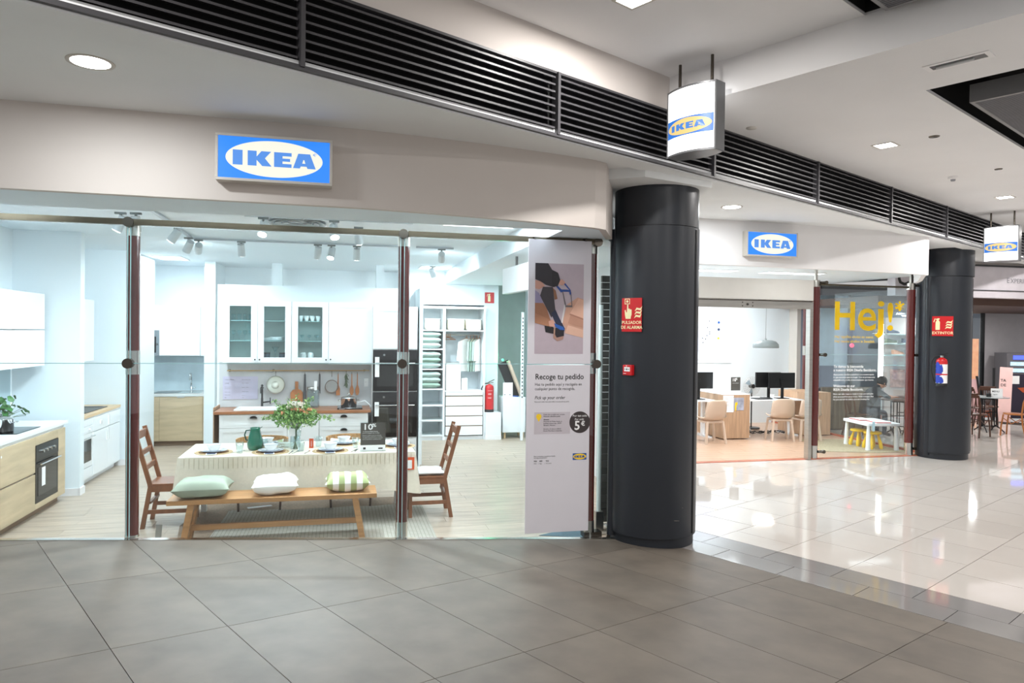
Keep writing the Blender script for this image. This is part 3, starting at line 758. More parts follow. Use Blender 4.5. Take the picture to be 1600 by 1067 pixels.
# picture area: u right, v down
IX, IZ, IW, IH = .066, .945, .478, .85
pc = lambda n_, c_: mat('poster_'+n_, c_, .5, var=.03, scale=14)
B(IX, -.0062, IZ-IH, IX+IW, -.005, IZ).obj('photo_background', pc('lilac', '#b7a9b3'), t)
def pp(nm, c_, pts, lay): return poly_part(nm, pc(nm, c_), pts, IW, IH, -.0062-.0006*lay, t, IX, IZ)
pp('box_stack', '#c79a85', [(.66, .45), (.88, .37), (1, .39), (1, .82), (.62, .77), (.62, .70), (.56, .66)], 1)
pp('box_lid', '#d8ab96', [(.72, .55), (.9, .38), (1, .40), (1, .60)], 2)
pp('box_edge', '#a97a66', [(.72, .55), (1, .605), (1, .625), (.71, .565)], 3)
pp('box_side', '#b98b76', [(.68, .66), (.73, .57), (1, .63), (1, .71)], 3)
pp('box_front', '#dcb29d', [(.62, .77), (.68, .68), (1, .73), (1, .82)], 3)
pp('truck_rail', '#d8d5d6', [(.60, .45), (.63, .455), (.57, .66), (.54, .65)], 4)
pp('truck_frame', '#6b6468', [(.55, .30), (.57, .30), (.64, .46), (.75, .46), (.72, .31), (.74, .31), (.77, .48), (.62, .48)], 4)
pp('truck_handle', '#20458f', [(.42, .25), (.46, .245), (.54, .285), (.66, .285), (.70, .29), (.57, .215), (.60, .205), (.73, .29), (.74, .34), (.71, .34), (.70, .31), (.56, .31), (.53, .32)], 5)
pp('trousers', '#3a353c', [(.16, .26), (.36, .26), (.42, .52), (.34, .60), (.24, .50), (.10, .36)], 2)
pp('jeans_leg', '#232a45', [(.33, .55), (.42, .51), (.5, .60), (.62, .72), (.60, .76), (.44, .68)], 3)
pp('jacket', '#9b6a4f', [(0, .40), (.10, .38), (.24, .50), (.33, .64), (.34, .66), (.0, .56)], 4)
pp('sleeve', '#a8765a', [(0, .55), (.34, .63), (.30, .70), (0, .66)], 5)
pp('collar', '#8d86a5', [(0, .30), (.08, .33), (.17, .44), (0, .44)], 5)
pp('face', '#c08f80', [(0, .19), (.12, .2), (.2, .25), (.08, .29), (0, .28)], 5)
pp('hand', '#cf9d8d', [(.28, .64), (.37, .62), (.44, .69), (.30, .71)], 6)
pp('hand_on_handle', '#c99786', [(.47, .18), (.56, .175), (.62, .21), (.56, .24), (.48, .23)], 6)
pp('jacket_hem', '#8a5f45', [(.36, .27), (.42, .30), (.46, .39), (.40, .40)], 5)
pp('cap', '#26222a', [(0, 0), (.26, 0), (.34, .07), (.46, .10), (.50, .17), (.46, .245), (.38, .262), (.22, .24), (.10, .20), (0, .18)], 7)
pp('cap_brim', '#1d1a21', [(.34, .08), (.47, .11), (.51, .18), (.46, .25), (.36, .26), (.33, .17)], 8)
pp('blue_glove', '#2459a8', [(.39, .66), (.58, .70), (.61, .735), (.52, .735), (.42, .70)], 8)
pp('shoe', '#1b191e', [(.20, .69), (.36, .70), (.42, .72), (.40, .78), (.22, .76)], 6)
pp('shoe_front', '#232027', [(.42, .71), (.60, .73), (.60, .80), (.45, .82), (.40, .77)], 6)
pp('sole', '#a98478', [(.38, .79), (.60, .80), (.58, .84), (.46, .86), (.38, .82)], 5)
pp('shoe_strap', '#b08a78', [(.39, .71), (.42, .71), (.41, .82), (.38, .83)], 7)
t = thing('poster_board', 'lower hanging board printed with Recoge tu pedido and a dark 5 euro disc', 'poster', 'S', 3.387, -.05, .125, 0)
B(0, -.005, 0, BW+.004, .005, 1.583).obj('board', 'pboard', t, bev=.001)
z1 = 1.583
mb = MB(); mb.text('Recoge tu pedido', .074, .082, z1-.135, -.0055, .012, fw=.475); mb.obj('headline', 'ink', t)
mb = MB(); mb.text('Haz tu pedido aquí y recógelo en', .038, .079, z1-.195, -.0055, .003, fw=.46); mb.text('cualquier punto de recogida.', .038, .079, z1-.237, -.0055, .003, fw=.395)
mb.text('Pick up your order', .044, .078, z1-.322, -.0055, .006, shear=.25, fw=.30); mb.text('Place your order here and collect it at any pick-up point.', .0165, .078, z1-.352, -.0055, fw=.34); mb.obj('text', 'inkd', t)
B(.078, -.0058, z1-.652, .43, -.005, z1-.445).obj('info_panel', mat('pale_lilac', '#c3bcc3', .6), t)
mb = MB(); P = [(.122+.026*math.cos(a), z1-.485+.026*math.sin(a)) for a in [R(d) for d in range(-30, 211, 20)]]+[(.122, z1-.535)]
mb.prism(P, -.0064, -.0058); mb.obj('map_pin', 'iky', t)
mb = MB()
for i, (s, zz, bd) in enumerate([('Punto de recogida más cercano', .472, .0), ('Nearest collection point', .490, .01), ('Alicante', .520, .02), ('Avenida de Dénia, frente al', .538, 0), ('parking, planta baja, 03559', .556, 0), ('Alicante, Alicante', .574, 0), ('Horario de lunes a sábado', .608, 0), ('Hours Monday to Saturday', .626, 0)]):
    mb.text(s, .0165, .168, z1-zz, -.0064, bd, res=1)
mb.obj('small_text', 'inkd', t)
MB().cyl((.527, -.0065, z1-.545), (.527, -.005, z1-.545), .103, n=40).obj('price_disc', mat('disc_dark', '#3a3233', .5), t)
mb = MB(); mb.text('Por tan solo', .029, .455, z1-.492, -.007, .005); mb.text('For only', .027, .475, z1-.525, -.007, .004, shear=.2); mb.text('5', .118, .472, z1-.615, -.007, .02); mb.text('€', .06, .54, z1-.578, -.007, .02)
mb.obj('price', 'print', t)
mb = MB()
mb.text('Para consultas, escanea el QR'.replace(', escanea el QR', ' y ayuda en tienda'), .016, .078, z1-.865, -.0055); mb.text('For help and questions', .014, .078, z1-.880, -.0055)
mb.text('900', .02, .078, z1-.912, -.0055, .02); mb.text('400', .02, .132, z1-.912, -.0055, .02); mb.text('922', .02, .195, z1-.912, -.0055, .02); mb.text('Web    |  App       |  Tel. gratis', .014, .078, z1-.932, -.0055)
mb.obj('footer_text', 'inkd', t)
lg = bpy.data.objects.new('printed_logo', None); 
def flat_logo(parent, cx, cz, w, h, y):
    B(cx-w/2, y-.0006, cz-h/2, cx+w/2, y, cz+h/2).obj('logo_field', 'ikb', parent)
    mb = MB(); mb.prism(ell(cx, cz, w*.47, h*.44), y-.0012, y-.0006); mb.obj('logo_oval', 'iky', parent)
    mb = MB(); lh = h*.36; sc = w*.74/5.66; x0 = cx-5.66*sc/2
    for L_ in LET: tri_poly(mb, [(x0+px*sc, cz-lh/2+pz*lh) for px, pz in L_[0]], y-.0018, y-.0012)
    mb.obj('logo_letters', 'ikb', parent)
flat_logo(t, .530, z1-.872, .138, .063, -.005)

# ================================================================== FIRE SIGNS, BUTTON, EXTINGUISHERS
def flame_poly(cx, cz, s):
    out = []
    for k, (dx_, dz_, ln_) in enumerate([(0, 0, 1), (.18, .33, .9), (.34, .66, .8)]):
        out.append([(cx+(dx_*.2-.3)*s, cz+(dz_-.35)*s), (cx+(dx_*.2-.05)*s, cz+(dz_-.2)*s), (cx+(dx_*.2+.35)*s, cz+(dz_-.28)*s), (cx+(dx_*.2+.5)*s, cz+(dz_+.12)*s), (cx+(dx_*.2+.28)*s, cz+(dz_-.08)*s), (cx+(dx_*.2-.1)*s, cz+(dz_-.02)*s)])
    return out
def around(px, py, cx, cy, r):   # yaw that makes a local -y face look outwards from a pillar
    return math.atan2(py-cy, px-cx)+R(90)
def on_pillar(o, cx, cy, r, ang, z):
    o.location = (cx+r*math.cos(ang), cy+r*math.sin(ang), z); o.rotation_euler = (0, 0, ang+R(90))
ANG1 = R(-129)
t = thing('alarm_sign', 'red sign reading PULSADOR DE ALARMA on the big pillar', 'sign', 'W', 0, 0, 0); on_pillar(t, 1.395, 7.085, .428, ANG1, 2.03)
B(-.105, -.012, 0, .105, -.006, .315).obj('plate', 'red', t)
mb = MB(); mb.text('PULSADOR', .042, 0, .072, -.0125, .012, 'CENTER'); mb.text('DE ALARMA', .042, 0, .027, -.0125, .012, 'CENTER'); mb.obj('lettering', 'lumi', t)
mb = MB(); ox, oz = -.04, .12
tri_poly(mb, [(ox+x*.1, oz+z*.1) for x, z in [(-.22, 0), (.3, 0), (.32, .2), (.4, .4), (.4, .85), (.3, .9), (.22, .85), (.2, .95), (.1, .98), (.05, .9), (.03, 1.35), (-.08, 1.35), (-.1, .6), (-.2, .65), (-.25, .85), (-.35, .8), (-.3, .35)]], -.0135, -.0125)
for q in ((-.075, .258, -.02, .264), (-.075, .304, -.02, .310), (-.075, .264, -.069, .304), (-.026, .264, -.02, .304)): mb.box(q[0], -.0135, q[1], q[2], -.0125, q[3])
mb.cyl((-.0475, -.0135, .284), (-.0475, -.0125, .284), .012, n=14); mb.obj('hand_symbol', 'lumi', t)
mb = MB()
for p in flame_poly(.055, .16, .10): tri_poly(mb, p, -.0135, -.0125)
mb.obj('flame_symbol', 'lumi', t)
t = thing('alarm_button', 'small red manual alarm button box on the big pillar below its sign', 'alarm button', 'W', 0, 0, 0); on_pillar(t, 1.395, 7.085, .421, R(-132), 1.62)
B(-.05, -.05, 0, .05, 0, .098).obj('box', 'red', t, bev=.006)
B(-.03, -.053, .038, .032, -.049, .078).obj('window', 'print', t); MB().cyl((-.02, -.0545, .058), (-.02, -.052, .058), .005, n=8).cyl((.0, -.0545, .058), (.0, -.052, .058), .008, n=10).cyl((.02, -.0545, .058), (.02, -.052, .058), .005, n=8).obj('marks', 'ink', t)
B(-.04, -.0515, .015, -.01, -.0495, .02).obj('label', 'print', t); MB().cyl((-.005, -.054, .088), (-.005, -.049, .088), .005, n=10).obj('indicator', 'print', t)
def ext_symbol(t, cx, cz, s, y, m_='lumi'):
    mb = MB(); tri_poly(mb, [(cx-.2*s, cz), (cx+.2*s, cz), (cx+.2*s, cz+.85*s), (cx+.1*s, cz+1.0*s), (cx-.1*s, cz+1.0*s), (cx-.2*s, cz+.85*s)], y-.001, y)
    tri_poly(mb, [(cx-.08*s, cz+1.0*s), (cx+.06*s, cz+1.0*s), (cx+.2*s, cz+1.18*s), (cx+.1*s, cz+1.24*s), (cx-.22*s, cz+1.16*s), (cx-.34*s, cz+.8*s), (cx-.40*s, cz+.84*s), (cx-.27*s, cz+1.24*s)], y-.001, y)
    mb.obj('extinguisher_symbol', m_, t)
AF = R(-122.5)
t = thing('extinguisher_sign', 'red sign reading EXTINTOR on the far pillar', 'sign', 'W', 0, 0, 0); on_pillar(t, 7.30, 12.18, .416, AF, 2.04)
B(-.15, -.012, 0, .15, -.006, .325).obj('plate', 'red', t)
mb = MB(); mb.text('EXTINTOR', .062, 0, .03, -.0125, .014, 'CENTER'); mb.obj('lettering', 'lumi', t); ext_symbol(t, -.07, .10, .155, -.0122)
mb = MB()
for p in flame_poly(.07, .16, .13): tri_poly(mb, p, -.0135, -.0125)
mb.obj('flame_symbol', 'lumi', t)
def extinguisher(label, h, r, m_body, wrap=False):
    t = thing('fire_extinguisher', label, 'fire extinguisher', 'W', 0, 0, 0)
    MB().lathe([(0, 0), (r*.98, 0), (r, .015), (r, h*.80), (r*.9, h*.87), (r*.5, h*.92), (r*.28, h*.93), (r*.28, h*.96), (0, h*.96)], 28).obj('cylinder', m_body, t)
    MB().lathe([(r*1.03, 0), (r*1.04, .05), (r*.95, .055)], 28).obj('base_ring', 'rubb', t)
    MB().cyl((0, 0, h*.94), (0, 0, h*1.0), r*.3, n=14).obj('valve', 'steel', t)
    MB().bar((-r*.2, 0, h*1.0), (r*1.1, 0, h*1.09), .018, .012).bar((-r*.2, 0, h*.98), (r*.9, 0, h*1.0), .016, .01).obj('handle', 'rubb', t)
    MB().tube([(-r*.3, 0, h*.97), (-r*1.2, 0, h*.95), (-r*1.75, 0, h*.8), (-r*1.8, 0, h*.5), (-r*1.4, 0, h*.2), (-r*1.05, 0, h*.1), (-r*1.1, 0, 0.02)], r*.13, 8).obj('hose', 'rubb', t)
    return t
t = extinguisher('fire extinguisher with a blue and white sleeve, hung on the far pillar', .50, .082, 'red'); on_pillar(t, 7.30, 12.18, .52, AF, 1.22)
MB().lathe([(.0835, .03), (.0836, .36)], 28).obj('sleeve', 'print', t)
mb = MB()
for a0, z0, a1, z1_ in ((-175, .05, -95, .21), (-175, .16, -85, .34), (-120, .05, -70, .16), (-170, .28, -100, .40), (-110, .22, -75, .36)):
    vs = []; n_ = 8
    for i in range(n_+1):
        a = R(a0+(a1-a0)*i/n_); q = math.sin(math.pi*i/n_)
        vs.append((.0845*math.cos(a), .0845*math.sin(a), z0+(z1_-z0)*.15*(1-q))); vs.append((.0845*math.cos(a), .0845*math.sin(a), z1_-(z1_-z0)*.5*(1-q)))
    mb._add(vs, [(2*i, 2*i+2, 2*i+3, 2*i+1) for i in range(n_)], True)
mb.obj('blue_pattern', mat('sleeve_blue', '#1e3fae', .5), t)
MB().lathe([(.0855, .185), (.086, .20), (.0855, .205)], 24).obj('red_strap', 'red', t)
# ================================================================== KITCHEN BUILDERS (local: x along front, y into the cabinet, front at y=0, z up)
def front_panel(parent, nm, x0, z0, x1, z1, m_, frame=0, y=0.0, th=.02, handle=None, hm='blk'):
    g = .0018
    if not frame:
        o = B(x0+g, y-th, z0+g, x1-g, y, z1-g).obj(nm, m_, parent, bev=.0015)
    else:
        mb = MB(); f = frame
        mb.box(x0+g, y-th, z0+g, x1-g, y, z0+f); mb.box(x0+g, y-th, z1-f, x1-g, y, z1-g); mb.box(x0+g, y-th, z0+f, x0+f, y, z1-f); mb.box(x1-f, y-th, z0+f, x1-g, y, z1-f)
        mb.box(x0+f, y-th+.008, z0+f, x1-f, y, z1-f)
        o = mb.obj(nm, m_, parent)
    if handle == 'cup':
        cx = (x0+x1)/2; cz = z1-.055
        mb = MB(); n = 8; vs = []
        for i in range(n+1):
            a = math.pi*i/n
            for d, s in ((0, 1), (-.022, .86)): vs.append((cx-.05*math.cos(a)*s, y-th+d*1.2, cz+.034*math.sin(a)*s))
        mb._add(vs, [(2*i, 2*i+2, 2*i+3, 2*i+1) for i in range(n)], True)
        mb._add([vs[2*i+1] for i in range(n+1)], [tuple(range(n+1))]); mb.obj('cup_handle', hm, o)
    if handle in ('kl', 'kr'):
        cx = x0+.03 if handle == 'kl' else x1-.03
        MB().cyl((cx, y-th, z0+.05), (cx, y-th-.022, z0+.05), .009, .011, 12).obj('knob', hm, o)
    return o
def oven(parent, x0, z0, w, h, dark=True, handle_z=None, knobs=3, knob_m='chrome', body=None, panel_h=.13, window='blkg'):
    o = B(x0+.002, -.022, z0+.002, x0+w-.002, 0, z0+h-.002).obj('oven', body or 'blkg', parent, bev=.002)
    pz = z0+h-panel_h
    B(x0+.004, -.026, pz, x0+w-.004, -.022, z0+h-.004).obj('control_panel', mat('oven_panel', '#1b1d20', .25) if dark else 'wht', o)
    for i in range(knobs):
        cx = x0+w*(.25+.5*i/max(1, knobs-1)); MB().cyl((cx, -.026, pz+panel_h*.5), (cx, -.05, pz+panel_h*.5), .018, .016, 16).obj('knob', knob_m, o)
    B(x0+.06, -.0255, z0+.07, x0+w-.06, -.0225, pz-.08).obj('oven_window', mat('oven_window', '#1a1c1b', .04, spec=.8), o)
    hz = pz-.045
    MB().cyl((x0+.04, -.062, hz), (x0+w-.04, -.062, hz), .009, n=12).cyl((x0+.07, -.062, hz), (x0+.07, -.02, hz), .006, n=8).cyl((x0+w-.07, -.062, hz), (x0+w-.07, -.02, hz), .006, n=8).obj('handle', 'chrome', o)
    return o
def tap(label, fr, x, y, z, m_, style='gooseneck', rz=0, h=.28, reach=.16):
    t = thing('kitchen_tap', label, 'tap', fr, x, y, z, rz)
    MB().lathe([(.026, 0), (.026, .012), (.017, .02), (.016, h*.45), (0, h*.45)], 16).obj('base', m_, t)
    if style == 'gooseneck':
        pts = [(0, 0, h*.4), (0, 0, h*.75)]+[(0, -reach/2+reach/2*math.cos(a), h*.75+reach/2*math.sin(a)*1.0) for a in [R(d) for d in range(0, 181, 20)]]+[(0, -reach, h*.62)]
    elif style == 'low': pts = [(0, 0, h*.3), (0, -.03, h*.6), (0, -reach*.6, h*.98), (0, -reach, h*.92), (0, -reach-.01, h*.8)]
    else: pts = [(0, 0, h*.4), (0, 0, h*.9), (0, -reach*.5, h*.99), (0, -reach, h*.92), (0, -reach, h*.7)]
    MB().tube(pts, .0115 if style != 'antique' else .014, 10).obj('spout', m_, t)
    if style == 'antique': MB().lathe([(.02, h*.9), (.026, h*.93), (.012, h*.98), (.02, h*1.05), (0, h*1.1)], 12).obj('finial', m_, t); MB().cyl((0, 0, .07), (.11, 0, .085), .01, n=10).cyl((.11, 0, .05), (.11, 0, .14), .007, n=8).obj('lever', m_, t)
    else: MB().cyl((.012, 0, .05), (.07, -.01, .075), .007, n=8).obj('lever', m_, t)
    return t
TURN = R(90)   # left-wall runs: local x -> showroom +b direction reversed
# ---- near kitchen on the left wall; its fronts face +a.  local x runs towards -b... use rz=+90deg: local x -> +b, local y -> -a
def lw(name, label, cat, b, z=0, a=-1.42, group=None):
    t = thing(name, label, cat, 'S', a, b, z*(1.028 if b < 3 else 1), TURN, group)
    if b < 3: t.scale = (1, 1, 1.028)
    return t
# local frame here: x -> +b, y -> -a (into the cabinet), good
def base_unit(t, w, h0=.09, h1=.855, d=.58, m_='wht', plinth='plinth', pd=.06):
    B(0, .001, h0, w, d, h1).obj('carcass', m_, t); B(0, pd, 0, w, pd+.015, h0).obj('plinth', plinth, t)
W1 = 'oak'
t = lw('base_cabinet', 'pale oak drawer unit partly cut off by the left edge of the picture', 'cabinet', .30); base_unit(t, .80)
front_panel(t, 'drawer', 0, .47, .8, .835, W1); front_panel(t, 'drawer', 0, .09, .8, .455, W1); B(0, .0, .455, .8, .02, .47).obj('grip_gap', 'plinth', t)
t = lw('base_cabinet', 'pale oak drawer unit left of the built-in oven in the near kitchen', 'cabinet', 1.10); base_unit(t, .80)
front_panel(t, 'drawer', 0, .47, .8, .835, W1); front_panel(t, 'drawer', 0, .09, .8, .455, W1); B(0, .0, .455, .8, .02, .47).obj('grip_gap', 'plinth', t)
MB().cyl((.02, -.0215, .76), (.02, -.020, .76), .012, n=14).obj('sticker', 'print', t)
t = lw('oven_cabinet', 'oak oven housing with black built-in oven and paper tag in the near kitchen', 'oven', 1.90); base_unit(t, .84)
front_panel(t, 'filler_panel', 0, .745, .62, .835, W1); front_panel(t, 'bottom_panel', 0, .09, .62, .15, W1); front_panel(t, 'end_panel', .62, .09, .84, .835, W1)
o = oven(t, 0, .15, .62, .595, knobs=4, panel_h=.15); B(.03, -.072, .33, .12, -.070, .52).obj('paper_tag', 'print', o)
t = lw('worktop', 'white worktop of the near kitchen with black glass hob', 'worktop', .30, .862, -1.40)
B(0, 0, .0, 2.53, .62, .04).obj('slab', 'wht', t, bev=.003); 
o = B(.0, 0, 0, .58, .51, .006).obj('induction_hob', 'blkg', None, bev=.002); single(o, 'flat black glass hob set in the white worktop under the steel pot', 'hob', 'S', -1.46, 1.62, .929, TURN)
def pot(label, a, b, z, r, h, glass=True, fr='S', lid_m='chrome'):
    t = thing('cooking_pot', label, 'pot', fr, a, b, z)
    MB().lathe([(0, 0), (r*.97, 0), (r, .006), (r, h), (r*1.03, h+.003), (r*.97, h+.004), (r*.96, .01), (0, .01)], 32).obj('body', 'chrome', t)
    MB().lathe([(r*1.01, h+.004), (r*.98, h+.012), (r*.5, h+.03), (0, h+.034)], 32).obj('lid', lid_m, t)
    MB().lathe([(0, h+.034), (.012, h+.036), (.009, h+.05), (.02, h+.06), (.018, h+.066), (0, h+.068)], 14).obj('lid_knob', 'chrome', t)
    for s in (-1, 1): MB().tube([(s*r, -.035, h*.75), (s*(r+.035), -.03, h*.78), (s*(r+.035), .03, h*.78), (s*r, .035, h*.75)], .006, 8).obj('handle', 'chrome', t)
    return t
pot('steel cooking pot with lid on the hob at the left edge', -1.68, 1.78, .936, .12, .13)
# basil plant in a glassy pot
t = thing('potted_basil', 'leafy green potted plant standing behind the steel pot at the left edge', 'plant', 'S', -1.78, 2.10, .930)
MB().lathe([(0, 0), (.05, 0), (.07, .12), (.065, .12), (.06, .1), (0, .1)], 20).obj('pot', mat('pale_blue_pot', '#bcd6da', .3), t)
mb = MB(); rnd = random.Random(3)
LV = MB()._add([(0, 0, 0), (.026, .012, .022), (.036, .0, .05), (.022, .012, .085), (0, -.006, .10), (-.022, .012, .085), (-.036, .0, .05), (-.026, .012, .022), (0, -.012, .05)], [(0, 1, 8), (1, 2, 8), (2, 3, 8), (3, 4, 8), (4, 5, 8), (5, 6, 8), (6, 7, 8), (7, 0, 8)], True)
first = None
for k in range(44):
    an = rnd.random()*6.28; el = rnd.uniform(.0, 1.25); L_ = rnd.uniform(.08, .24)
    tip = Vector((math.cos(an)*math.cos(el)*L_*1.1, math.sin(an)*math.cos(el)*L_*1.1, .12+math.sin(el)*L_*.95))
    mb.tube([(0, 0, .09), tuple(tip*.55+Vector((0, 0, .05))), tuple(tip)], .0025, 5)
    if first is None: o = LV.obj('leaf', 'leaf', t); first = o
    else: o = first.copy(); col.objects.link(o)
    o.location = tip; o.rotation_euler = (R(90)-el*.4-rnd.uniform(0, .9), rnd.uniform(-.6, .6), an-R(90)); s_ = rnd.uniform(.6, 1.05); o.scale = (s_, s_, s_)
mb.obj('stems', 'stem', t)
def wall_cab(label, cat, a, b, z, w, h, fronts, d=.37, rz=TURN, m_='whtg', group=None):
    t = thing('wall_cabinet', label, cat, 'S', a, b, z, rz, group); B(0, .001, 0, w, d, h).obj('carcass', 'wht', t)
    for x0, x1, z0, z1 in fronts: front_panel(t, 'door', x0, z0, x1, z1, m_)
    return t
wall_cab('glossy white wall cabinet, upper row, at the left edge', 'cabinet', -1.70, .35, 1.985, 2.565, .415, [(0, .97, 0, .415), (.97, 1.765, 0, .415), (1.765, 2.565, 0, .415)], .35)
wall_cab('glossy white wall cabinet, lower row, above the steel pot at the left edge', 'cabinet', -1.70, .35, 1.562, 2.565, .415, [(0, .97, 0, .415), (.97, 1.765, 0, .415), (1.765, 2.565, 0, .415)], .35)
o = B(0, 0, 0, 2.6, .004, .64).obj('splash_panel', mat('mirror_splash', '#a9c0c8', .15, var=.02)); single(o, 'pale blue-grey splashback panel behind the steel pot', 'splashback', 'S', -2.045, .35, .91, TURN)
# ---- second kitchen behind the partition
t = lw('base_cabinet', 'white oven housing with white built-in oven behind the partition', 'oven', 3.15, 0, -1.44); base_unit(t, .62, plinth='wht'); oven(t, 0.0, .24, .6, .52, False, knobs=2, knob_m='wht', body='whtg', panel_h=.09); front_panel(t, 'drawer', 0, .09, .6, .235, 'wht'); front_panel(t, 'top_panel', 0, .76, .6, .84, 'wht')
t = lw('base_cabinet', 'white cabinet with drawer and door right of the white oven', 'cabinet', 3.77, 0, -1.44); base_unit(t, .6, plinth='wht')
o = front_panel(t, 'drawer', 0, .66, .6, .84, 'wht'); B(.27, -.035, .73, .33, -.02, .78).obj('grip', 'whtg', o); o = front_panel(t, 'door', 0, .09, .6, .655, 'wht'); B(.54, -.03, .48, .57, -.02, .62).obj('grip', 'whtg', o)
t = lw('base_cabinet', 'white end cabinet at the far end of the second kitchen', 'cabinet', 4.37, 0, -1.44); base_unit(t, .58, plinth='wht')
o = front_panel(t, 'drawer', 0, .66, .58, .84, 'wht'); B(.02, -.035, .68, .05, -.02, .82).obj('grip', 'whtg', o); o = front_panel(t, 'door', 0, .09, .58, .655, 'wht'); B(.02, -.03, .48, .05, -.02, .64).obj('grip', 'whtg', o)
t = lw('worktop', 'beech worktop of the second kitchen with black sink', 'worktop', 3.15, .862, -1.42); B(0, 0, 0, 1.83, .60, .038).obj('slab', 'ptop', t, bev=.002)
t = lw('kitchen_sink', 'black inset sink in the beech worktop', 'sink', 3.75, .901, -1.50); mb = MB()
mb.box(0, 0, 0, .9, .04, .008).box(0, .42, 0, .9, .46, .008).box(0, .04, 0, .04, .42, .008).box(.86, .04, 0, .9, .42, .008); mb.obj('rim', 'blk', t); B(.04, .04, .0005, .86, .42, .002).obj('bowl', 'blk', t)
tap('thin chrome tap over the black sink in the second kitchen', 'S', -1.92, 3.72, .902, 'chrome', 'low', R(90), .17, .22)
wall_cab('tall white wall cabinet over the second kitchen', 'cabinet', -1.70, 3.16, 1.552, 1.50, .85, [(0, .9, 0, .85), (.9, 1.5, 0, .85)], .35)
# ---- oak kitchen at the back left (fronts face -b)
def bk(name, label, cat, a, b, z=0, group=None): return thing(name, label, cat, 'S', a, b, z, 0, group)
t = bk('base_cabinet', 'narrow pale oak cabinet left part of the back-left kitchen', 'cabinet', -1.73, 6.77); base_unit(t, .43); front_panel(t, 'door', 0, .09, .43, .852, 'oak')
t = bk('base_cabinet', 'wide pale oak cabinet below the chrome tap of the back-left kitchen', 'cabinet', -1.30, 6.77); base_unit(t, .76); front_panel(t, 'door', 0, .09, .69, .852, 'oak'); front_panel(t, 'end_panel', .69, .09, .76, .852, 'oak'); B(.28, -.026, .835, .4, -.018, .853).obj('grip', 'chrome', t)
t = bk('worktop', 'pale stone worktop of the back-left kitchen', 'worktop', -1.75, 6.745, .857); B(0, 0, 0, 1.21, .66, .045).obj('slab', mat('pale_stone', '#dfe3e2', .2, var=.05, scale=5), t)
o = B(0, 0, 0, 1.2, .004, .62).obj('stone_splashback', mat('blue_stone', '#bdd0d8', .25, var=.12, scale=3, detail=8)); single(o, 'veined pale blue stone splashback in the back-left kitchen', 'splashback', 'S', -1.75, 7.41, .905)
t = bk('kitchen_sink', 'steel inset sink in the pale stone worktop', 'sink', -1.45, 6.80, .903); B(0, 0, 0, .78, .42, .006).obj('rim', 'steel', t); B(.03, .03, .005, .42, .39, .008).obj('bowl', 'dsteel', t)
tap('tall chrome tap over the steel sink of the back-left kitchen', 'S', -.88, 7.22, .903, 'chrome', 'gooseneck', 0, .34, .14)
t = wall_cab('white wall cabinet with built-in microwave in the back-left kitchen', 'cabinet', -1.74, 7.05, 1.545, .37, .87, [(0, .37, .44, .87)], .36, 0)
o = B(.0, -.02, .0, .37, 0, .44).obj('microwave', mat('microwave_steel', '#9aa4aa', .3, .5), t, bev=.002); B(.03, -.024, .05, .32, -.019, .33).obj('door_glass', 'blkg', o); MB().cyl((.34, -.024, .2), (.34, -.03, .2), .015, n=12).obj('dial', 'steel', o)
wall_cab('wide plain white wall cabinet in the back-left kitchen', 'cabinet', -1.37, 7.05, 1.545, .66, .87, [(0, .66, 0, .87)], .36, 0)
wall_cab('narrow white cabinet strip beside the wide plain one, at the pier', 'cabinet', -.71, 7.09, 1.545, .14, .87, [(0, .14, 0, .87)], .32, 0, 'shopw')
# ---- main kitchen (front at b=3.68)
FX = .125
GF = 'greyf'
def mk(name, label, cat, a, z=0, b=3.70, group=None): return thing(name, label, cat, 'S', a, b, z, 0, group)
def drawers(t, w, hs, handle='cup'):
    z = .87
    for i, h in enumerate(hs): front_panel(t, 'drawer', 0, z-h, w, z, GF, .055, handle=handle); z -= h
t = mk('base_cabinet', 'grey framed drawer unit under the white sink of the main kitchen', 'cabinet', FX); base_unit(t, .87, m_=GF, h1=.87); drawers(t, .87, (.185, .29, .305))
t = mk('base_cabinet', 'narrow grey framed cabinet hidden behind the bouquet', 'cabinet', FX+.872); base_unit(t, .42, m_=GF, h1=.87)
front_panel(t, 'dishwasher_front', 0, .09, .418, .87, GF, .055)
t = mk('base_cabinet', 'grey framed drawer unit under the hob, left of the tall ovens', 'cabinet', FX+1.294); base_unit(t, .66, m_=GF, h1=.87); drawers(t, .66, (.185, .29, .305))
t = mk('worktop', 'walnut worktop of the main kitchen', 'worktop', .06, .872, 3.66); B(0, 0, 0, 2.055, .632, .038).obj('slab', 'ctop', t, bev=.002)
o = B(0, 0, 0, .012, .50, .60).obj('wood_panel', 'oakd'); single(o, 'pale brown wood side panel at the left end of the main kitchen', 'panel', 'S', .03, 3.8, .35)
t = mk('kitchen_sink', 'white ceramic inset sink in the walnut worktop', 'sink', .30, .911, 3.72); mb = MB(); mb.box(0, 0, 0, .62, .04, .02).box(0, .38, 0, .62, .42, .02).box(0, .04, 0, .04, .38, .02).box(.58, .04, 0, .62, .38, .02); mb.obj('rim', 'porc', t, bev=.004); B(.04, .04, .0005, .58, .38, .004).obj('bowl', 'porc', t)
tap('black antique-style tap at the white sink', 'S', .62, 4.17, .911, 'blk', 'antique', 0, .30, .12)
t = mk('induction_hob', 'black portable hob plate under the steel pot on the walnut worktop', 'hob', 1.66, .911, 3.74); B(0, 0, 0, .34, .40, .022).obj('plate', 'blkg', t, bev=.003); B(.02, -.003, .005, .1, .0, .015).obj('control_strip', 'inkg', t)
pot('shiny steel pot with lid on the portable hob of the main kitchen', 1.815, 3.93, .934, .11, .12)
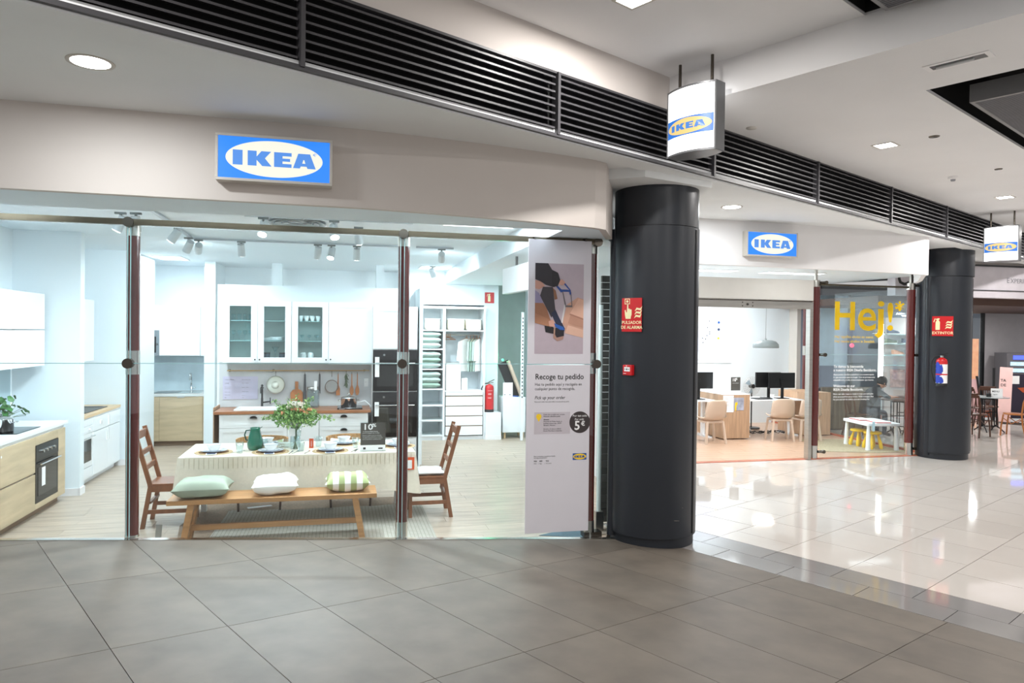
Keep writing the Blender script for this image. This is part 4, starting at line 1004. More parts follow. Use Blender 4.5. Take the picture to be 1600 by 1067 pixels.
o = MB().tube([(0, 0, 0), (.1, -.02, .03), (.19, -.02, -.055)], .007, 8).obj('ladle', 'porc'); single(o, 'white cable-like ladle handle right of the shiny pot', 'ladle', 'S', 1.94, 3.9, .99)
# orange and white box standing on the worktop behind the bouquet
t = mk('food_box', 'small orange and white packet on the walnut worktop beside the bouquet', 'box', 1.00, .911, 3.85); B(0, 0, 0, .16, .05, .11).obj('carton', 'print', t); mb = MB().prism([(0, 0), (.07, 0), (.05, .1), (.01, .06)], -.001, 0); mb.obj('orange_print', 'otag', t)
# upper cabinets: two glass-door units and one plain unit
def glass_unit(label, a, w, doors):
    t = mk('wall_cabinet', label, 'cabinet', a, 1.553, 3.97)
    mb = MB(); h = .86; mb.box(0, .0, 0, w, .34, .018).box(0, 0, h-.018, w, .34, h).box(0, 0, .018, .018, .34, h-.018).box(w-.018, 0, .018, w, .34, h-.018).box(.018, .325, .018, w-.018, .34, h-.018)
    if doors == 2: mb.box(w/2-.009, 0, .018, w/2+.009, .32, h-.018)
    mb.obj('carcass', mat('cab_inner', '#e6f0ee', .5), t)
    dw = w/doors
    for k in range(doors):
        x0 = k*dw; f = .085; g = .002
        mb = MB(); mb.box(x0+g, -.02, g, x0+dw-g, -.001, f-.01).box(x0+g, -.02, h-f+.01, x0+dw-g, -.001, h-g).box(x0+g, -.02, f-.01, x0+f, -.001, h-f+.01).box(x0+dw-f, -.02, f-.01, x0+dw-g, -.001, h-f+.01)
        d = mb.obj('door', 'greyf' if False else 'wht', t, bev=.002); B(x0+f, -.013, f-.01, x0+dw-f, -.009, h-f+.01).obj('door_glass', 'cglass', d)
        kx = x0+dw-.03 if (k == 0 and doors == 2) or doors == 1 else x0+.03
        MB().cyl((kx, -.02, .045), (kx, -.042, .045), .008, .011, 12).obj('knob', 'blk', d)
        for z in (.30, .58): B(x0+.02, .01, z, x0+dw-.02, .32, z+.008).obj('glass_shelf', 'edge', t)
    return t
glass_unit('white glass-door wall cabinet with two doors showing glasses and bowls', .125, .90, 2)
glass_unit('white glass-door wall cabinet with one door showing upside-down cups', 1.027, .50, 1)
t = mk('wall_cabinet', 'plain white framed wall cabinet right of the glass doors', 'cabinet', 1.529, 1.553, 3.97); B(0, 0, 0, .61, .34, .86).obj('carcass', 'wht', t); front_panel(t, 'door', 0, 0, .61, .86, 'wht', .075, handle='kl')
B(.0, -.005, -.02, .61, .33, -.001).obj('light_shelf', 'wht', t)
# crockery inside the cabinets (each piece its own thing)
def glassware(name, label, cat, a, b, z, prof, m_, grp, n=14):
    o = MB().lathe(prof, n).obj(name, m_); return single(o, label, cat, 'S', a, b, z, 0, grp)
GL = [(0, 0), (.026, 0), (.032, .09), (.030, .09), (.024, .006), (0, .006)]; WG = [(0, 0), (.03, .0), (.004, .01), (.004, .07), (.028, .10), (.032, .14), (.030, .14), (.026, .10), (0, .075)]
BO = [(0, 0), (.03, 0), (.06, .045), (.057, .045), (.028, .005), (0, .005)]; MUG = [(.038, 0), (.034, .075), (0, .078)]; PL = [(0, 0), (.06, 0), (.1, .014), (.098, .017), (.06, .006), (0, .006)]
for k in range(4):
    glassware('drinking_glass', 'clear tumbler on the top shelf behind the leftmost glass door', 'glass', .24+.075*k, 4.12, 2.142, GL, 'tglass', 'tumblers on the top cabinet shelf')
    glassware('wine_glass', 'stemmed glass on the middle shelf behind the leftmost glass door', 'glass', .24+.075*k, 4.13, 1.862, WG, 'tglass', 'stemmed glasses on the middle cabinet shelf')
for k in range(2):
    glassware('bowl', 'pale glass bowl on the bottom shelf behind the leftmost glass door', 'bowl', .28+.14*k, 4.12, 1.573, BO, 'tglass', 'glass bowls at the bottom of the cabinet')
for k in range(4): glassware('plate', 'white plate in the stack behind the second glass door', 'plate', .82, 4.12, 1.862+.012*k, PL, 'porc', 'stacked plates in the cabinet', 20)
for k in range(3): glassware('plate', 'white plate in the second stack behind the second glass door', 'plate', .69+.0, 4.15, 1.862+.012*k, PL, 'porc', 'second stack of plates in the cabinet', 20)
glassware('decanter', 'glass funnel-shaped decanter behind the second glass door', 'decanter', .80, 4.10, 1.573, [(0, 0), (.03, 0), (.012, .08), (.012, .12), (.055, .2), (.052, .2), (0, .12)], 'tglass', None)
for k, a in enumerate((.68, .90)):
    t = thing('storage_jar', ['dark blue jar left of the decanter behind the second glass door', 'dark blue jar right of the decanter behind the second glass door'][k], 'jar', 'S', a, 4.1, 1.573)
    MB().lathe([(0, 0), (.05, 0), (.05, .1), (0, .1)], 18).obj('body', mat('slate_jar', '#3b4c5a', .4), t); MB().lathe([(.052, .1), (.05, .12), (0, .12)], 18).obj('lid', 'blk', t)
for k in range(4): glassware('cup', 'white cup lying tilted on the top shelf behind the third glass door', 'cup', 1.14+.08*k, 4.1, 2.142, [(.02, 0), (.038, .075), (.036, .075), (0, .01)], 'porc', 'white cups on the top shelf')
for k in range(3): glassware('wine_glass', 'short stemmed glass on the middle shelf behind the third glass door', 'glass', 1.16+.1*k, 4.1, 1.862, [(r_, z_*.6) for r_, z_ in WG], 'tglass', 'short stemmed glasses')
for k in range(2): glassware('mug', 'white upside-down mug at the bottom behind the third glass door', 'mug', 1.18+.1*k, 4.1, 1.60, [(.04, 0), (.042, .07), (.03, .095), (0, .1)], 'porc', 'upside-down mugs')
o = B(-.12, -.1, 0, .12, .1, .006).obj('wire_tray', 'dsteel'); single(o, 'wire tray carrying the upside-down mugs', 'tray', 'S', 1.24, 4.12, 1.592)
# utensil rail
t = mk('utensil_rail', 'long brass rail on the wall below the wall cabinets', 'rail', .14, 1.43, 4.27)
MB().cyl((0, -.03, 0), (1.97, -.03, 0), .008, n=10).obj('bar', mat('brass', '#c9a775', .35, .6), t)
for x in (.03, .62, 1.9): MB().cyl((x, -.03, 0), (x, .028, 0), .008, n=8).cyl((x, .02, 0), (x, .028, 0), .02, n=12).obj('bracket', 'steel', t)
def hang(o_t, h=.03): MB().tube([(0, .0, 0), (0, .012, .012), (0, .0, .022), (0, -.012, .012), (0, -.006, -h)], .003, 6).obj('hook', 'dsteel', o_t)
t = mk('colander', 'pale enamel colander hanging on the rail', 'colander', .80, 1.40, 4.20); MB().T
mb = MB(); mb.T = Matrix.Translation((0, -.005, -.17)) @ Matrix.Rotation(R(90), 4, 'X'); mb.lathe([(0, .05), (.06, .045), (.105, .015), (.125, .0), (.128, 0), (.11, .018), (.062, .05), (0, .056)], 28); mb.obj('bowl', mat('cream_enamel', '#d9dccf', .25), t)
mb = MB(); mb.T = Matrix.Translation((0, -.06, -.17)) @ Matrix.Rotation(R(90), 4, 'X'); mb.lathe([(0, .0), (.05, .0), (.055, .006), (0, .006)], 20); mb.obj('foot', mat('cream_enamel', '#d9dccf', .25), t); hang(t, .04)
t = mk('cutting_board', 'brown wooden paddle cutting board leaning on the wall', 'cutting board', 1.085, .912, 4.245); mb = MB(); tri_poly(mb, [(-.085, 0), (.085, 0), (.085, .20), (.06, .235), (.022, .25), (.022, .36), (-.022, .36), (-.022, .25), (-.06, .235), (-.085, .20)], -.01, .01); mb.obj('board', 'wood', t)
for k, (a, nm, h_) in enumerate([(1.20, 'dark rolled cloth hanging between board and jar', .42), (1.405, 'slim dark spatula set hanging right of the big jar', .30)]):
    t = mk('hanging_utensil', nm, 'utensil', a, 1.38, 4.235); MB().cyl((0, 0, -h_+.02), (0, 0, 0), .022-.008*k, .012, 12).obj('body', mat('slate_cloth', '#56585c', .8), t); hang(t, -.0)
t = mk('glass_jar', 'large clear swing-top glass jar on the worktop', 'jar', 1.315, .912, 4.12); MB().lathe([(0, 0), (.09, 0), (.095, .02), (.095, .22), (.075, .26), (.072, .26), (.09, .215), (.09, .01), (0, .01)], 24).obj('body', 'tglass', t); MB().lathe([(.08, .26), (.082, .29), (0, .295)], 24).obj('lid', 'steel', t); B(.02, -.097, .25, .06, -.095, .38).obj('tag', 'print', t)
t = mk('sieve', 'round rimmed sieve hanging right of the glass jar', 'sieve', 1.575, 1.40, 4.23); mb = MB(); mb.tube([(.09*math.cos(R(d)), -.0, -.20+.09*math.sin(R(d))) for d in range(0, 360, 15)], .006, 6, True); mb.obj('rim', mat('sieve_rim', '#8b7c70', .4, .4), t)
MB().cyl((0, 0, -.20), (0, .004, -.20), .086, n=28).obj('mesh', mat('sieve_mesh', '#a9aaa9', .5, .4, var=.2, scale=200), t); hang(t, .06)
for k, (a, nm, bw) in enumerate([(1.665, 'flat wooden turner hanging beside the sieve', 1), (1.86, 'round wooden spoon hanging left of the last spoon', 0), (1.94, 'rightmost wooden spoon hanging on the rail', 0)]):
    t = mk('wooden_spoon', nm, 'spoon', a, 1.38, 4.235); mb = MB(); tri_poly(mb, [(-.006, 0), (.006, 0), (.009, -.16), (.028, -.22), (.028, -.31 if bw else -.27), (.012, -.31), (-.012, -.31), (-.028, -.31 if bw else -.27), (-.028, -.22), (-.009, -.16)], -.005, .005); mb.obj('blade', 'wood', t); hang(t, 0)
t = mk('herb_bunch', 'small hanging bunch of dried green herbs', 'herbs', 1.78, 1.40, 4.22); mb = MB(); rnd = random.Random(5)
for k in range(60):
    a = rnd.random()*6.28; r_ = rnd.random()*.04; z = -.05-rnd.random()*.18; mb.bar((r_*math.cos(a)*.4, r_*math.sin(a)*.4, z+.04), (r_*math.cos(a), r_*math.sin(a), z), .012, .002)
o = mb.obj('sprigs', mat('herb', '#5b6a50', .8, var=.3, scale=40), t); o['kind'] = 'stuff'; hang(t, 0)
t = mk('price_tag', 'small white price tag at the right end of the rail', 'tag', 2.04, 1.19, 4.285); B(0, 0, 0, .06, .003, .12).obj('card', 'print', t); MB().text('29', .02, .012, .06, -.001).obj('print', 'inkg', t)
t = mk('info_panel', 'pale violet information sheet on the wall left of the black tap', 'notice', .08, 1.02, 4.285); B(0, 0, 0, .47, .004, .325).obj('sheet', mat('pale_violet', '#c9c6dc', .6), t)
mb = MB(); 
for zz, s, tx in ((.275, .018, 'Cocina completa'), (.22, .02, '1.599€'), (.17, .011, 'Precio total cocina'), (.15, .011, 'electrodomésticos'), (.10, .011, 'puertas y cajones'), (.06, .011, 'incluye encimera'), (.02, .014, '99€')): mb.text(tx, s, .025, zz, -.001, res=1)
for zz, s, tx in ((.275, .016, 'Así es esta cocina'), (.225, .012, 'Diseño     Entrega'), (.165, .012, 'Montaje    Medida'), (.105, .012, 'Garantía  25 años'), (.05, .012, 'Servicios'), (.02, .014, '10€')): mb.text(tx, s, .255, zz, -.001, res=1)
o = mb.obj('print', 'inkd', t)
o = B(0, 0, 0, 2.74, .004, .64).obj('backsplash', mat('grey_splash', '#cdd0d2', .5)); single(o, 'light grey backsplash behind the utensil rail', 'backsplash', 'S', .03, 4.294, .912)
# tall oven unit
t = mk('oven_tower', 'tall grey framed tower with two black ovens behind the right post', 'oven tower', 2.135, 0, 3.68)
B(0, 0, .09, .62, .60, 2.36).obj('carcass', 'greyf', t); B(0, .06, 0, .62, .075, .09).obj('plinth', 'plinth', t)
front_panel(t, 'door', 0, 1.76, .62, 2.36, 'wht', .07); front_panel(t, 'drawer', 0, .09, .62, .50, GF, .055)
for z0, h_, nm in ((1.17, .58, 'u'), (.52, .64, 'l')):
    o = oven(t, 0, z0, .62, h_, knobs=2, panel_h=.14)
    B(.03, -.03, z0+h_-.34 if nm == 'l' else z0+h_-.38, .09, -.028, z0+h_-.10 if nm == 'u' else z0+h_-.14).obj('paper_tag', 'print', o)
o = B(0, -.64, 0, .02, 0, 2.63).obj('end_panel', 'shopw'); single(o, 'tall white end panel right of the oven tower', 'panel', 'S', 2.78, 4.28, 0)
o = B(0, -.30, 0, .1, 0, 2.6).obj('end_panel', 'wht'); single(o, 'tall white narrow panel beyond the oven tower, before the open wardrobe', 'panel', 'S', 2.80, 4.60, 0)

# ================================================================== WARDROBE
t = thing('open_wardrobe', 'white open wardrobe with drawers, shelves and hanging rail at the back', 'wardrobe', 'S', 3.02, 6.72, 0)
mb = MB(); mb.box(0, 0, 0, .02, .57, 2.49).box(.53, 0, 0, .57, .57, 2.49).box(1.30, 0, 0, 1.325, .57, 2.49).box(.02, .0, 2.45, 1.30, .57, 2.49).box(.02, .02, 0, 1.30, .03, .07); mb.obj('frame', 'wht', t)
B(.02, .55, .07, 1.30, .565, 2.45).obj('back_panel', mat('wardrobe_back', '#dfe9ec', .5), t)
for z in (.07, .35, .63, .94, 1.31, 1.68, 2.03): B(.02, .0, z, .53, .55, z+.022).obj('shelf', 'wht', t)
for z in (2.03, .90): B(.57, .0, z, 1.30, .55, z+.022).obj('shelf', 'wht', t)
for k in range(3): B(.03, -.012, .095+.28*k, .52, .0, .17+.28*k).obj('glass_drawer', 'cglass', t); B(.03, -.02, .08+.28*k, .52, .0, .11+.28*k).obj('drawer_front', 'wht', t)
for k in range(4):
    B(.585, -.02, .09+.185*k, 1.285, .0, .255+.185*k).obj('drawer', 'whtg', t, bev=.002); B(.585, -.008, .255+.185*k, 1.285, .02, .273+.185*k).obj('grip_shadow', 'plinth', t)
B(.585, -.02, .835, 1.285, 0, .895).obj('tray_front', 'wht', t); MB().cyl((.57, .27, 1.96), (1.30, .27, 1.96), .012, n=10).obj('hanging_rail', 'steel', t)
def basket(label, a, w):
    t = thing('storage_basket', label, 'basket', 'S', a, 6.86, 2.055)
    MB().prismz([(-w/2, -.12), (w/2, -.12), (w/2+.0, .16), (-w/2, .16)], 0, .2).obj('body', mat('cream_basket', '#efe8d4', .7, var=.05, scale=30), t, bev=.03); MB().tube([(-w/2-.005, -.125, .2), (w/2+.005, -.125, .2), (w/2+.005, .165, .2), (-w/2-.005, .165, .2)], .008, 8, True).obj('rim', 'white_c', t)
basket('cream storage basket, left of the two on the wardrobe top shelf', 3.80, .30); basket('cream storage basket, right of the two on the wardrobe top shelf', 4.13, .28); basket('cream storage box at the top of the narrow wardrobe column', 3.36, .26)
def cushion_mb(w, d, h, seed=0, n=14, pinch=.12, wr=.006):
    rnd = random.Random(seed); ph = [rnd.uniform(0, 6.28) for _ in range(4)]
    vs = []; fs = []
    for s in (1, -1):
        for j in range(n+1):
            for i in range(n+1):
                u_ = -1+2*i/n; v_ = -1+2*j/n
                e = (1-u_**4)*(1-v_**4); e = max(0, e)**.5
                k = 1-pinch*(1-u_*u_)*abs(v_)**3; k2 = 1-pinch*(1-v_*v_)*abs(u_)**3
                z = s*h/2*e*(1+.10*math.sin(3*u_+ph[0])*math.sin(2.5*v_+ph[1]))+wr*math.sin(9*u_+ph[2])*math.sin(7*v_+ph[3])*e
                vs.append((u_*w/2*k2, v_*d/2*k, z+h/2))
    m_ = (n+1)*(n+1)
    for j in range(n):
        for i in range(n):
            a = j*(n+1)+i; fs.append((a, a+1, a+n+2, a+n+1)); fs.append((m_+a, m_+a+n+1, m_+a+n+2, m_+a+1))
    return MB()._add(vs, fs, True)
for j, z in enumerate((1.705, 1.335, .965)):
    for k in range(3):
        o = cushion_mb(.46, .46, .115, seed=j*3+k).obj('folded_duvet', 'linen_d' if (j == 2 and k == 0) or k == 1 and j == 1 else 'linen_g')
        single(o, ['%s folded mint duvet on the %s shelf of the wardrobe' % (['lowest', 'middle', 'top'][k], ['upper', 'middle', 'lower'][j])][0], 'bedding', 'S', 3.295, 6.93, z+.099*k+.001, 0)
rnd = random.Random(11)
gar = [('white shirt hanging foremost on the wardrobe rail', 'white_c', 4.03), ('pale blue shirt hanging second on the wardrobe rail', 'linen_g', 4.11), ('grey-green top hanging third on the wardrobe rail', 'linen_d', 4.17), ('teal shirt hanging fourth on the wardrobe rail', 'linen_g', 4.23), ('white blouse hanging last on the wardrobe rail', 'white_c', 4.285)]
for k, (lb, m_, a) in enumerate(gar):
    t = thing('hanging_garment', lb, 'garment', 'S', a, 6.99, 1.27, R(72-4*k) if k else R(35))
    MB().tube([(-.0, 0, .69), (0.01, 0, .665), (0, 0, .64), (-.19, 0, .56)], .006, 6).tube([(0, 0, .64), (.19, 0, .56)], .008, 6).obj('hanger', 'wood', t)
    mb = MB(); P = [(-.2, .56), (-.05, .62), (.05, .62), (.2, .56), (.24, .2), (.17, .2), (.17, 0), (-.17, 0), (-.17, .2), (-.24, .2)]; tri_poly(mb, P, -.016, .016); mb.obj('cloth', m_, t, bev=.01)
for k in range(3):
    o = MB().tube([(0, 0, .05), (.008, .01, .03), (0, 0, 0), (-.10, .08, -.06), (.10, -.08, -.06), (0, 0, 0)], .006, 6).obj('clothes_hanger', 'wood'); single(o, 'empty wooden hanger at the left end of the wardrobe rail', 'hanger', 'S', 3.64+.035*k, 6.97, 1.93, 0, 'empty hangers')
t = thing('folded_clothes', 'stack of white boxes and linen on the wardrobe floor above the drawers', 'linen', 'S', 3.62, 6.80, .925); B(0, 0, 0, .28, .4, .5).obj('box', 'white_c', t, bev=.01); B(.30, .05, 0, .42, .4, .22).obj('folded_cloth', 'wht', t, bev=.01)
# red extinguisher, its sign, the low white box
t = thing('low_cabinet', 'low white boxed plinth carrying the red fire extinguisher', 'cabinet', 'S', 4.345, 6.62, 0); B(0, 0, .0, .30, .31, .51).obj('box', 'wht', t, bev=.003); B(-.005, -.008, 0, .305, 0, .08).obj('skirting', 'paint', t)
t = extinguisher('red fire extinguisher standing on the low white plinth in the showroom', .56, .085, 'red'); put(t, 'S', 4.445, 6.78, .512)
mb = MB(); mb.text('CO', .04, -.04, .33, -.087, .01); mb.text('5 KG', .03, -.045, .26, -.087, .01); mb.text('POLVO ABC', .016, -.045, .40, -.087, .005); mb.obj('label_text', 'print', t)
t = thing('extinguisher_sign', 'square red extinguisher symbol sign on the white wall above the wardrobe', 'sign', 'S', 4.445, 6.945, 2.575); B(-.107, -.006, 0, .107, 0, .205).obj('plate', 'red', t); ext_symbol(t, .01, .03, .12, -.0065)
# pickup area: cabinet with screen, display lightbox
t = thing('pickup_cabinet', 'white cabinet on wooden legs beside the poster, holding a leaning screen', 'cabinet', 'S', 4.70, 6.72, 0)
B(0, 0, .12, .44, .42, .79).obj('body', 'wht', t, bev=.004)
for x in (.05, .40):
    for y in (.05, .37): MB().cyl((x, y, 0), (x, y, .12), .02, .024, 12).obj('leg', 'ptop', t)
t = thing('notice_stand', 'white notice standing on the pickup cabinet', 'notice', 'S', 4.715, 6.80, .792); B(0, 0, 0, .19, .01, .27).obj('sheet', 'print', t); B(.02, -.001, .03, .05, 0, .05).box(.12, -.001, .03, .15, 0, .05).obj('print', 'inkg', t)
t = thing('leaning_screen', 'grey and black screen panel leaning back on the pickup cabinet', 'screen', 'S', 4.92, 6.86, .792); mb = MB(); mb.bar((.08, 0, .0), (-.20, .02, .66), .22, .03, (0, 1, 0)); mb.obj('black_side', 'blk', t); MB().bar((.15, -.03, .02), (-.11, 0, .68), .05, .22, (0, 1, 0)).obj('grey_edge', 'shell', t)
MB().sph((-.20, .02, .70), .02).obj('green_lamp', 'greenled', t); lamp('green_light', 'POINT', 6, t, (-.22, .06, .75), .03, color=(.1, 1, .5))
o = B(0, 0, 0, .018, .3, .02).obj('blue_strap', 'ikb'); single(o, 'blue strap lying on the pickup cabinet', 'strap', 'S', 5.0, 6.74, .793, R(50))
# hanging white lightbox inside the shop, in depth, with two ceiling bars
t = thing('lightbox_sign', 'white box sign hanging inside the showroom, half hidden by the poster', 'sign', 'W', -.09, 9.01, 2.49, math.atan2(-.92, .28))
B(0, -.04, 0, 1.4, .04, .31).obj('box', 'wht', t, bev=.003)
for x in (.45, 1.0): B(x, -.012, .31, x+.03, .012, .425).obj('bracket', 'fgrey', t)
# rack uprights behind poster edge
o = B(0, 0, 0, .03, .05, 2.45)
for k in range(30): pass
t = thing('shelf_upright', 'slotted white shelf upright standing left of the poster', 'upright', 'S', 4.98, 6.45, 0); B(0, 0, 0, .045, .05, 2.4).obj('profile', 'wht', t)
for k in range(22): B(.012, -.003, .8+.07*k, .033, 0, .83+.07*k).obj('slot', 'blk', t)
# mat at the door and tiny floor sticker
o = MB().prismz([(0, 0), (.42, -.16), (.62, .06), (.25, .12)], 0, .006).obj('doormat', mat('blue_grey_mat', '#57707c', .9, var=.1, scale=40)); single(o, 'small dark blue-grey mat below the poster boards', 'mat', 'S', 3.62, .28, .001)
# ================================================================== RUGS, TABLE, BENCH
t = thing('jute_rug', 'brown jute rug under the far half of the dining table', 'rug', 'S', .0, 0, 0)
mb = MB(); mb.prismz([(.28, .30), (2.45, 1.2), (2.42, 2.22), (.22, 2.28), (.12, 1.3)], .0, .008); mb.obj('weave', 'jute', t)
t = thing('woven_rug', 'large pale grey checked rug under bench and dining table', 'rug', 'S', .0, 0, 0)
nx_, ny_ = 22, 14; vs = []; fs = []
rnd = random.Random(2)
for j in range(ny_+1):
    for i in range(nx_+1):
        u_, v_ = i/nx_, j/ny_
        x = .46+(2.62-.46)*u_+ (.06*v_ if i == 0 else 0); y = .06+1.72*v_+.03*math.sin(u_*9)*v_
        z = .014+.004*math.sin(u_*31)*v_*v_+(.012*max(0, math.sin(u_*12+1)) if j == ny_ else 0)
        vs.append((x, y, z))
for j in range(ny_):
    for i in range(nx_): a = j*(nx_+1)+i; fs.append((a, a+1, a+nx_+2, a+nx_+1))
m_ = mat('checked_weave', '#bdb9ae', .95, var=.08, scale=30, bump=.2)
nt = m_.node_tree; bs = nt.nodes['Principled BSDF']; tc = nt.nodes.new('ShaderNodeTexCoord'); br = nt.nodes.new('ShaderNodeTexBrick')
br.inputs['Color1'].default_value = hexc('#b3afa4')+(1,); br.inputs['Color2'].default_value = hexc('#a8a499')+(1,); br.inputs['Mortar'].default_value = hexc('#8f8b81')+(1,)
br.inputs['Scale'].default_value = 1; br.inputs['Brick Width'].default_value = .036; br.inputs['Row Height'].default_value = .028; br.inputs['Mortar Size'].default_value = .004; br.offset = 0
nt.links.new(tc.outputs['Object'], br.inputs['Vector']); nt.links.new(br.outputs[0], bs.inputs['Base Color'])
MB()._add(vs, fs, True).obj('weave', m_, t)
for k, (a, b, w, r_, lb) in enumerate([(.83, 1.9, .26, .3, 'paper tag lying on the rug behind the bench, far left'), (.78, .44, .13, .1, 'leftmost small white tape strip on the front of the rug'), (1.02, .46, .2, .12, 'second white tape strip on the front of the rug'), (1.62, .46, .42, .06, 'longest white tape strip on the front of the rug')]):
    o = B(-w/2, -.03, 0, w/2, .03, .002).obj('paper_strip', 'print'); single(o, lb, 'paper', 'S', a, b, .021 if b < 1.8 else .03, r_)

t = thing('dining_table', 'white-legged dining table covered by the cream cloth', 'table', 'S', 1.31, 1.47, 0)
B(-1.12, -.42, .715, 1.12, .42, .74).obj('tabletop', 'wht', t)
for x in (-1.05, 1.03):
    for y in (-.36, .36): B(x-.028, y-.028, .022, x+.028, y+.028, .715).obj('leg', 'wht', t, bev=.003)
# tablecloth: top sheet and draped skirt with soft folds
t = thing('tablecloth', 'cream linen tablecloth with thin pleated stripes on its edge', 'tablecloth', 'S', 1.31, 1.47, 0)
hx, hy, zt = 1.155, .455, .746
P = []
def per(n):
    out = []
    L_ = [(-hx, -hy), (hx, -hy), (hx, hy), (-hx, hy)]
    for k in range(4):
        a = L_[k]; b_ = L_[(k+1) % 4]; m2 = n if k % 2 == 0 else n//2
        for i in range(m2): out.append((a[0]+(b_[0]-a[0])*i/m2, a[1]+(b_[1]-a[1])*i/m2, k, i/m2))
    return out
pts = per(56); N_ = len(pts); rows = [0, .03, .12, .20, .30, .385]; vs = []; fs = []
for ri, dz in enumerate(rows):
    for x, y, k, f in pts:
        nrm = [(0, -1), (1, 0), (0, 1), (-1, 0)][k]
        cdist = min(f, 1-f); corner = max(0, 1-cdist*9)
        w = .012*math.sin(f*22+k*2)*dz/.38+.008*math.sin(f*51+k)*dz/.38
        out_ = .006+(.02*dz/.38)+w
        ex = corner*.05*dz/.38
        vs.append((x+nrm[0]*out_+(ex if x > 0 else -ex)*(1 if k % 2 == 0 else .3), y+nrm[1]*out_+(ex if y > 0 else -ex)*(.3 if k % 2 == 0 else 1), zt-dz-(.02*math.sin(f*14+k) if ri == len(rows)-1 else 0)-corner*.03*(dz/.38)))
for r_ in range(len(rows)-1):
    for i in range(N_): j = (i+1) % N_; fs.append((r_*N_+i, (r_+1)*N_+i, (r_+1)*N_+j, r_*N_+j))
mb = MB()._add(vs, fs, True); mb.obj('skirt', 'cloth', t)
MB()._add([(x, y, zt) for x, y, k, f in pts]+[(0, 0, zt)], [(N_, i, (i+1) % N_) for i in range(N_)]).obj('top_sheet', 'cloth', t)
mb = MB(); x = -hx+.06
while x < hx-.03:
    mb.box(x, -hy-.0175+.0, zt-.115, x+.003, -hy-.006, zt-.01); x += .045
# stripes follow the skirt a few mm proud
o = mb.obj('pleat_stripes', mat('stripe_thread', '#b9ad93', .9), t); o['kind'] = 'stuff'
o = B(0, -.002, 0, .10, 0, .13).obj('price_tag', 'otag'); single(o, 'orange and white price tag hanging from the tablecloth near the right post', 'tag', 'S', 2.355, .985, .565)
B(.012, -.004, .012, .075, -.002, .10).obj('label', 'print', o)
# bench
t = thing('oak_bench', 'honey oak bench with splayed legs in front of the table', 'bench', 'S', 1.11, .64, 0)
B(-.935, -.19, .408, .935, .19, .45).obj('seat', 'bench', t, bev=.003)
for s in (-1, 1):
    for y in (-.135, .135):
        MB().bar((s*.80, y, 0.022), (s*.73, y, .408), .055, .095, (0, 1, 0)).obj('leg', 'bench', t, bev=.002)
    MB().bar((s*.745, -.17, .35), (s*.745, .17, .35), .04, .06).obj('crossbar', 'bench', t)
B(-.765, -.02, .13, .765, .02, .18).obj('stretcher', 'bench', t, bev=.002)
def cushion(label, a, b, z, w, d, h, m_, rz=0, seed=0, rx=0.0, **kw):
    t = cushion_mb(w, d, h, seed, 18, **kw).obj('cushion', m_); single(t, label, 'cushion', 'S', a, b, z, rz); t.rotation_euler = (rx, 0, FR['S'][1]+rz); return t
c1 = cushion('sage green cushion on the left end of the bench', .46, .63, .452, .50, .43, .17, 'sage', R(2), 1, R(-2))
c2 = cushion('plain white cushion in the middle of the bench', 1.10, .645, .452, .43, .38, .17, 'white_c', R(3), 2, R(-2))
m_ = mat('green_white_stripes', '#f1f0ea', .9, var=.02, scale=8, bump=.15)
nt = m_.node_tree; bs = nt.nodes['Principled BSDF']; tc = nt.nodes.new('ShaderNodeTexCoord'); sx = nt.nodes.new('ShaderNodeSeparateXYZ'); mm = nt.nodes.new('ShaderNodeMath'); mm.operation = 'MODULO'; mm.inputs[1].default_value = .112
a1 = nt.nodes.new('ShaderNodeMath'); a1.operation = 'ADD'; a1.inputs[1].default_value = 1.12+.028; g_ = nt.nodes.new('ShaderNodeMath'); g_.operation = 'GREATER_THAN'; g_.inputs[1].default_value = .056
mx = nt.nodes.new('ShaderNodeMixRGB'); mx.inputs[1].default_value = hexc('#f3f2ee')+(1,); mx.inputs[2].default_value = hexc('#a5b07c')+(1,)
for a_, b_ in ((tc.outputs['Object'], sx.inputs[0]), (sx.outputs[0], a1.inputs[0]), (a1.outputs[0], mm.inputs[0]), (mm.outputs[0], g_.inputs[0]), (g_.outputs[0], mx.inputs[0]), (mx.outputs[0], bs.inputs['Base Color'])): nt.links.new(a_, b_)
c3 = cushion('green and white striped cushion on the right end of the bench', 1.77, .66, .452, .43, .36, .17, m_, R(1), 3, R(-2))

def ladder_chair(label, a, b, rz):
    """local: seat centre at origin, chair faces +x"""
    t = thing('dining_chair', label, 'chair', 'S', a, b, 0, rz, 'reddish pine chairs at the table ends')
    B(-.21, -.20, .425, .21, .20, .45).obj('seat', 'chairw', t, bev=.003)
    for y in (-.195, .195):
        MB().bar((.185, y*.97, 0), (.185, y*.97, .425), .036, .036).obj('leg', 'chairw', t)
        MB().bar((-.255, y, 0), (-.18, y, .44), .04, .032, (0, 1, 0)).bar((-.18, y, .42), (-.335, y, .99), .04, .03, (0, 1, 0)).obj('leg', 'chairw', t)
        B(-.18, y-.012, .37, .185, y+.012, .425).obj('apron', 'chairw', t)
        MB().bar((-.225, y, .17), (.185, y, .17), .02, .04).obj('stretcher', 'chairw', t)
    B(.165, -.18, .37, .19, .18, .425).obj('apron', 'chairw', t); MB().bar((-.195, -.18, .26), (-.195, .18, .26), .03, .025).obj('stretcher', 'chairw', t)
    for z, h in ((.93, .08), (.76, .05), (.61, .05)):
        x = -.18-(z-.42)*.272; MB().bar((x, -.185, z), (x, .185, z), .02, h, (0, 0, 1)).obj('back_slat', 'chairw', t)
    return t
ladder_chair('reddish pine ladder-back chair at the left end of the table, behind the post', .035, 1.47, 0)
ladder_chair('reddish pine ladder-back chair with a pale seat pad at the right end of the table', 2.62, 1.36, R(180))
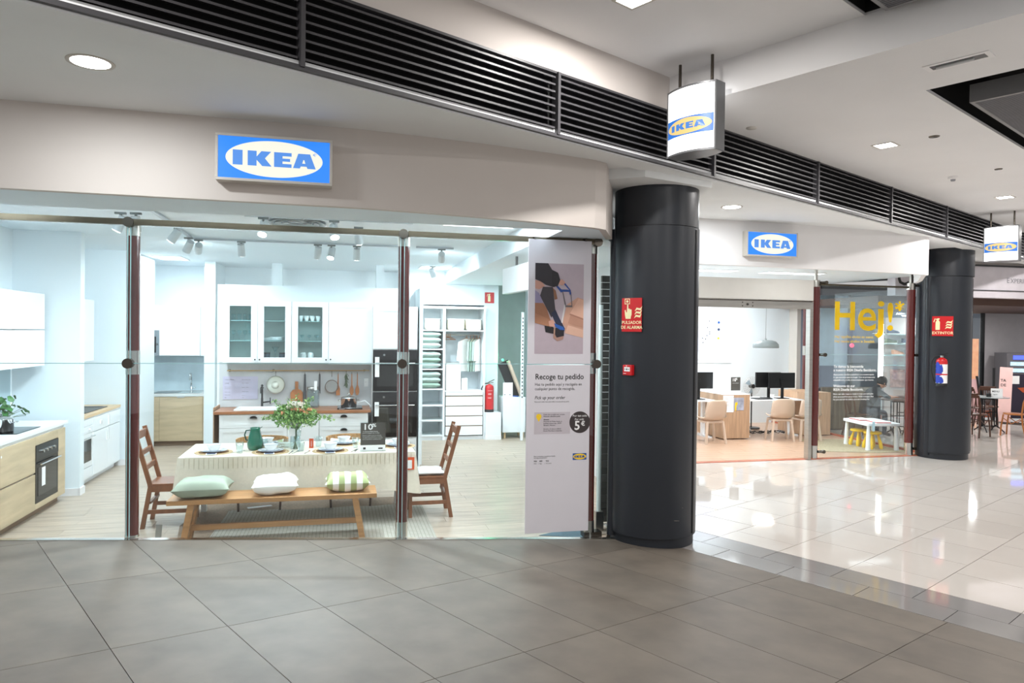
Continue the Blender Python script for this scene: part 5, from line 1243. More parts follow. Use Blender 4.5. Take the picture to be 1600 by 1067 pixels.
c = cushion('pale grey-blue tufted seat pad tied on the right pine chair', 2.63, 1.36, .452, .38, .37, .055, mat('seat_pad', '#dfe6ea', .9, var=.04, scale=10, bump=.2), 0, 5)
for y in (-.16, .16): MB().tube([(.17, y, .02), (.22, y*1.1, .0), (.24, y*1.12, -.03)], .004, 5).obj('tie', 'white_c', c)
o = MB().bar((0, 0, 0), (.015, .01, .24), .05, .012).obj('hanging_tie', mat('grey_strap', '#8f8c86', .8, var=.2)); single(o, 'grey fabric strap standing at the left side of the bench', 'strap', 'S', .11, .42, .01)
def wicker_chair(label, a, b):
    t = thing('wicker_chair', label, 'chair', 'S', a, b, 0, 0, 'wicker chairs on the far side of the table')
    B(-.24, -.22, .42, .24, .22, .45).obj('seat', 'wick', t, bev=.01)
    mb = MB(); vs = []; n = 14
    P = [(.27*math.cos(R(-10+200*i/n)), .24*math.sin(R(-10+200*i/n))) for i in range(n+1)]
    Q = [(x*.93, y*.93) for x, y in P]; mb.prismz(P+Q[::-1], .45, .80) if False else None
    for i in range(n):
        mb.box(0, 0, 0, 0, 0, 0) if False else mb._add([(P[i][0], P[i][1], .45), (P[i+1][0], P[i+1][1], .45), (Q[i+1][0], Q[i+1][1], .45), (Q[i][0], Q[i][1], .45)]+[(P[i][0]*1.05, P[i][1]*1.1, .78), (P[i+1][0]*1.05, P[i+1][1]*1.1, .78), (Q[i+1][0]*1.05, Q[i+1][1]*1.1, .78), (Q[i][0]*1.05, Q[i][1]*1.1, .78)], [(0, 1, 5, 4), (1, 2, 6, 5), (2, 3, 7, 6), (3, 0, 4, 7), (4, 5, 6, 7)])
    mb.obj('woven_back', 'wick', t)
    for x in (-.235, .235):
        MB().cyl((x*.92, -.27, .02), (x, -.2, .42), .013, .016, 10).obj('leg', 'dwood', t); MB().cyl((x*.92, .2, .0), (x*.85, .18, .42), .013, .016, 10).obj('leg', 'dwood', t)
    return t
wicker_chair('wicker chair with a striped cushion on the far side of the table, left', .84, 2.02); wicker_chair('wicker chair with a white cushion on the far side of the table, right', 1.82, 2.02)
cb = cushion_mb(.42, .30, .14, 8).obj('cushion', m_); single(cb, 'striped cushion leaning in the left wicker chair behind the jug', 'cushion', 'S', .88, 2.14, .56); cb.rotation_euler = (R(68), R(-8), FR['S'][1])
cb = cushion_mb(.46, .34, .14, 9).obj('cushion', 'white_c'); single(cb, 'white cushion leaning in the right wicker chair behind the plates', 'cushion', 'S', 1.78, 2.16, .56); cb.rotation_euler = (R(70), R(3), FR['S'][1])

# ================================================================== TABLEWARE
TZ = .7475
def setting(k, a, b, where, napkin=True, full=True):
    t = thing('placemat', 'round woven placemat %s' % where, 'placemat', 'S', a, b, TZ, 0); n = 36
    for r0, r1 in ((.0, .145), (.15, .165), (.17, .185)): MB().lathe([(r0, 0), (r0, .004), ((r0+r1)/2, .006), (r1, .004), (r1, 0)], 32).obj('ring', mat('straw', '#cdb28a', .8, var=.25, scale=60) if r0 > .1 else mat('brown_straw', '#8d6b48', .8, var=.2, scale=60), t)
    t = thing('dinner_plate', 'white dinner plate with blue rim %s' % where, 'plate', 'S', a, b, TZ+.0065, 0)
    MB().lathe([(0, 0), (.075, 0), (.125, .016), (.127, .018), (.122, .019), (.075, .006), (0, .006)], 36).obj('plate', 'porc', t); MB().lathe([(.127, .0165), (.1295, .0175), (.127, .0195)], 36).obj('rim', 'blue_r', t)
    t = thing('side_plate', 'smaller white plate on the dinner plate %s' % where, 'plate', 'S', a, b, TZ+.0135, 0)
    MB().lathe([(0, 0), (.06, 0), (.098, .014), (.1, .016), (.096, .017), (.06, .005), (0, .005)], 32).obj('plate', 'porc', t); MB().lathe([(.1, .0145), (.1015, .0155), (.1, .0175)], 32).obj('rim', 'blue_r', t)
    t = thing('bowl', 'white bowl on the plates %s' % where, 'bowl', 'S', a, b, TZ+.0195, 0)
    MB().lathe([(0, 0), (.04, 0), (.05, .012), (.072, .062), (.069, .062), (.047, .014), (0, .006)], 28).obj('bowl', 'porc', t)
    MB().lathe([(.072, .0605), (.0735, .0615), (.071, .064)], 28).obj('rim', mat('pale_blue_rim', '#a9bfd0', .3), t)
    if napkin:
        t = thing('napkin', 'blue-white napkin tucked under the plate %s' % where, 'napkin', 'S', a, b-.165, TZ+.0065, R(6))
        B(-.05, -.03, 0, .05, .05, .004).obj('fold', 'white_c', t); B(-.04, -.015, .004, .04, .05, .006).obj('stripe', 'navy', t)
P_ = [(.44, 1.31, 'at the left front corner of the table'), (1.0, 1.24, 'at the middle front of the table'), (1.60, 1.21, 'at the right front of the table'), (.92, 1.70, 'at the back left, behind the jug'), (1.74, 1.66, 'at the back right of the table'), (2.32, 1.42, 'at the table end behind the post')]
for k, (a, b, w) in enumerate(P_): setting(k, a, b, w, napkin=b < 1.5)
TG = [(0, 0), (.030, 0), (.040, .112), (.038, .112), (.029, .008), (0, .008)]
for a, b, w in [(.70, 1.22, 'left of the green jug'), (.92, 1.42, 'right of the green jug'), (1.30, 1.24, 'left of the vase'), (1.47, 1.52, 'right of the orange tag'), (1.86, 1.38, 'left of the price stand'), (1.24, 1.60, 'behind the vase')]:
    o = MB().lathe(TG, 22).obj('drinking_glass', 'tglass'); single(o, 'clear ribbed tumbler %s' % w, 'glass', 'S', a, b, TZ)
t = thing('glass_bowl', 'wide clear salad bowl behind the middle place setting', 'bowl', 'S', 1.12, 1.54, TZ); MB().lathe([(0, 0), (.07, 0), (.125, .07), (.121, .07), (.067, .008), (0, .008)], 30).obj('bowl', 'tglass', t)
t = thing('green_jug', 'emerald green glass jug on the dining table', 'jug', 'S', .83, 1.40, TZ)
MB().lathe([(0, 0), (.062, 0), (.078, .03), (.082, .065), (.070, .13), (.055, .185), (.050, .215), (.054, .235), (.050, .235), (.046, .213), (.05, .18), (0, .02)], 32).obj('body', 'teal', t)
MB().bar((.045, 0, .228), (.07, 0, .242), .035, .006).obj('spout', 'teal', t)
MB().tube([(-.05, 0, .21), (-.09, 0, .205), (-.105, 0, .16), (-.092, 0, .11), (-.073, 0, .10)], .007, 8).obj('handle', mat('dark_green_glass', '#0a4a3e', .1), t)
# cutlery
def cutlery(name, label, a, b, rz, kind):
    t = MB(); 
    t.bar((-.06, 0, .002), (.07, 0, .003), .009, .003)
    if kind == 'spoon': t.sph((.088, 0, .004), .022, 12, 6, (1, .65, .15))
    elif kind == 'fork':
        for y in (-.008, 0, .008): t.bar((.075, y, .003), (.115, y, .003), .003, .002)
        t.bar((.066, 0, .003), (.078, 0, .003), .022, .002)
    else: t.bar((.07, 0, .003), (.13, .002, .003), .016, .002)
    o = t.obj(name, 'chrome'); single(o, label, 'cutlery', 'S', a, b, TZ, rz)
cutlery('fork', 'fork near the left front corner of the table', .36, 1.12, R(12), 'fork'); cutlery('spoon', 'spoon beside the left front plate', .66, 1.30, R(50), 'spoon')
cutlery('spoon', 'spoon right of the middle front placemat', 1.24, 1.14, R(70), 'spoon'); cutlery('knife', 'knife right of the middle front placemat', 1.20, 1.13, R(80), 'knife')
cutlery('knife', 'knife left of the right front placemat', 1.36, 1.12, R(75), 'knife'); cutlery('fork', 'fork right of the right front placemat', 1.83, 1.14, R(70), 'fork'); cutlery('spoon', 'spoon right of the right front placemat', 1.86, 1.16, R(80), 'spoon')
# price stand
t = thing('price_stand', 'grey price stand reading 10% at the right of the dining table', 'price sign', 'S', 1.90, 1.13, TZ); t.scale = (1.3, 1, 1.02)
B(0, -.004, 0, .205, .004, .30).obj('acrylic', 'tglass', t); B(.004, -.006, .062, .201, -.0045, .292).obj('grey_card', 'psign', t); B(.004, -.006, .006, .201, -.0045, .06).obj('white_card', 'print', t)
B(-.0, -.03, 0, .205, .04, .004).obj('foot', 'tglass', t)
mb = MB(); mb.text('10', .083, .02, .222, -.0065, .02); mb.text('%', .048, .095, .25, -.0065, .015)
for zz, s, tx in ((.198, .0135, 'en tarjeta IKEA Family'), (.182, .0135, 'por la compra de cocina'), (.160, .009, 'Promoción válida hasta fin de existencias'), (.146, .009, 'No acumulable a otras ofertas en la tienda'), (.132, .009, 'Consulta condiciones con nuestro personal'), (.118, .009, 'Sujeto a financiación y aprobación previa')): mb.text(tx, s, .02, zz, -.0065, res=1)
mb.obj('print', 'print', t); B(.025, -.007, .018, .045, -.006, .04).box(.145, -.007, .02, .18, -.006, .034).obj('marks', 'inkd', t)
o = B(0, -.003, 0, .045, .003, .10).obj('orange_tag', 'otag'); single(o, 'upright orange tag beside the vase', 'tag', 'S', 1.375, 1.44, TZ, R(-8))
mb = MB(); mb.text('NUEVO', .018, 0, 0, 0, .01); mb.v = [(.03-z, y-.004, x+.015) for x, y, z in mb.v]; mb.obj('print', 'print', o)
# vase and bouquet
t = thing('glass_vase', 'clear glass vase with flowers in the middle of the dining table', 'vase', 'S', 1.235, 1.40, TZ)
MB().lathe([(0, 0), (.052, 0), (.056, .02), (.052, .12), (.062, .23), (.060, .23), (.050, .12), (.053, .02), (0, .012)], 28).obj('body', 'tglass', t)
B(-.055, -.066, .145, .0, -.064, .225).obj('paper_label', 'print', t)
t = thing('bouquet', 'loose bouquet of green ivy, white and peach flowers in the vase', 'flowers', 'S', 1.235, 1.40, TZ-.01); t.scale = (1.12, 1.12, 1.1)
rnd = random.Random(12); st = MB(); lf = MB(); lf2 = MB(); pet = MB(); pch = MB()
def leafq(mb, c, s, rnd):
    d = Vector((rnd.uniform(-1, 1), rnd.uniform(-1, 1), rnd.uniform(-.3, 1))).normalized(); u_ = d.cross(Vector((rnd.uniform(-1, 1), rnd.uniform(-1, 1), rnd.uniform(-1, 1)))).normalized(); w_ = d.cross(u_)
    c = Vector(c); mb._add([c-u_*s, c+w_*s*.55+d*s*.15, c+u_*s, c-w_*s*.55+d*s*.15], [(0, 1, 2), (0, 2, 3)])
for k in range(26):
    a = rnd.random()*6.28; r_ = rnd.uniform(.02, .15); z = rnd.uniform(.30, .42)
    st.tube([(.02*math.cos(a), .02*math.sin(a), .01), (-.015*math.cos(a), -.015*math.sin(a), .14), (r_*math.cos(a), r_*math.sin(a), z)], .0025, 5)
for k in range(1700):
    a = rnd.random()*6.28; q = rnd.random()**.5; el = rnd.uniform(-.75, 1.2); R_ = .172*q
    c = (R_*1.25*math.cos(a)*math.cos(el), R_*1.0*math.sin(a)*math.cos(el), .315+.14*math.sin(el)*q)
    leafq(lf if k % 3 else lf2, c, rnd.uniform(.010, .020), rnd)
for (dx_, dz_, n, L_) in ((-1, .30, 90, .30), (1, .30, 95, .33), (.55, .50, 60, .27), (-.75, .46, 50, .25), (.9, .36, 40, .22), (-.35, .5, 30, .2), (.1, .52, 25, .17)):
    base = Vector((0, 0, .28)); tip = Vector((dx_*L_, -.03, dz_)); m3 = (base+tip)/2+Vector((0, 0, .06))
    st.tube([tuple(base), tuple(m3), tuple(tip)], .0022, 5)
    for k in range(n):
        f = rnd.uniform(.2, 1); p = base*(1-f)**2+m3*2*f*(1-f)+tip*f*f
        leafq(lf2 if k % 2 else lf, p+Vector((rnd.uniform(-.03, .03), rnd.uniform(-.03, .03), rnd.uniform(-.03, .03))), rnd.uniform(.010, .02), rnd)
for k in range(22):
    cx, cz = rnd.uniform(-.06, .07), rnd.uniform(.40, .46)
    for j in range(9): leafq(pet, (cx+rnd.uniform(-.018, .018), -.05+rnd.uniform(-.05, .05), cz+rnd.uniform(-.012, .012)), .014, rnd)
for (cx, cz) in ((.02, .40), (.06, .39), (.10, .37), (.13, .40), (-.11, .37), (-.02, .41)):
    for j in range(16): leafq(pch, (cx+rnd.uniform(-.02, .02), -.09+rnd.uniform(-.03, .02), cz+rnd.uniform(-.012, .012)), .013, rnd)
st.obj('stems', 'stem', t)
for mb_, nm, m2 in ((lf, 'leaves', 'leafb'), (lf2, 'light_leaves', mat('light_leaf', '#9fbf74', .55, var=.3, scale=25)), (pet, 'white_petals', 'petal'), (pch, 'peach_petals', 'peach')):
    o = mb_.obj(nm, m2, t); o['kind'] = 'stuff'

# ================================================================== TRACK LIGHTS
def track(label, a0, b0, a1, b1, z=3.13):
    o = MB().bar((a0, b0, 0), (a1, b1, 0), .034, .022).obj('lighting_track', mat('track_grey', '#b9c3c9', .4)); single(o, label, 'lighting track', 'S', 0, 0, z)
track('first ceiling track just behind the glass above the table', .76, .94, 2.41, .95); track('second ceiling track above the table, in front of the main kitchen', -.12, 3.06, 2.42, 3.04)
track('slanting ceiling track above the left post', -.06, .84, -.10, 2.95); track('short ceiling track before the wardrobe', 2.66, 3.04, 3.16, 3.04)
NSP = 0
def spot(label, a, b, aim, p=P_TRACK, lit=True, z=3.12, cone=R(125)):
    t = thing('track_spotlight', label, 'spotlight', 'S', a, b, z)
    d = (Vector((aim[0]-a, aim[1]-b, aim[2]-z))).normalized()
    MB().box(-.05, -.016, -.02, .05, .016, 0).cyl((0, 0, -.06), (0, 0, 0), .012, n=10).obj('adapter', 'lampgrey', t)
    c = Vector((0, 0, -.11)); h0 = c-d*.075; h1 = c+d*.075
    MB().cyl(h0, h1, .043, .047, 20).obj('head', mat('spot_head', '#cfd8dc', .4), t)
    MB().cyl(h1-d*.002, h1+d*.003, .040, .040, 20).obj('lens', mat('spot_lens', '#ffffff', .4, emit=30, ecol=(.95, .98, 1)), t)
    q = d.to_track_quat('-Z', 'Y').to_euler()
    o = lamp('light', 'SPOT', p, t, tuple(h1+d*.012), .035, color=(.82, .94, 1), rot=tuple(q), spot=cone, blend=.9); return t
spot('left head of the pair of track spotlights above the left post', -.37, 1.04, (-1.6, 1.5, .9)); spot('right head of the pair of track spotlights above the left post', -.23, 1.02, (-.2, 1.6, .4))
spot('large track spotlight right of the left post, aimed down left', -.05, 1.82, (-1.5, 2.3, 1.2)); spot('left head of the pair at the corner of the slanting track', -.11, 2.86, (-1.4, 4.4, 1)); spot('right head of the pair at the corner of the slanting track', -.03, 3.04, (-.9, 6.6, 1.2))
spot('hanging track spotlight in front of the glass-door cabinets', .94, .95, (.6, -.75, .1), P_TRACK*3.6, cone=R(72)); spot('track spotlight above the vase', 1.62, .95, (2.0, -.75, .1), P_TRACK*3.6, cone=R(72))
spot('small ceiling spotlight right of the one above the vase', 1.87, 1.32, (2.2, 2.4, .4), P_TRACK*.8)
spot('track spotlight over the left glass doors', .47, 3.05, (.5, 4.0, 1.2), P_TRACK*.35); spot('left of the bright pair of track spotlights', 1.40, 3.05, (1.2, 3.98, 1.3), P_TRACK*.35); spot('right of the bright pair of track spotlights', 1.57, 3.05, (1.1, 1.8, .7), P_TRACK*.9); spot('single bright track spotlight nearest the right post', 1.89, 3.05, (1.9, 3.9, 1.1), P_TRACK*.35)
spot('track spotlight before the wardrobe', 3.0, 3.04, (3.5, 6.6, 1.2), P_TRACK*1.3); spot('small track spotlight far back over the wardrobe', 3.2, 5.6, (3.9, 6.6, 1.4))
for k, (a, b) in enumerate([(.3, .75), (2.4, .75), (-1.0, .3), (3.0, 1.6), (3.0, 3.2), (.9, 3.0), (-.6, 5.6), (4.5, 5.6), (1.5, 5.8)]):
    pass
# round air diffuser
t = thing('air_diffuser', 'round white ceiling air diffuser above the dining table', 'air diffuser', 'S', 1.24, 1.35, 3.135)
for r_ in (.10, .17, .24): MB().lathe([(r_, 0), (r_+.05, -.012), (r_+.055, -.006), (r_+.01, .0)], 32).obj('ring', 'lampgrey', t)
# showroom led panels; all but the one over the poster added as fill
def led_panel(label, a, b, w, d, p, z=3.148, grp='flat led panels of the showroom'):
    t = thing('led_panel', label, 'ceiling light', 'S', a, b, z, 0, grp)
    mb = MB(); mb.box(-w/2-.02, -d/2-.02, -.012, w/2+.02, -d/2, 0).box(-w/2-.02, d/2, -.012, w/2+.02, d/2+.02, 0).box(-w/2-.02, -d/2, -.012, -w/2, d/2, 0).box(w/2, -d/2, -.012, w/2+.02, d/2, 0); mb.obj('frame', 'wht', t)
    B(-w/2, -d/2, -.008, w/2, d/2, -.002).obj('diffuser', mat('panel_diffuser', '#ffffff', .5, emit=3.5, ecol=(.93, .98, 1)), t)
    lamp('light', 'AREA', p, t, (0, 0, -.02), w*.95, d*.95, (.92, .975, 1)); return t
led_panel('added unseen led panel behind the glass at the left kitchen', -1.3, -.14, 1.1, .5, P_PANEL*.35); led_panel('added unseen led panel behind the glass above the bench', .6, -.14, 1.2, .5, P_PANEL*.06); led_panel('added unseen led panel behind the glass above the right chair', 2.2, -.14, 1.1, .5, P_PANEL*.06)
led_panel('bright led panel over the poster, visible above the rail', 3.12, .45, .75, 1.2, P_PANEL*.6)
led_panel('added led fill panel far back over the wardrobe aisle', 3.3, 6.1, .5, .5, P_PANEL*.5); led_panel('added led fill panel over the back-left kitchen', -.95, 5.9, .4, .6, P_PANEL*.5)
led_panel('added led fill panel in the low ceiling by the pickup cabinet', 4.7, 4.8, .5, .5, P_PANEL*.45, 2.914)
# ================================================================== OFFICE CORNER
t = thing('reception_desk', 'grey oak desk block with a white top in the office, holding two papers', 'desk', 'S', 8.86, 5.93, .003)
B(0, 0, 0.02, .57, 1.0, .862).obj('body', 'oakd', t); B(.0, 0, .862, .57, 1.0, .875).obj('top', 'wht', t)
o = B(-.03, -.004, 0, .195, 0, .325).obj('paper_notice', 'print'); single(o, 'white printed notice taped on the front of the oak desk', 'notice', 'S', 8.885, 5.928, .53)
MB().text('Horario de atención\nal cliente', .026, -.01, .28, -.005, res=1).text('lunes a sábado\n10:00 - 22:00\n\nplanificación\ncon cita previa', .02, -.01, .2, -.005, res=1).obj('print', 'inkg', o)
o = B(0, -.004, 0, .215, 0, .245).obj('picture_card', mat('grey_photo', '#9fa3b4', .5, var=.3, scale=9)); single(o, 'greyish printed card with a yellow hand beside the white notice on the desk', 'card', 'S', 9.085, 5.928, .565)
mb = MB(); tri_poly(mb, [(.02, 0), (.05, 0), (.055, .09), (.08, .12), (.07, .17), (.05, .15), (.03, .16), (.02, .1)], -.0055, -.0045); mb.obj('yellow_print', 'yel', o)
t = thing('price_stand', 'dark grey price stand reading 10% on top of the oak desk', 'price sign', 'S', 9.09, 6.05, .879)
B(0, -.004, .06, .20, .004, .32).obj('grey_card', 'psign', t); B(0, -.004, 0, .20, .004, .06).obj('white_card', 'print', t); B(0, -.03, 0, .2, .04, .003).obj('foot', 'tglass', t)
mb = MB(); mb.text('10', .085, .02, .24, -.005, .02); mb.text('%', .05, .1, .27, -.005, .02); mb.text('en todo el mobiliario', .017, .02, .2, -.005); mb.obj('print', 'print', t)
t = thing('paper_stand', 'white printed sheet standing left of the grey price stand', 'notice', 'S', 8.80, 6.2, .879); B(0, 0, 0, .16, .004, .34).obj('sheet', 'print', t); B(.03, -.001, .05, .13, 0, .055).box(.03, -.001, .2, .12, 0, .205).box(.03, -.001, .25, .13, 0, .255).obj('print', 'inkg', t)
def desk(label, a, b, w, d=.72):
    t = thing('office_desk', label, 'desk', 'S', a, b, .003); B(0, 0, .715, w, d, .74).obj('tabletop', 'wht', t, bev=.003)
    for x in (.12, w-.12): B(x-.03, d/2-.04, .03, x+.03, d/2+.04, .715).obj('leg', 'wht', t); B(x-.035, .05, 0, x+.035, d-.05, .03).obj('foot', 'wht', t)
    return t
desk('white office desk left of the oak desk block, under the left monitors', 7.35, 6.12, 1.5); desk('white office desk right of the oak desk block, under the right monitors', 9.44, 6.12, 1.32)
def monitor(label, a, b, rz, w=.55, h=.31, z=.746):
    t = thing('monitor', label, 'monitor', 'S', a, b, z, rz); B(-w/2, -.02, .21, w/2, .015, .21+h).obj('screen_housing', 'blk', t, bev=.004)
    B(-.03, -.04, .01, .03, -.02, .36).obj('stand_neck', 'blk', t); B(-.12, -.1, 0, .12, .1, .01).obj('stand_base', 'blk', t); B(-.05, -.035, .3, .05, -.02, .4).obj('mount', 'blk', t)
    return t
monitor('black monitor seen from behind, front one left of the oak desk', 8.56, 6.38, R(-3), .62, .325); monitor('black monitor behind the front left one', 8.42, 6.62, R(4))
monitor('wide black monitor seen from behind, beside the burgundy post', 10.42, 6.38, R(0), .60, .31); monitor('black monitor overlapping the wide one on its left', 10.22, 6.55, R(-2), .56)
def shell_chair(label, a, b, rz):
    """local: faces +y, back towards -y"""
    t = thing('shell_chair', label, 'chair', 'S', a, b, .003, rz, 'beige shell chairs in the office')
    vs = []; n, m_ = 12, 14
    prof = [(.20, .445), (.12, .43), (.0, .425), (-.12, .43), (-.19, .45), (-.225, .49), (-.245, .56), (-.26, .64), (-.275, .72), (-.285, .79), (-.29, .82)]
    for k, (y, z) in enumerate(prof):
        f = k/(len(prof)-1); hw = (.20+.03*math.sin(f*3.1)) if k < 6 else .225-.035*((k-6)/4)**2
        for i in range(n+1):
            s = -1+2*i/n; up = .05*abs(s)**3*(1 if k < 6 else 0)
            fy = .07*abs(s)**2.2*(1 if k >= 5 else 0)
            cz = z-(.05*abs(s)**6 if k == len(prof)-1 else 0)
            vs.append((s*hw, y+fy, cz+up))
    K_ = len(prof); fs = [(k*(n+1)+i, k*(n+1)+i+1, (k+1)*(n+1)+i+1, (k+1)*(n+1)+i) for k in range(K_-1) for i in range(n)]
    o = MB()._add(vs, fs, True).obj('seat_shell', 'shell', t); s_ = o.modifiers.new('solid', 'SOLIDIFY'); s_.thickness = .012
    for sx in (-1, 1):
        MB().bar((sx*.21, -.20, 0), (sx*.165, -.16, .41), .034, .04).obj('leg', 'shell', t); MB().bar((sx*.21, .19, 0), (sx*.17, .15, .41), .034, .04).obj('leg', 'shell', t)
    B(-.18, -.175, .385, .18, -.135, .425).box(-.18, .13, .385, .18, .17, .425).box(-.185, -.15, .385, -.15, .15, .42).box(.15, -.15, .385, .185, .15, .42).obj('leg_frame', 'shell', t, bev=.008)
    return t
shell_chair('leftmost beige shell chair, in front of the left monitors', 8.42, 5.62, R(4)); shell_chair('middle beige shell chair, turned slightly, right of the oak desk', 9.93, 5.70, R(-14)); shell_chair('right beige shell chair, cut by the metal door jamb', 10.47, 5.66, R(-6))
t = thing('office_chair', 'white five-star office chair behind the desk with crossed legs', 'chair', 'S', 9.75, 6.98, .003, R(170))
mb = MB(); mb.T = Matrix.Translation((0, 0, 0)); mb.box(-.22, -.2, .46, .22, .22, .50); mb.obj('seat', mat('pale_seat', '#d8dad8', .7), t, bev=.02)
MB().box(-.20, -.27, .58, .20, -.23, .99).obj('backrest', 'wht', t, bev=.03); MB().cyl((0, 0, .1), (0, 0, .46), .025, n=12).bar((0, -.1, .44), (0, -.27, .62), .05, .02).obj('column', 'alu', t)
for k in range(5): a = R(72*k+10); MB().bar((0, 0, .12), (.3*math.cos(a), .3*math.sin(a), .06), .035, .03).sph((.3*math.cos(a), .3*math.sin(a), .027), .026, 10, 6).obj('leg', 'wht', t)
t = thing('pedestal_fan', 'round wire fan standing behind the right monitors', 'fan', 'S', 10.35, 7.35, .003)
MB().cyl((0, 0, 0), (0, 0, .03), .18, n=28).cyl((0, 0, .03), (0, 0, .78), .014, n=10).obj('stand', 'blk', t)
mb = MB()
for r_ in (.05, .08, .11, .14, .17, .2): mb.tube([(r_*math.cos(R(d)), -.06+.05*(r_/.2)**2, .92+r_*math.sin(R(d))) for d in range(0, 360, 15)], .0025, 4, True)
for k in range(24): a = R(15*k); mb.bar((.03*math.cos(a), -.062, .92+.03*math.sin(a)), (.2*math.cos(a), -.01, .92+.2*math.sin(a)), .003, .003)
mb.obj('cage', 'alu', t); MB().cyl((0, -.07, .92), (0, .05, .92), .045, n=16).obj('hub', 'blk', t)
for k in range(3):
    a = R(120*k+20); MB()._add([(.04*math.cos(a-.3), -.02, .92+.04*math.sin(a-.3)), (.16*math.cos(a-.35), -.03, .92+.16*math.sin(a-.35)), (.17*math.cos(a+.35), -.0, .92+.17*math.sin(a+.35)), (.04*math.cos(a+.4), .0, .92+.04*math.sin(a+.4))], [(0, 1, 2, 3)]).obj('blade', mat('fan_blade', '#9fb9cb', .3), t)
t = thing('pendant_lamp', 'pale grey dome pendant lamp hanging in the office', 'pendant lamp', 'S', 10.125, 6.5, 1.765)
MB().lathe([(.252, 0), (.258, .02), (.25, .075), (.20, .13), (.12, .155), (.02, .16), (.02, .19), (0, .19)], 40, caps=False).obj('shade', 'lampgrey', t); MB().cyl((0, 0, .03), (0, 0, .034), .24, n=40).obj('diffuser', 'ledw', t)
MB().cyl((0, 0, .19), (0, 0, 1.355), .004, n=6).obj('cord', 'fgrey', t); lamp('light', 'AREA', 8, t, (0, 0, -.01), .4, None, (1, .9, .8))
t = thing('map_poster', 'pale wall poster with a dotted coast map, blue and yellow badges', 'poster', 'S', 8.9, 8.285, 1.385); W_, H_ = 1.50, 1.26
B(0, 0, 0, W_, .012, H_).obj('sheet', mat('poster_pale', '#e6ebf3', .6), t)
mb = MB(); tri_poly(mb, [(.35, .25), (.55, .2), (.95, .4), (1.1, .62), (1.12, .9), (1.0, 1.0), (.7, .85), (.4, .8), (.3, .5)], -.002, -.001); mb.obj('map_area', mat('map_lilac', '#cdd3ea', .6), t)
mb = MB(); Y = [(.60, .32), (.78, .46), (.845, .54), (.88, .62), (.945, .655), (.945, .70), (.89, .80), (.935, .945), (.77, .56)]
for x, z in Y: mb.cyl((x, -.004, z), (x, -.001, z), .014, n=10)
o = mb.obj('map_dots', 'ink', t); o['kind'] = 'stuff'
MB().cyl((1.17, -.005, .92), (1.17, -.001, .92), .034, n=5).obj('blue_badge', 'ikb', t); MB().cyl((1.17, -.005, .76), (1.17, -.001, .76), .034, n=6).obj('dark_badge', 'navy', t); MB().cyl((1.165, -.005, .56), (1.165, -.001, .56), .026, n=14).obj('yellow_badge', 'iky', t)
mb = MB(); mb.text('Tienda', .03, 1.23, .91, -.002, res=1).text('Punto de recogida', .03, 1.23, .75, -.002, res=1).text('Diseña', .03, 1.23, .55, -.002, res=1)
for k in range(7): mb.text('Alicante   Benidorm', .02, 1.23, .51-.03*k, -.002, res=1)
mb.text('Dónde estamos', .04, .5, 1.18, -.002).text('Tiendas de España y servicio', .025, .62, .06, -.002).text('Planificación', .025, 1.1, .06, -.002); mb.obj('print', mat('pale_blue_ink', '#98a4bd', .6), t)
mb = MB(); rnd = random.Random(9)
for k in range(5):
    x0 = rnd.uniform(0, .3); mb.tube([(x0+.09*i, .1*math.sin(i*1.3+k), .012+.05*abs(math.sin(i*1.1+k))) for i in range(9)], .008, 6)
o = mb.obj('cables', 'rubb'); single(o, 'tangle of black cables on the floor under the right desk', 'cables', 'S', 9.75, 6.55, .005)
t = thing('laptop', 'flat dark laptop lying closed on the right office desk', 'laptop', 'S', 9.92, 6.3, .746, R(5)); B(-.17, -.12, 0, .17, .12, .02).obj('body', 'blk', t, bev=.004)
o = MB().lathe([(0, 0), (.03, 0), (.04, .09), (.038, .09), (.028, .005), (0, .005)], 16).obj('paper_cup', 'wht'); single(o, 'white cup standing on the right office desk beside the monitors', 'cup', 'S', 10.12, 6.24, .746)
t = thing('low_cabinet', 'plain oak low cabinet seen behind the burgundy post', 'cabinet', 'S', 10.78, 6.12, .003); B(0, 0, .02, .60, .9, .875).obj('body', 'oakd', t); B(.005, -.003, .02, .30, 0, .87).obj('door', 'oakd', t); B(.303, -.003, .02, .597, 0, .87).obj('door', 'oakd', t)
t = thing('curtain_pole', 'far burgundy posts standing behind the right monitors', 'post', 'S', 11.55, 7.2, .003)
MB().cyl((0, 0, 0), (0, 0, 2.9), .06, n=20).obj('tube', 'burg', t); MB().cyl((0, 0, 1.6), (0, 0, 1.8), .063, n=20).obj('sleeve', 'alu', t); MB().cyl((.14, .1, 0), (.14, .1, 2.9), .045, n=20).obj('tube', mat('magenta_tube', '#8c2a55', .25), t)
for k, (a, b) in enumerate([(7.7, 4.6), (9.4, 4.6), (7.7, 7.2), (9.6, 7.4), (6.6, 2.75), (8.6, 2.85)]):  # last two panels added to brighten the ceiling strip above the header
    led_panel('led panel over the office, %s' % ['front left', 'front right', 'rear left', 'rear right', 'added outer left above the header', 'added outer right above the header'][k], a, b, 1.1, .3, P_KIOSK if k < 4 else 9, 3.118, 'flat led panels of the office')
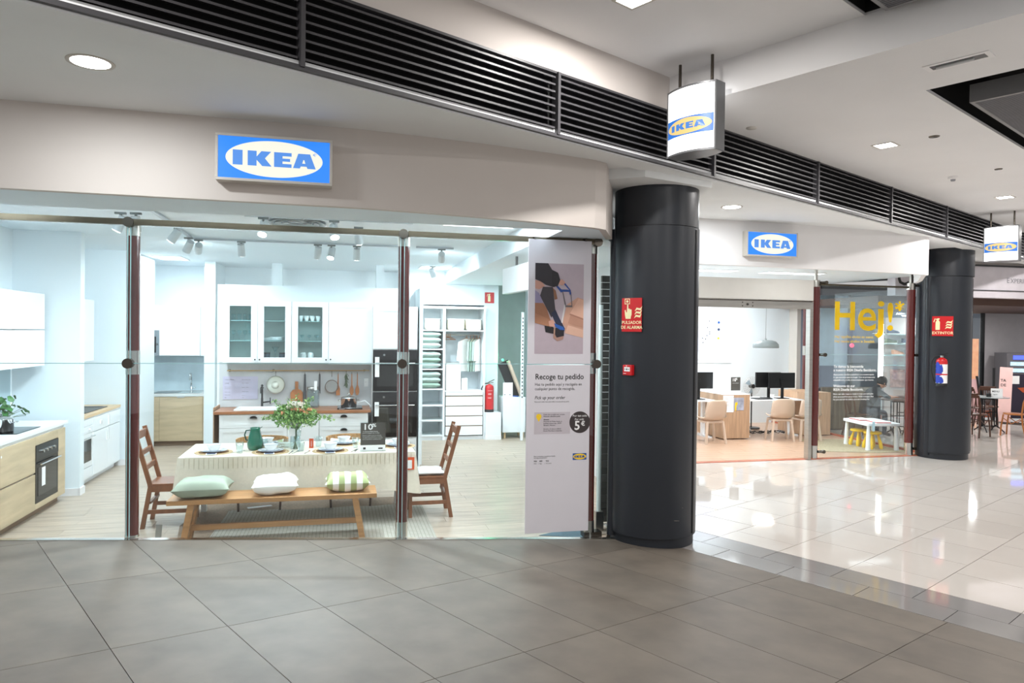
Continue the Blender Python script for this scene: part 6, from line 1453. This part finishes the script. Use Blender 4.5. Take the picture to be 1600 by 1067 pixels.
# side glass of the office and lettering
o = bpy.data.objects.new('window_6', None); col.objects.link(o); put(o, 'S', 0, 0); o['kind'] = 'structure'
B(11.50, 3.95, .01, 11.512, 6.2, 2.88).obj('pane', 'glass', o); struct('trim_7', B(11.47, 3.9, .0, 11.54, 8.3, .035), 'orange')
t = thing('window_lettering', 'big yellow vinyl greeting Hej!* with small text on the right glass', 'lettering', 'S', 9.575, 3.688, 2.12)
mb = MB(); mb.text('H', .655, -.04, 0, 0, .014, ext=.001); 
def big(ch, x, z, s, nm, b_=.012): 
    m2 = MB(); m2.text(ch, .6, 0, 0, 0, b_, ext=.001, res=4, fit=s); return m2.obj(nm, 'hej', t)
mb = MB(); mb.prism([(0, 0), (.085, 0), (.085, .20), (.295, .20), (.295, 0), (.38, 0), (.38, .465), (.295, .465), (.295, .28), (.085, .28), (.085, .465), (0, .465)], -.001, .001) if False else None
mb = MB()
for q in ((0, 0, .088, .468), (.292, 0, .38, .468), (.088, .205, .292, .282)): mb.box(q[0], -.001, q[1], q[2], .001, q[3])
mb.obj('letter_h', 'hej', t)
big('e', 0, 0, (.44, -.008, .79, .365), 'letter_e', .008); big('j', 0, 0, (.76, -.13, .945, .49), 'letter_j', .012); big('!', 0, 0, (1.01, 0, 1.125, .468), 'exclamation_mark', .012); big('*', 0, 0, (1.16, .33, 1.34, .50), 'asterisk', .02)
mb = MB(); mb.text('Hej! significa «hola» en sueco.', .062, 0, -.13, 0, .004).text('Hej! means «hello» in Swedish.', .062, 0, -.205, 0, .004); mb.obj('yellow_line', 'hej', t)
mb = MB(); mb.text('Te damos la bienvenida', .06, -.01, -.62, 0, .008).text('a nuestro IKEA Diseña Benidorm.', .06, -.01, -.68, 0, .012)
for k, s in enumerate(['Aquí puedes diseñar y planificar con nuestra ayuda', 'lo que necesitas para tu hogar. Con un presupuesto', 'adaptado a ti, y todo el asesoramiento que buscas.']): mb.text(s, .038, -.01, -.745-.045*k, 0, .002, res=1)
mb.text('Welcome to our', .06, -.01, -.94, 0, .008).text('IKEA Diseña Benidorm.', .06, -.01, -1.0, 0, .012)
for k, s in enumerate(['Here our sales team is ready to help you and plan', 'what you need for your home. With a budget that', 'fits you and all the advice you are looking for.']): mb.text(s, .038, -.01, -1.065-.045*k, 0, .002, res=1)
mb.obj('white_text', 'print', t)
# kids table, stools, papers, rug
t = thing('woven_rug', 'thin olive-beige rug under the white children table', 'rug', 'S', 9.9, 4.05, .004); MB().prismz([(0, .3), (.9, 0), (1.5, .05), (1.5, 1.5), (.5, 1.7)], 0, .007).obj('weave', mat('olive_rug', '#a99c80', .95, var=.2, scale=40), t)
t = thing('children_table', 'white plastic children table behind the yellow lettering glass', 'table', 'S', 11.08, 4.62, .012, R(-100)); hx_, hy_ = .42, .31
MB().prismz([(x*hx_+dx_, y*hy_+dy_) for x, y, dx_, dy_ in ((-1, -1, .03, 0), (1, -1, -.03, 0), (1, -1, 0, .03), (1, 1, 0, -.03), (1, 1, -.03, 0), (-1, 1, .03, 0), (-1, 1, 0, -.03), (-1, -1, 0, .03))], .43, .48).obj('tabletop', 'wht', t, bev=.008)
for x in (-1, 1):
    for y in (-1, 1): MB().cyl((x*.37, y*.26, 0), (x*.36, y*.25, .43), .042, .026, 16).obj('leg', 'wht', t)
def stool(label, a, b):
    t = thing('children_stool', label, 'stool', 'S', a, b, .012, 0, 'yellow children stools'); MB().lathe([(0, .26), (.14, .26), (.15, .27), (.15, .29), (.14, .30), (0, .30)], 28).obj('seat', 'yel', t)
    for k in range(4):
        an = R(45+90*k); c_, s_ = math.cos(an), math.sin(an)
        MB().tube([(c_*.085, s_*.085, .265), (c_*.10, s_*.10, .20), (c_*.125, s_*.125, .10), (c_*.14, s_*.14, .03), (c_*.14, s_*.14, .0)], [.018, .022, .033, .034, .028], 12).obj('leg', 'yel', t)
stool('round yellow stool under the children table, farther left', 11.02, 4.85); stool('round yellow stool under the children table, nearer right', 11.02, 4.50)
for k, (a, b, rz) in enumerate([(11.02, 4.80, R(-96)), (11.06, 4.40, R(-102))]):
    t = thing('colouring_pad', ['white paper pad with red edge on the far half of the children table', 'white paper pad with red edge on the near half of the children table'][k], 'paper pad', 'S', a, b, .494, rz)
    B(-.17, -.13, 0, .17, .13, .012).obj('red_base', 'red', t); B(-.168, -.128, .012, .168, .128, .018).obj('sheets', 'print', t)
o = B(-.02, 0, 0, .03, .002, .17).obj('hanging_tag', mat('pale_cyan', '#bfe3f2', .5)); single(o, 'pale blue paper tag hanging on the corner of the children table', 'tag', 'S', 10.78, 4.2, .36)

# ================================================================== PEOPLE
def person(label, fr, x, y, z, rz, J, shirt, pants, hair, cut=None):
    """J: joint dict in local metres, figure faces +x"""
    V = []; E_ = []; Rr = []
    def add(p, r): V.append(p); Rr.append(r); return len(V)-1
    pel = add(J['pelvis'], .135); w = add(J['waist'], .125); ch = add(J['chest'], .145); nk = add(J['neck'], .058); hd0 = add(J['chin'], .07); hd = add(J['head'], .088); top = add(J['crown'], .06)
    E_ += [(pel, w), (w, ch), (ch, nk), (nk, hd0), (hd0, hd), (hd, top)]
    for s in ('l', 'r'):
        sh = add(J['sho_'+s], .062); el = add(J['elb_'+s], .042); wr = add(J['wri_'+s], .027); pm = add(J['palm_'+s], .034)
        E_ += [(ch, sh), (sh, el), (el, wr), (wr, pm)]
        hp = add(J['hip_'+s], .09); kn = add(J['kne_'+s], .062); an = add(J['ank_'+s], .042); to = add(J['toe_'+s], .035)
        E_ += [(pel, hp), (hp, kn), (kn, an), (an, to)]
        d = (Vector(J['palm_'+s])-Vector(J['wri_'+s])).normalized(); side = d.cross(Vector((0, 0, 1))).normalized()
        for k in range(4):
            b0 = Vector(J['palm_'+s])+side*(.024-.016*k); L_ = (.032, .038, .035, .027)[k]
            a1 = add(tuple(b0+d*.03), .0095); a2 = add(tuple(b0+d*(.03+L_)+Vector((0, 0, -.008))), .0085); a3 = add(tuple(b0+d*(.03+L_*1.6)+Vector((0, 0, -.028))), .0075); E_ += [(pm, a1), (a1, a2), (a2, a3)]
        b0 = Vector(J['palm_'+s])+side*.035-d*.01; a1 = add(tuple(b0), .011); a2 = add(tuple(b0+side*.012+d*.035), .009); E_ += [(pm, a1), (a1, a2)]
    me = bpy.data.meshes.new('body'); me.from_pydata(V, E_, []); o = bpy.data.objects.new('body', me); col.objects.link(o)
    md = o.modifiers.new('skin', 'SKIN')
    for i, r in enumerate(Rr): me.skin_vertices[0].data[i].radius = (r, r)
    me.skin_vertices[0].data[0].use_root = True
    sb = o.modifiers.new('sub', 'SUBSURF'); sb.levels = 2; sb.render_levels = 2
    dg = bpy.context.evaluated_depsgraph_get(); m2 = bpy.data.meshes.new_from_object(o.evaluated_get(dg)); bpy.data.objects.remove(o)
    m2.name = 'body'; m2.materials.clear()
    for q in ('skin', shirt, pants, 'blk'): m2.materials.append(M[q])
    P_ = {k: Vector(v) for k, v in J.items()}
    def near(c, keys): return min((c-P_[k]).length for k in keys)
    sg = lambda c, a, b: (c-(P_[a]+(P_[b]-P_[a])*max(0, min(1, (c-P_[a]).dot(P_[b]-P_[a])/(P_[b]-P_[a]).length_squared)))).length
    for p in m2.polygons:
        c = p.center
        ds = [(min(sg(c, 'chin', 'crown'), sg(c, 'neck', 'chin')), 0)]
        for s in ('l', 'r'): ds += [(sg(c, 'elb_'+s, 'wri_'+s), 0), (sg(c, 'wri_'+s, 'palm_'+s), 0), (sg(c, 'sho_'+s, 'elb_'+s)*.9, 1), (sg(c, 'hip_'+s, 'kne_'+s), 2), (sg(c, 'kne_'+s, 'ank_'+s), 2), (sg(c, 'ank_'+s, 'toe_'+s), 3)]
        ds += [(sg(c, 'waist', 'chest')*.8, 1), (sg(c, 'chest', 'neck')*.9, 1), (sg(c, 'pelvis', 'waist')*.9, 1)]
        p.material_index = min(ds)[1]; p.use_smooth = True
    t = thing('person', label, 'person', fr, x, y, z, rz); b_ = bpy.data.objects.new('body', m2); col.objects.link(b_); b_.parent = t
    h = P_['head']; up = (P_['crown']-P_['chin']).normalized(); f = Vector((1, 0, 0)); f = (f-up*f.dot(up)).normalized(); sd = up.cross(f)
    mb = MB(); mb.sph(tuple(h+up*.035-f*.022), .105, 16, 10, (1, .95, 1)); mb.obj('hair', hair, t)
    for s in (-1, 1): MB().sph(tuple(h+f*.083+sd*s*.032+up*.005), .011, 8, 6).obj('eye', 'ink', t); MB().sph(tuple(h+sd*s*.087-up*.005), .02, 8, 6, (.6, .5, 1)).obj('ear', 'skin', t)
    MB().sph(tuple(h+f*.098-up*.02), .014, 8, 6).obj('nose', 'skin', t); MB().sph(tuple(h+f*.085-up*.055), .018, 8, 6, (.5, 1, .35)).obj('mouth', mat('lips', '#9c5a4c', .5), t)
    return t
J = dict(pelvis=(0, 0, .50), waist=(.10, 0, .66), chest=(.22, 0, .84), neck=(.33, 0, .99), chin=(.385, 0, 1.02), head=(.42, 0, 1.08), crown=(.46, 0, 1.15))
for s, q in (('l', 1), ('r', -1)):
    J.update({'sho_'+s: (.25, .18*q, .92), 'elb_'+s: (.42, .24*q, .80), 'wri_'+s: (.60, .12*q, .80), 'palm_'+s: (.66, .08*q, .805), 'hip_'+s: (.02, .09*q, .49), 'kne_'+s: (.42, .12*q, .50), 'ank_'+s: (.40, .13*q, .08), 'toe_'+s: (.54, .14*q, .04)})
person('seated person in a black T-shirt leaning over a cafe table behind the glass', 'W', 7.10, 14.55, 0, R(5), J, 'tshirt', 'jeans', 'hair')
person('seated person in dark trousers at the left office desk, mostly behind the big pillar', 'S', 7.5, 7.42, .003, R(-75), J, 'tshirt', 'jeans', 'hair')
t = thing('desk_chair', 'plain dark chair of the person at the left office desk', 'chair', 'S', 7.48, 7.48, .003, R(-75)); B(-.22, -.22, .38, .22, .22, .42).obj('seat', 'blk', t)
for x in (-.2, .2):
    for y in (-.2, .2): MB().cyl((x, y, 0), (x, y, .38), .015, n=8).obj('leg', 'blk', t)

# ================================================================== CAFE AND THE FAR SIDE
def bent_chair(label, fr, x, y, rz, m_, grp=None, fan=True):
    """faces +y, back at -y"""
    t = thing('bentwood_chair', label, 'chair', fr, x, y, 0, rz, grp)
    MB().lathe([(0, .44), (.19, .44), (.205, .455), (.19, .47), (0, .465)], 24).obj('seat', m_, t)
    for s in (-1, 1):
        MB().tube([(s*.15, .15, .44), (s*.17, .18, .2), (s*.175, .19, 0)], .016, 8).obj('leg', m_, t)
        MB().tube([(s*.19, -.26, 0), (s*.17, -.2, .25), (s*.17, -.18, .46), (s*.175, -.21, .70), (s*.16, -.25, .86)], .017, 8).obj('leg', m_, t)
        MB().tube([(s*.16, .14, .36), (s*.165, 0, .26), (s*.16, -.15, .36)], .010, 6).obj('brace', m_, t)
    MB().tube([(-.16, -.15, .36), (0, -.15, .28), (.16, -.15, .36)], .01, 6).obj('brace', m_, t)
    MB().prismz([(-.17, -.25), (.17, -.25), (.12, -.275), (-.12, -.275)], .80, .90).obj('top_rail', m_, t, bev=.01)
    if fan:
        for k in range(5): MB().tube([(-.02+.01*k, -.195, .47), ((k-2)*.035, -.215, .62), ((k-2)*.055, -.25, .82)], .008, 6).obj('spindle', m_, t)
    return t
def bistro_table(label, fr, x, y, top='tglass', grp=None, r=.34):
    t = thing('bistro_table', label, 'table', fr, x, y, 0, 0, grp); MB().cyl((0, 0, .74), (0, 0, .755), r, n=40).obj('tabletop', top, t, bev=.003)
    for s in (-1, 1):
        MB().cyl((s*.16, 0, .12), (s*.16, 0, .70), .014, n=10).cyl((s*.11, 0, .12), (s*.11, 0, .70), .011, n=10).bar((s*.02, 0, .12), (s*.17, 0, .12), .02, .02).obj('column', 'iron', t)
        for q in (-1, 1): MB().tube([(s*.14, 0, .14), (s*.16, q*.12, .08), (s*.19, q*.21, .012)], .014, 8).obj('foot', 'iron', t)
    MB().bar((-.16, 0, .42), (.16, 0, .42), .018, .018).bar((-.17, 0, .715), (.17, 0, .715), .03, .04).bar((0, -.17, .715), (0, .17, .715), .03, .03).obj('frame', 'iron', t); return t
bistro_table('round glass-topped cafe table with black iron base, right of the far pillar', 'W', 10.33, 15.52, mat('pale_marble', '#9aa3a6', .15), None, .36)
bent_chair('orange bentwood chair with fan back at the right edge', 'W', 10.42, 14.88, R(38), 'bent'); bent_chair('dark bentwood chair behind the glass cafe table, left', 'W', 10.5, 16.15, R(200), 'dwood'); bent_chair('dark bentwood chair behind the glass cafe table, right', 'W', 10.95, 16.5, R(150), 'dwood')
bent_chair('dark bentwood chair just peeking out beside the far pillar', 'W', 9.55, 14.75, R(-60), 'dwood')
t = thing('menu_stand', 'small black and white menu holder on the glass cafe table', 'menu holder', 'W', 10.36, 15.5, .757, R(-20)); B(-.02, 0, 0, .2, .004, .18).obj('card', 'print', t); MB().text('MENU', .05, 0, .10, -.001, .01).text('tapas', .04, .02, .04, -.001).obj('print', 'ink', t); B(-.1, -.03, 0, -.02, .03, .07).obj('napkin_box', 'blk', t)
t = thing('chalk_board', 'narrow dark leaning A-board with pink sheet beside the far pillar', 'board', 'W', 10.95, 17.0, 0, R(-18))
MB().bar((.13, -.22, 0), (.04, 0, 1.12), .04, .03).obj('leg', 'blk', t); MB().bar((-.35, -.22, 0), (-.3, 0, 1.12), .04, .03).obj('leg', 'blk', t); mb = MB(); mb._add([(-.32, -.20, .12), (.10, -.20, .12), (.03, -.015, 1.05), (-.3, -.015, 1.05)], [(0, 1, 2, 3)]); mb.obj('pink_sheet', mat('pink_sheet', '#d9aeb0', .6), t)
t = thing('pink_board', 'pink advertising board leaning between the chairs and the drinks cooler', 'board', 'W', 11.72, 17.1, 0, R(-25)); MB().bar((0, 0, .03), (.08, .25, 1.32), .26, .03, (0, 1, 0)).obj('board', mat('pink_board', '#dcb7b3', .6), t); B(-.2, .22, .03, -.15, .26, 1.3).obj('dark_edge', 'blk', t)
mb = MB(); mb.text('TA', .09, -.05, .98, -.02, .01).text('DE', .09, -.05, .87, -.02, .01); mb.v = [(x, y+z*.19-.0, z) for x, y, z in mb.v]; mb.obj('print', 'ink', t)
t = thing('drinks_cooler', 'grey drinks cooler with blue display and dark orange-flower poster, right edge', 'cooler', 'W', 12.22, 17.75, 0, R(-8)); B(0, 0, 0.05, 1.4, .6, 1.66).obj('cabinet', mat('cooler_grey', '#5c5a5e', .5), t)
B(.02, -.02, .05, 1.36, 0, 1.14).obj('poster', mat('plum_poster', '#2c2436', .5), t); B(.14, -.015, 1.5, .42, 0, 1.6).obj('blue_display', 'screenb', t)
for z in (1.40, 1.24): B(.08, -.01, z-.05, .7, 0, z+.04).obj('lit_shelf', 'screenc', t)
mb = MB(); cx, cz = .62, .68
for k in range(5):
    a = R(90+72*k); tri_poly(mb, [(cx+.06*math.cos(a-.7), cz+.06*math.sin(a-.7)), (cx+.26*math.cos(a-.25), cz+.26*math.sin(a-.25)), (cx+.40*math.cos(a), cz+.40*math.sin(a)), (cx+.26*math.cos(a+.25), cz+.26*math.sin(a+.25)), (cx+.06*math.cos(a+.7), cz+.06*math.sin(a+.7))], -.024, -.021)
mb.cyl((cx, -.024, cz), (cx, -.021, cz), .12, n=14); mb.obj('orange_flower', mat('orange_print', '#b4502a', .6), t); B(.06, -.023, .9, .28, -.021, 1.1).obj('paper_note', 'print', t)
# lintel and surroundings of the cafe
struct('wall_cafe', B(11.8, 4.9, 2.80, 19, 5.1, 3.42), mat('lilac_white', '#d8d2d8', .6)); struct('trim_8', B(11.8, 4.88, 2.935, 19, 4.9, 2.95), 'inkd'); struct('trim_9', B(11.8, 4.87, 3.405, 19, 4.9, 3.435), 'inkd')
struct('wall_over', B(11.3, 4.95, 3.42, 19, 5.1, 3.6), 'beige')
struct('ceiling', B(11.6, 5.1, 2.66, 22, 9, 2.80), mat('brown_beam', '#4b3226', .6), 'S'); struct('ceiling', B(11.0, 9.0, 3.2, 26, 18, 3.3), mat('far_ceiling', '#55585e', .7))
t = thing('shop_lettering', 'thin dark lettering EXPERIENCE on the pale lintel at the right edge', 'lettering', 'S', 14.36, 4.895, 3.10); MB().text('E', .14, 0, 0, 0, 0, ext=.001).text('XPERIENCE', .125, .09, 0, 0, 0, ext=.001).obj('letters', 'inkg', t)
t = thing('shop_lettering', 'heavy black letters partly hidden above the right glass', 'lettering', 'S', 12.0, 4.895, 3.00); MB().text('CA', .36, -.16, -.0, 0, .03, ext=.001).obj('letters', 'ink', t)
for k, (a, b) in enumerate([(14.5, 6.3), (17.5, 6.3), (16, 7.8)]):  # lamps added to brighten the dim cafe
    t = thing('cafe_fill_lamp', 'added round fill lamp flush in the brown cafe ceiling', 'ceiling light', 'S', a, b, 2.655, 0, 'added fill lamps in the brown cafe ceiling'); MB().cyl((0, 0, -.015), (0, 0, 0), .1, n=20).obj('diffuser', 'led', t); lamp('light', 'AREA', 45, t, (0, 0, -.03), .2, None, (1, .97, .94))
struct('wall_grey', B(17.8, 8.6, 0, 24, 8.75, 2.66), mat('grey_wallpaper', '#a9a6aa', .7, var=.04)); struct('baseboard_cafe', B(14.2, 8.45, 0, 24, 8.6, .16), 'orange')
o = bpy.data.objects.new('window_7', None); col.objects.link(o); put(o, 'S', 0, 0); o['kind'] = 'structure'
B(14.2, 8.62, .16, 17.72, 8.63, 2.66).obj('pane', 'glass', o); B(17.72, 8.6, .16, 17.8, 8.66, 2.66).obj('frame', 'blk', o)
struct('wall_mall', B(10.5, 15.5, 0, 28, 15.7, 3.3), mat('far_wall', '#8b97a6', .7, var=.2, scale=.6))
for k, (a, w, c_) in enumerate([(23.0, .5, '#e6a37c'), (23.7, .4, '#c87a55'), (24.3, .6, '#e8c7a8')]):
    o = B(0, 0, 0, w, .1, 1.7).obj('lit_display', mat('lit_%d' % k, c_, .6, emit=.8, var=.3, scale=5)); single(o, ['pale orange lit shop display seen beside the far pillar', 'terracotta lit shop display farther right beyond the far pillar', 'cream lit shop display farthest right behind the grey wall'][k], 'display', 'S', a, 14.2, .3)
for k, (a, b) in enumerate([(18.8, 10.0), (20.2, 11.2), (21.2, 12.2), (13.6, 10.5), (14.6, 13)]):  # last two lamps added to lighten the far wall
    t = thing('ceiling_lamp', 'small square lamp in the dark far ceiling beyond the cafe', 'ceiling light', 'S', a, b, 3.195, 0, 'lamps in the far dark ceiling'); B(-.12, -.12, -.02, .12, .12, 0).obj('diffuser', 'led', t); lamp('light', 'AREA', 45, t, (0, 0, -.04), .2, .2)
# shoe shop seen through the right glass
t = thing('dark_column', 'dark blue-grey panel wall seen through the yellow lettering', 'panel', 'W', 7.66, 16.3, 0); B(0, 0, 0, .72, .2, 2.95).obj('panel', mat('slate_wall', '#3a4754', .45, var=.1, scale=2), t); B(-.03, -.05, 0, .04, .0, 2.95).obj('edge_post', 'blk', t)
o = B(0, 0, 0, .72, .06, 1.6).obj('reflection_panel', mat('pale_blue_reflection', '#b9d3e2', .5)); single(o, 'pale blue panel imitating an office reflection behind the left half of the yellow lettering', 'panel', 'W', 6.9, 16.35, 1.35)  # coloured panel stands in for the bright office reflection in the glass
t = thing('display_wall', 'pale display wall with shoe shelves seen through the right glass', 'display wall', 'W', 8.1, 16.1, 0); B(.25, 0, 0, 1.5, .1, 2.45).obj('panel', mat('pink_white_wall', '#d9cfcd', .6), t)
for z in (2.08, 1.87, 1.62, 1.40): B(.1, -.28, z-.015, 1.4, .0, z).obj('glass_shelf', 'edge', t)
B(0, -.3, 1.0, .06, -.2, 2.3).obj('light_tube', 'ledw', t); B(.35, -.1, .9, .7, -.05, 1.3).obj('poster', mat('photo_card', '#b98f86', .6, var=.4, scale=12), t)
for k, (x, z, m_, lb) in enumerate([(8.44, 2.08, 'navy', 'blue-grey slip-on shoe on the highest shelf behind the glass'), (8.76, 1.87, 'navy', 'dark navy slip-on shoe on the second shelf beside the far pillar'), (8.12, 2.08, 'inkd', 'dark slip-on shoe at the left of the highest shelf'), (8.40, 1.87, 'herb', 'grey-green slip-on shoe on the second shelf'), (8.55, 1.62, 'peach', 'pale yellow shoe on the third shelf behind the glass'), (8.85, 1.62, 'inkg', 'grey shoe on the third shelf behind the glass')]):
    t = thing('slip_on_shoe', lb, 'shoe', 'W', x, 15.94, z+.001, R(10))
    MB().prismz([(-.13, -.035), (-.10, -.045), (.08, -.05), (.13, -.03), (.14, 0), (.13, .03), (.08, .05), (-.10, .045), (-.13, .035)], 0, .02).obj('sole', 'print', t)
    mm_ = M[m_] if m_ in M else MT[m_]
    MB().prism([(-.13, .02), (.135, .02), (.14, .04), (.10, .07), (.02, .085), (-.03, .10), (-.12, .12), (-.135, .11)], -.042, .042).obj('upper', mm_, t, bev=.02)
bistro_table('dark cafe table behind the side glass, before the leaning person', 'W', 7.85, 14.55, 'dwood'); bent_chair('dark bentwood chair of the person behind the glass', 'W', 7.05, 14.55, R(-85), 'dwood'); bent_chair('empty dark bentwood chair right of the person behind the glass', 'W', 8.5, 14.9, R(100), 'dwood')
bistro_table('second dark cafe table behind the children table', 'W', 8.35, 15.25, 'dwood'); bent_chair('dark bentwood chair at the second cafe table behind the glass', 'W', 8.95, 15.5, R(80), 'dwood')
t = thing('water_bottle', 'clear plastic bottle on the table of the leaning person', 'bottle', 'W', 7.95, 14.5, .757); MB().lathe([(0, 0), (.033, 0), (.035, .15), (.012, .2), (.012, .23), (0, .23)], 16).obj('body', 'tglass', t); MB().cyl((0, 0, .23), (0, 0, .245), .014, n=10).obj('cap', 'ikb', t)
t = thing('planter_wall', 'low dark wood slatted planter outside the side glass', 'planter', 'S', 11.75, 6.9, 0)
for k in range(12): B(.105*k, 0, .02, .105*k+.1, .03, .92).obj('slat', mat('grey_wood', '#6f6657', .7, var=.25, scale=4, stretch=(4, 4, .5), rand=.15), t)
B(0, .03, 0, 1.26, .4, .9).obj('box', 'inkd', t)
t = thing('signal_lamp', 'small round red lamp glowing behind the yellow lettering', 'lamp', 'W', 7.64, 16.2, 1.82); MB().sph((0, -.03, 0), .045, 14, 10).obj('bulb', 'redlamp', t); MB().cyl((0, 0, -1.8), (0, 0, -.04), .012, n=8).obj('pole', 'blk', t)
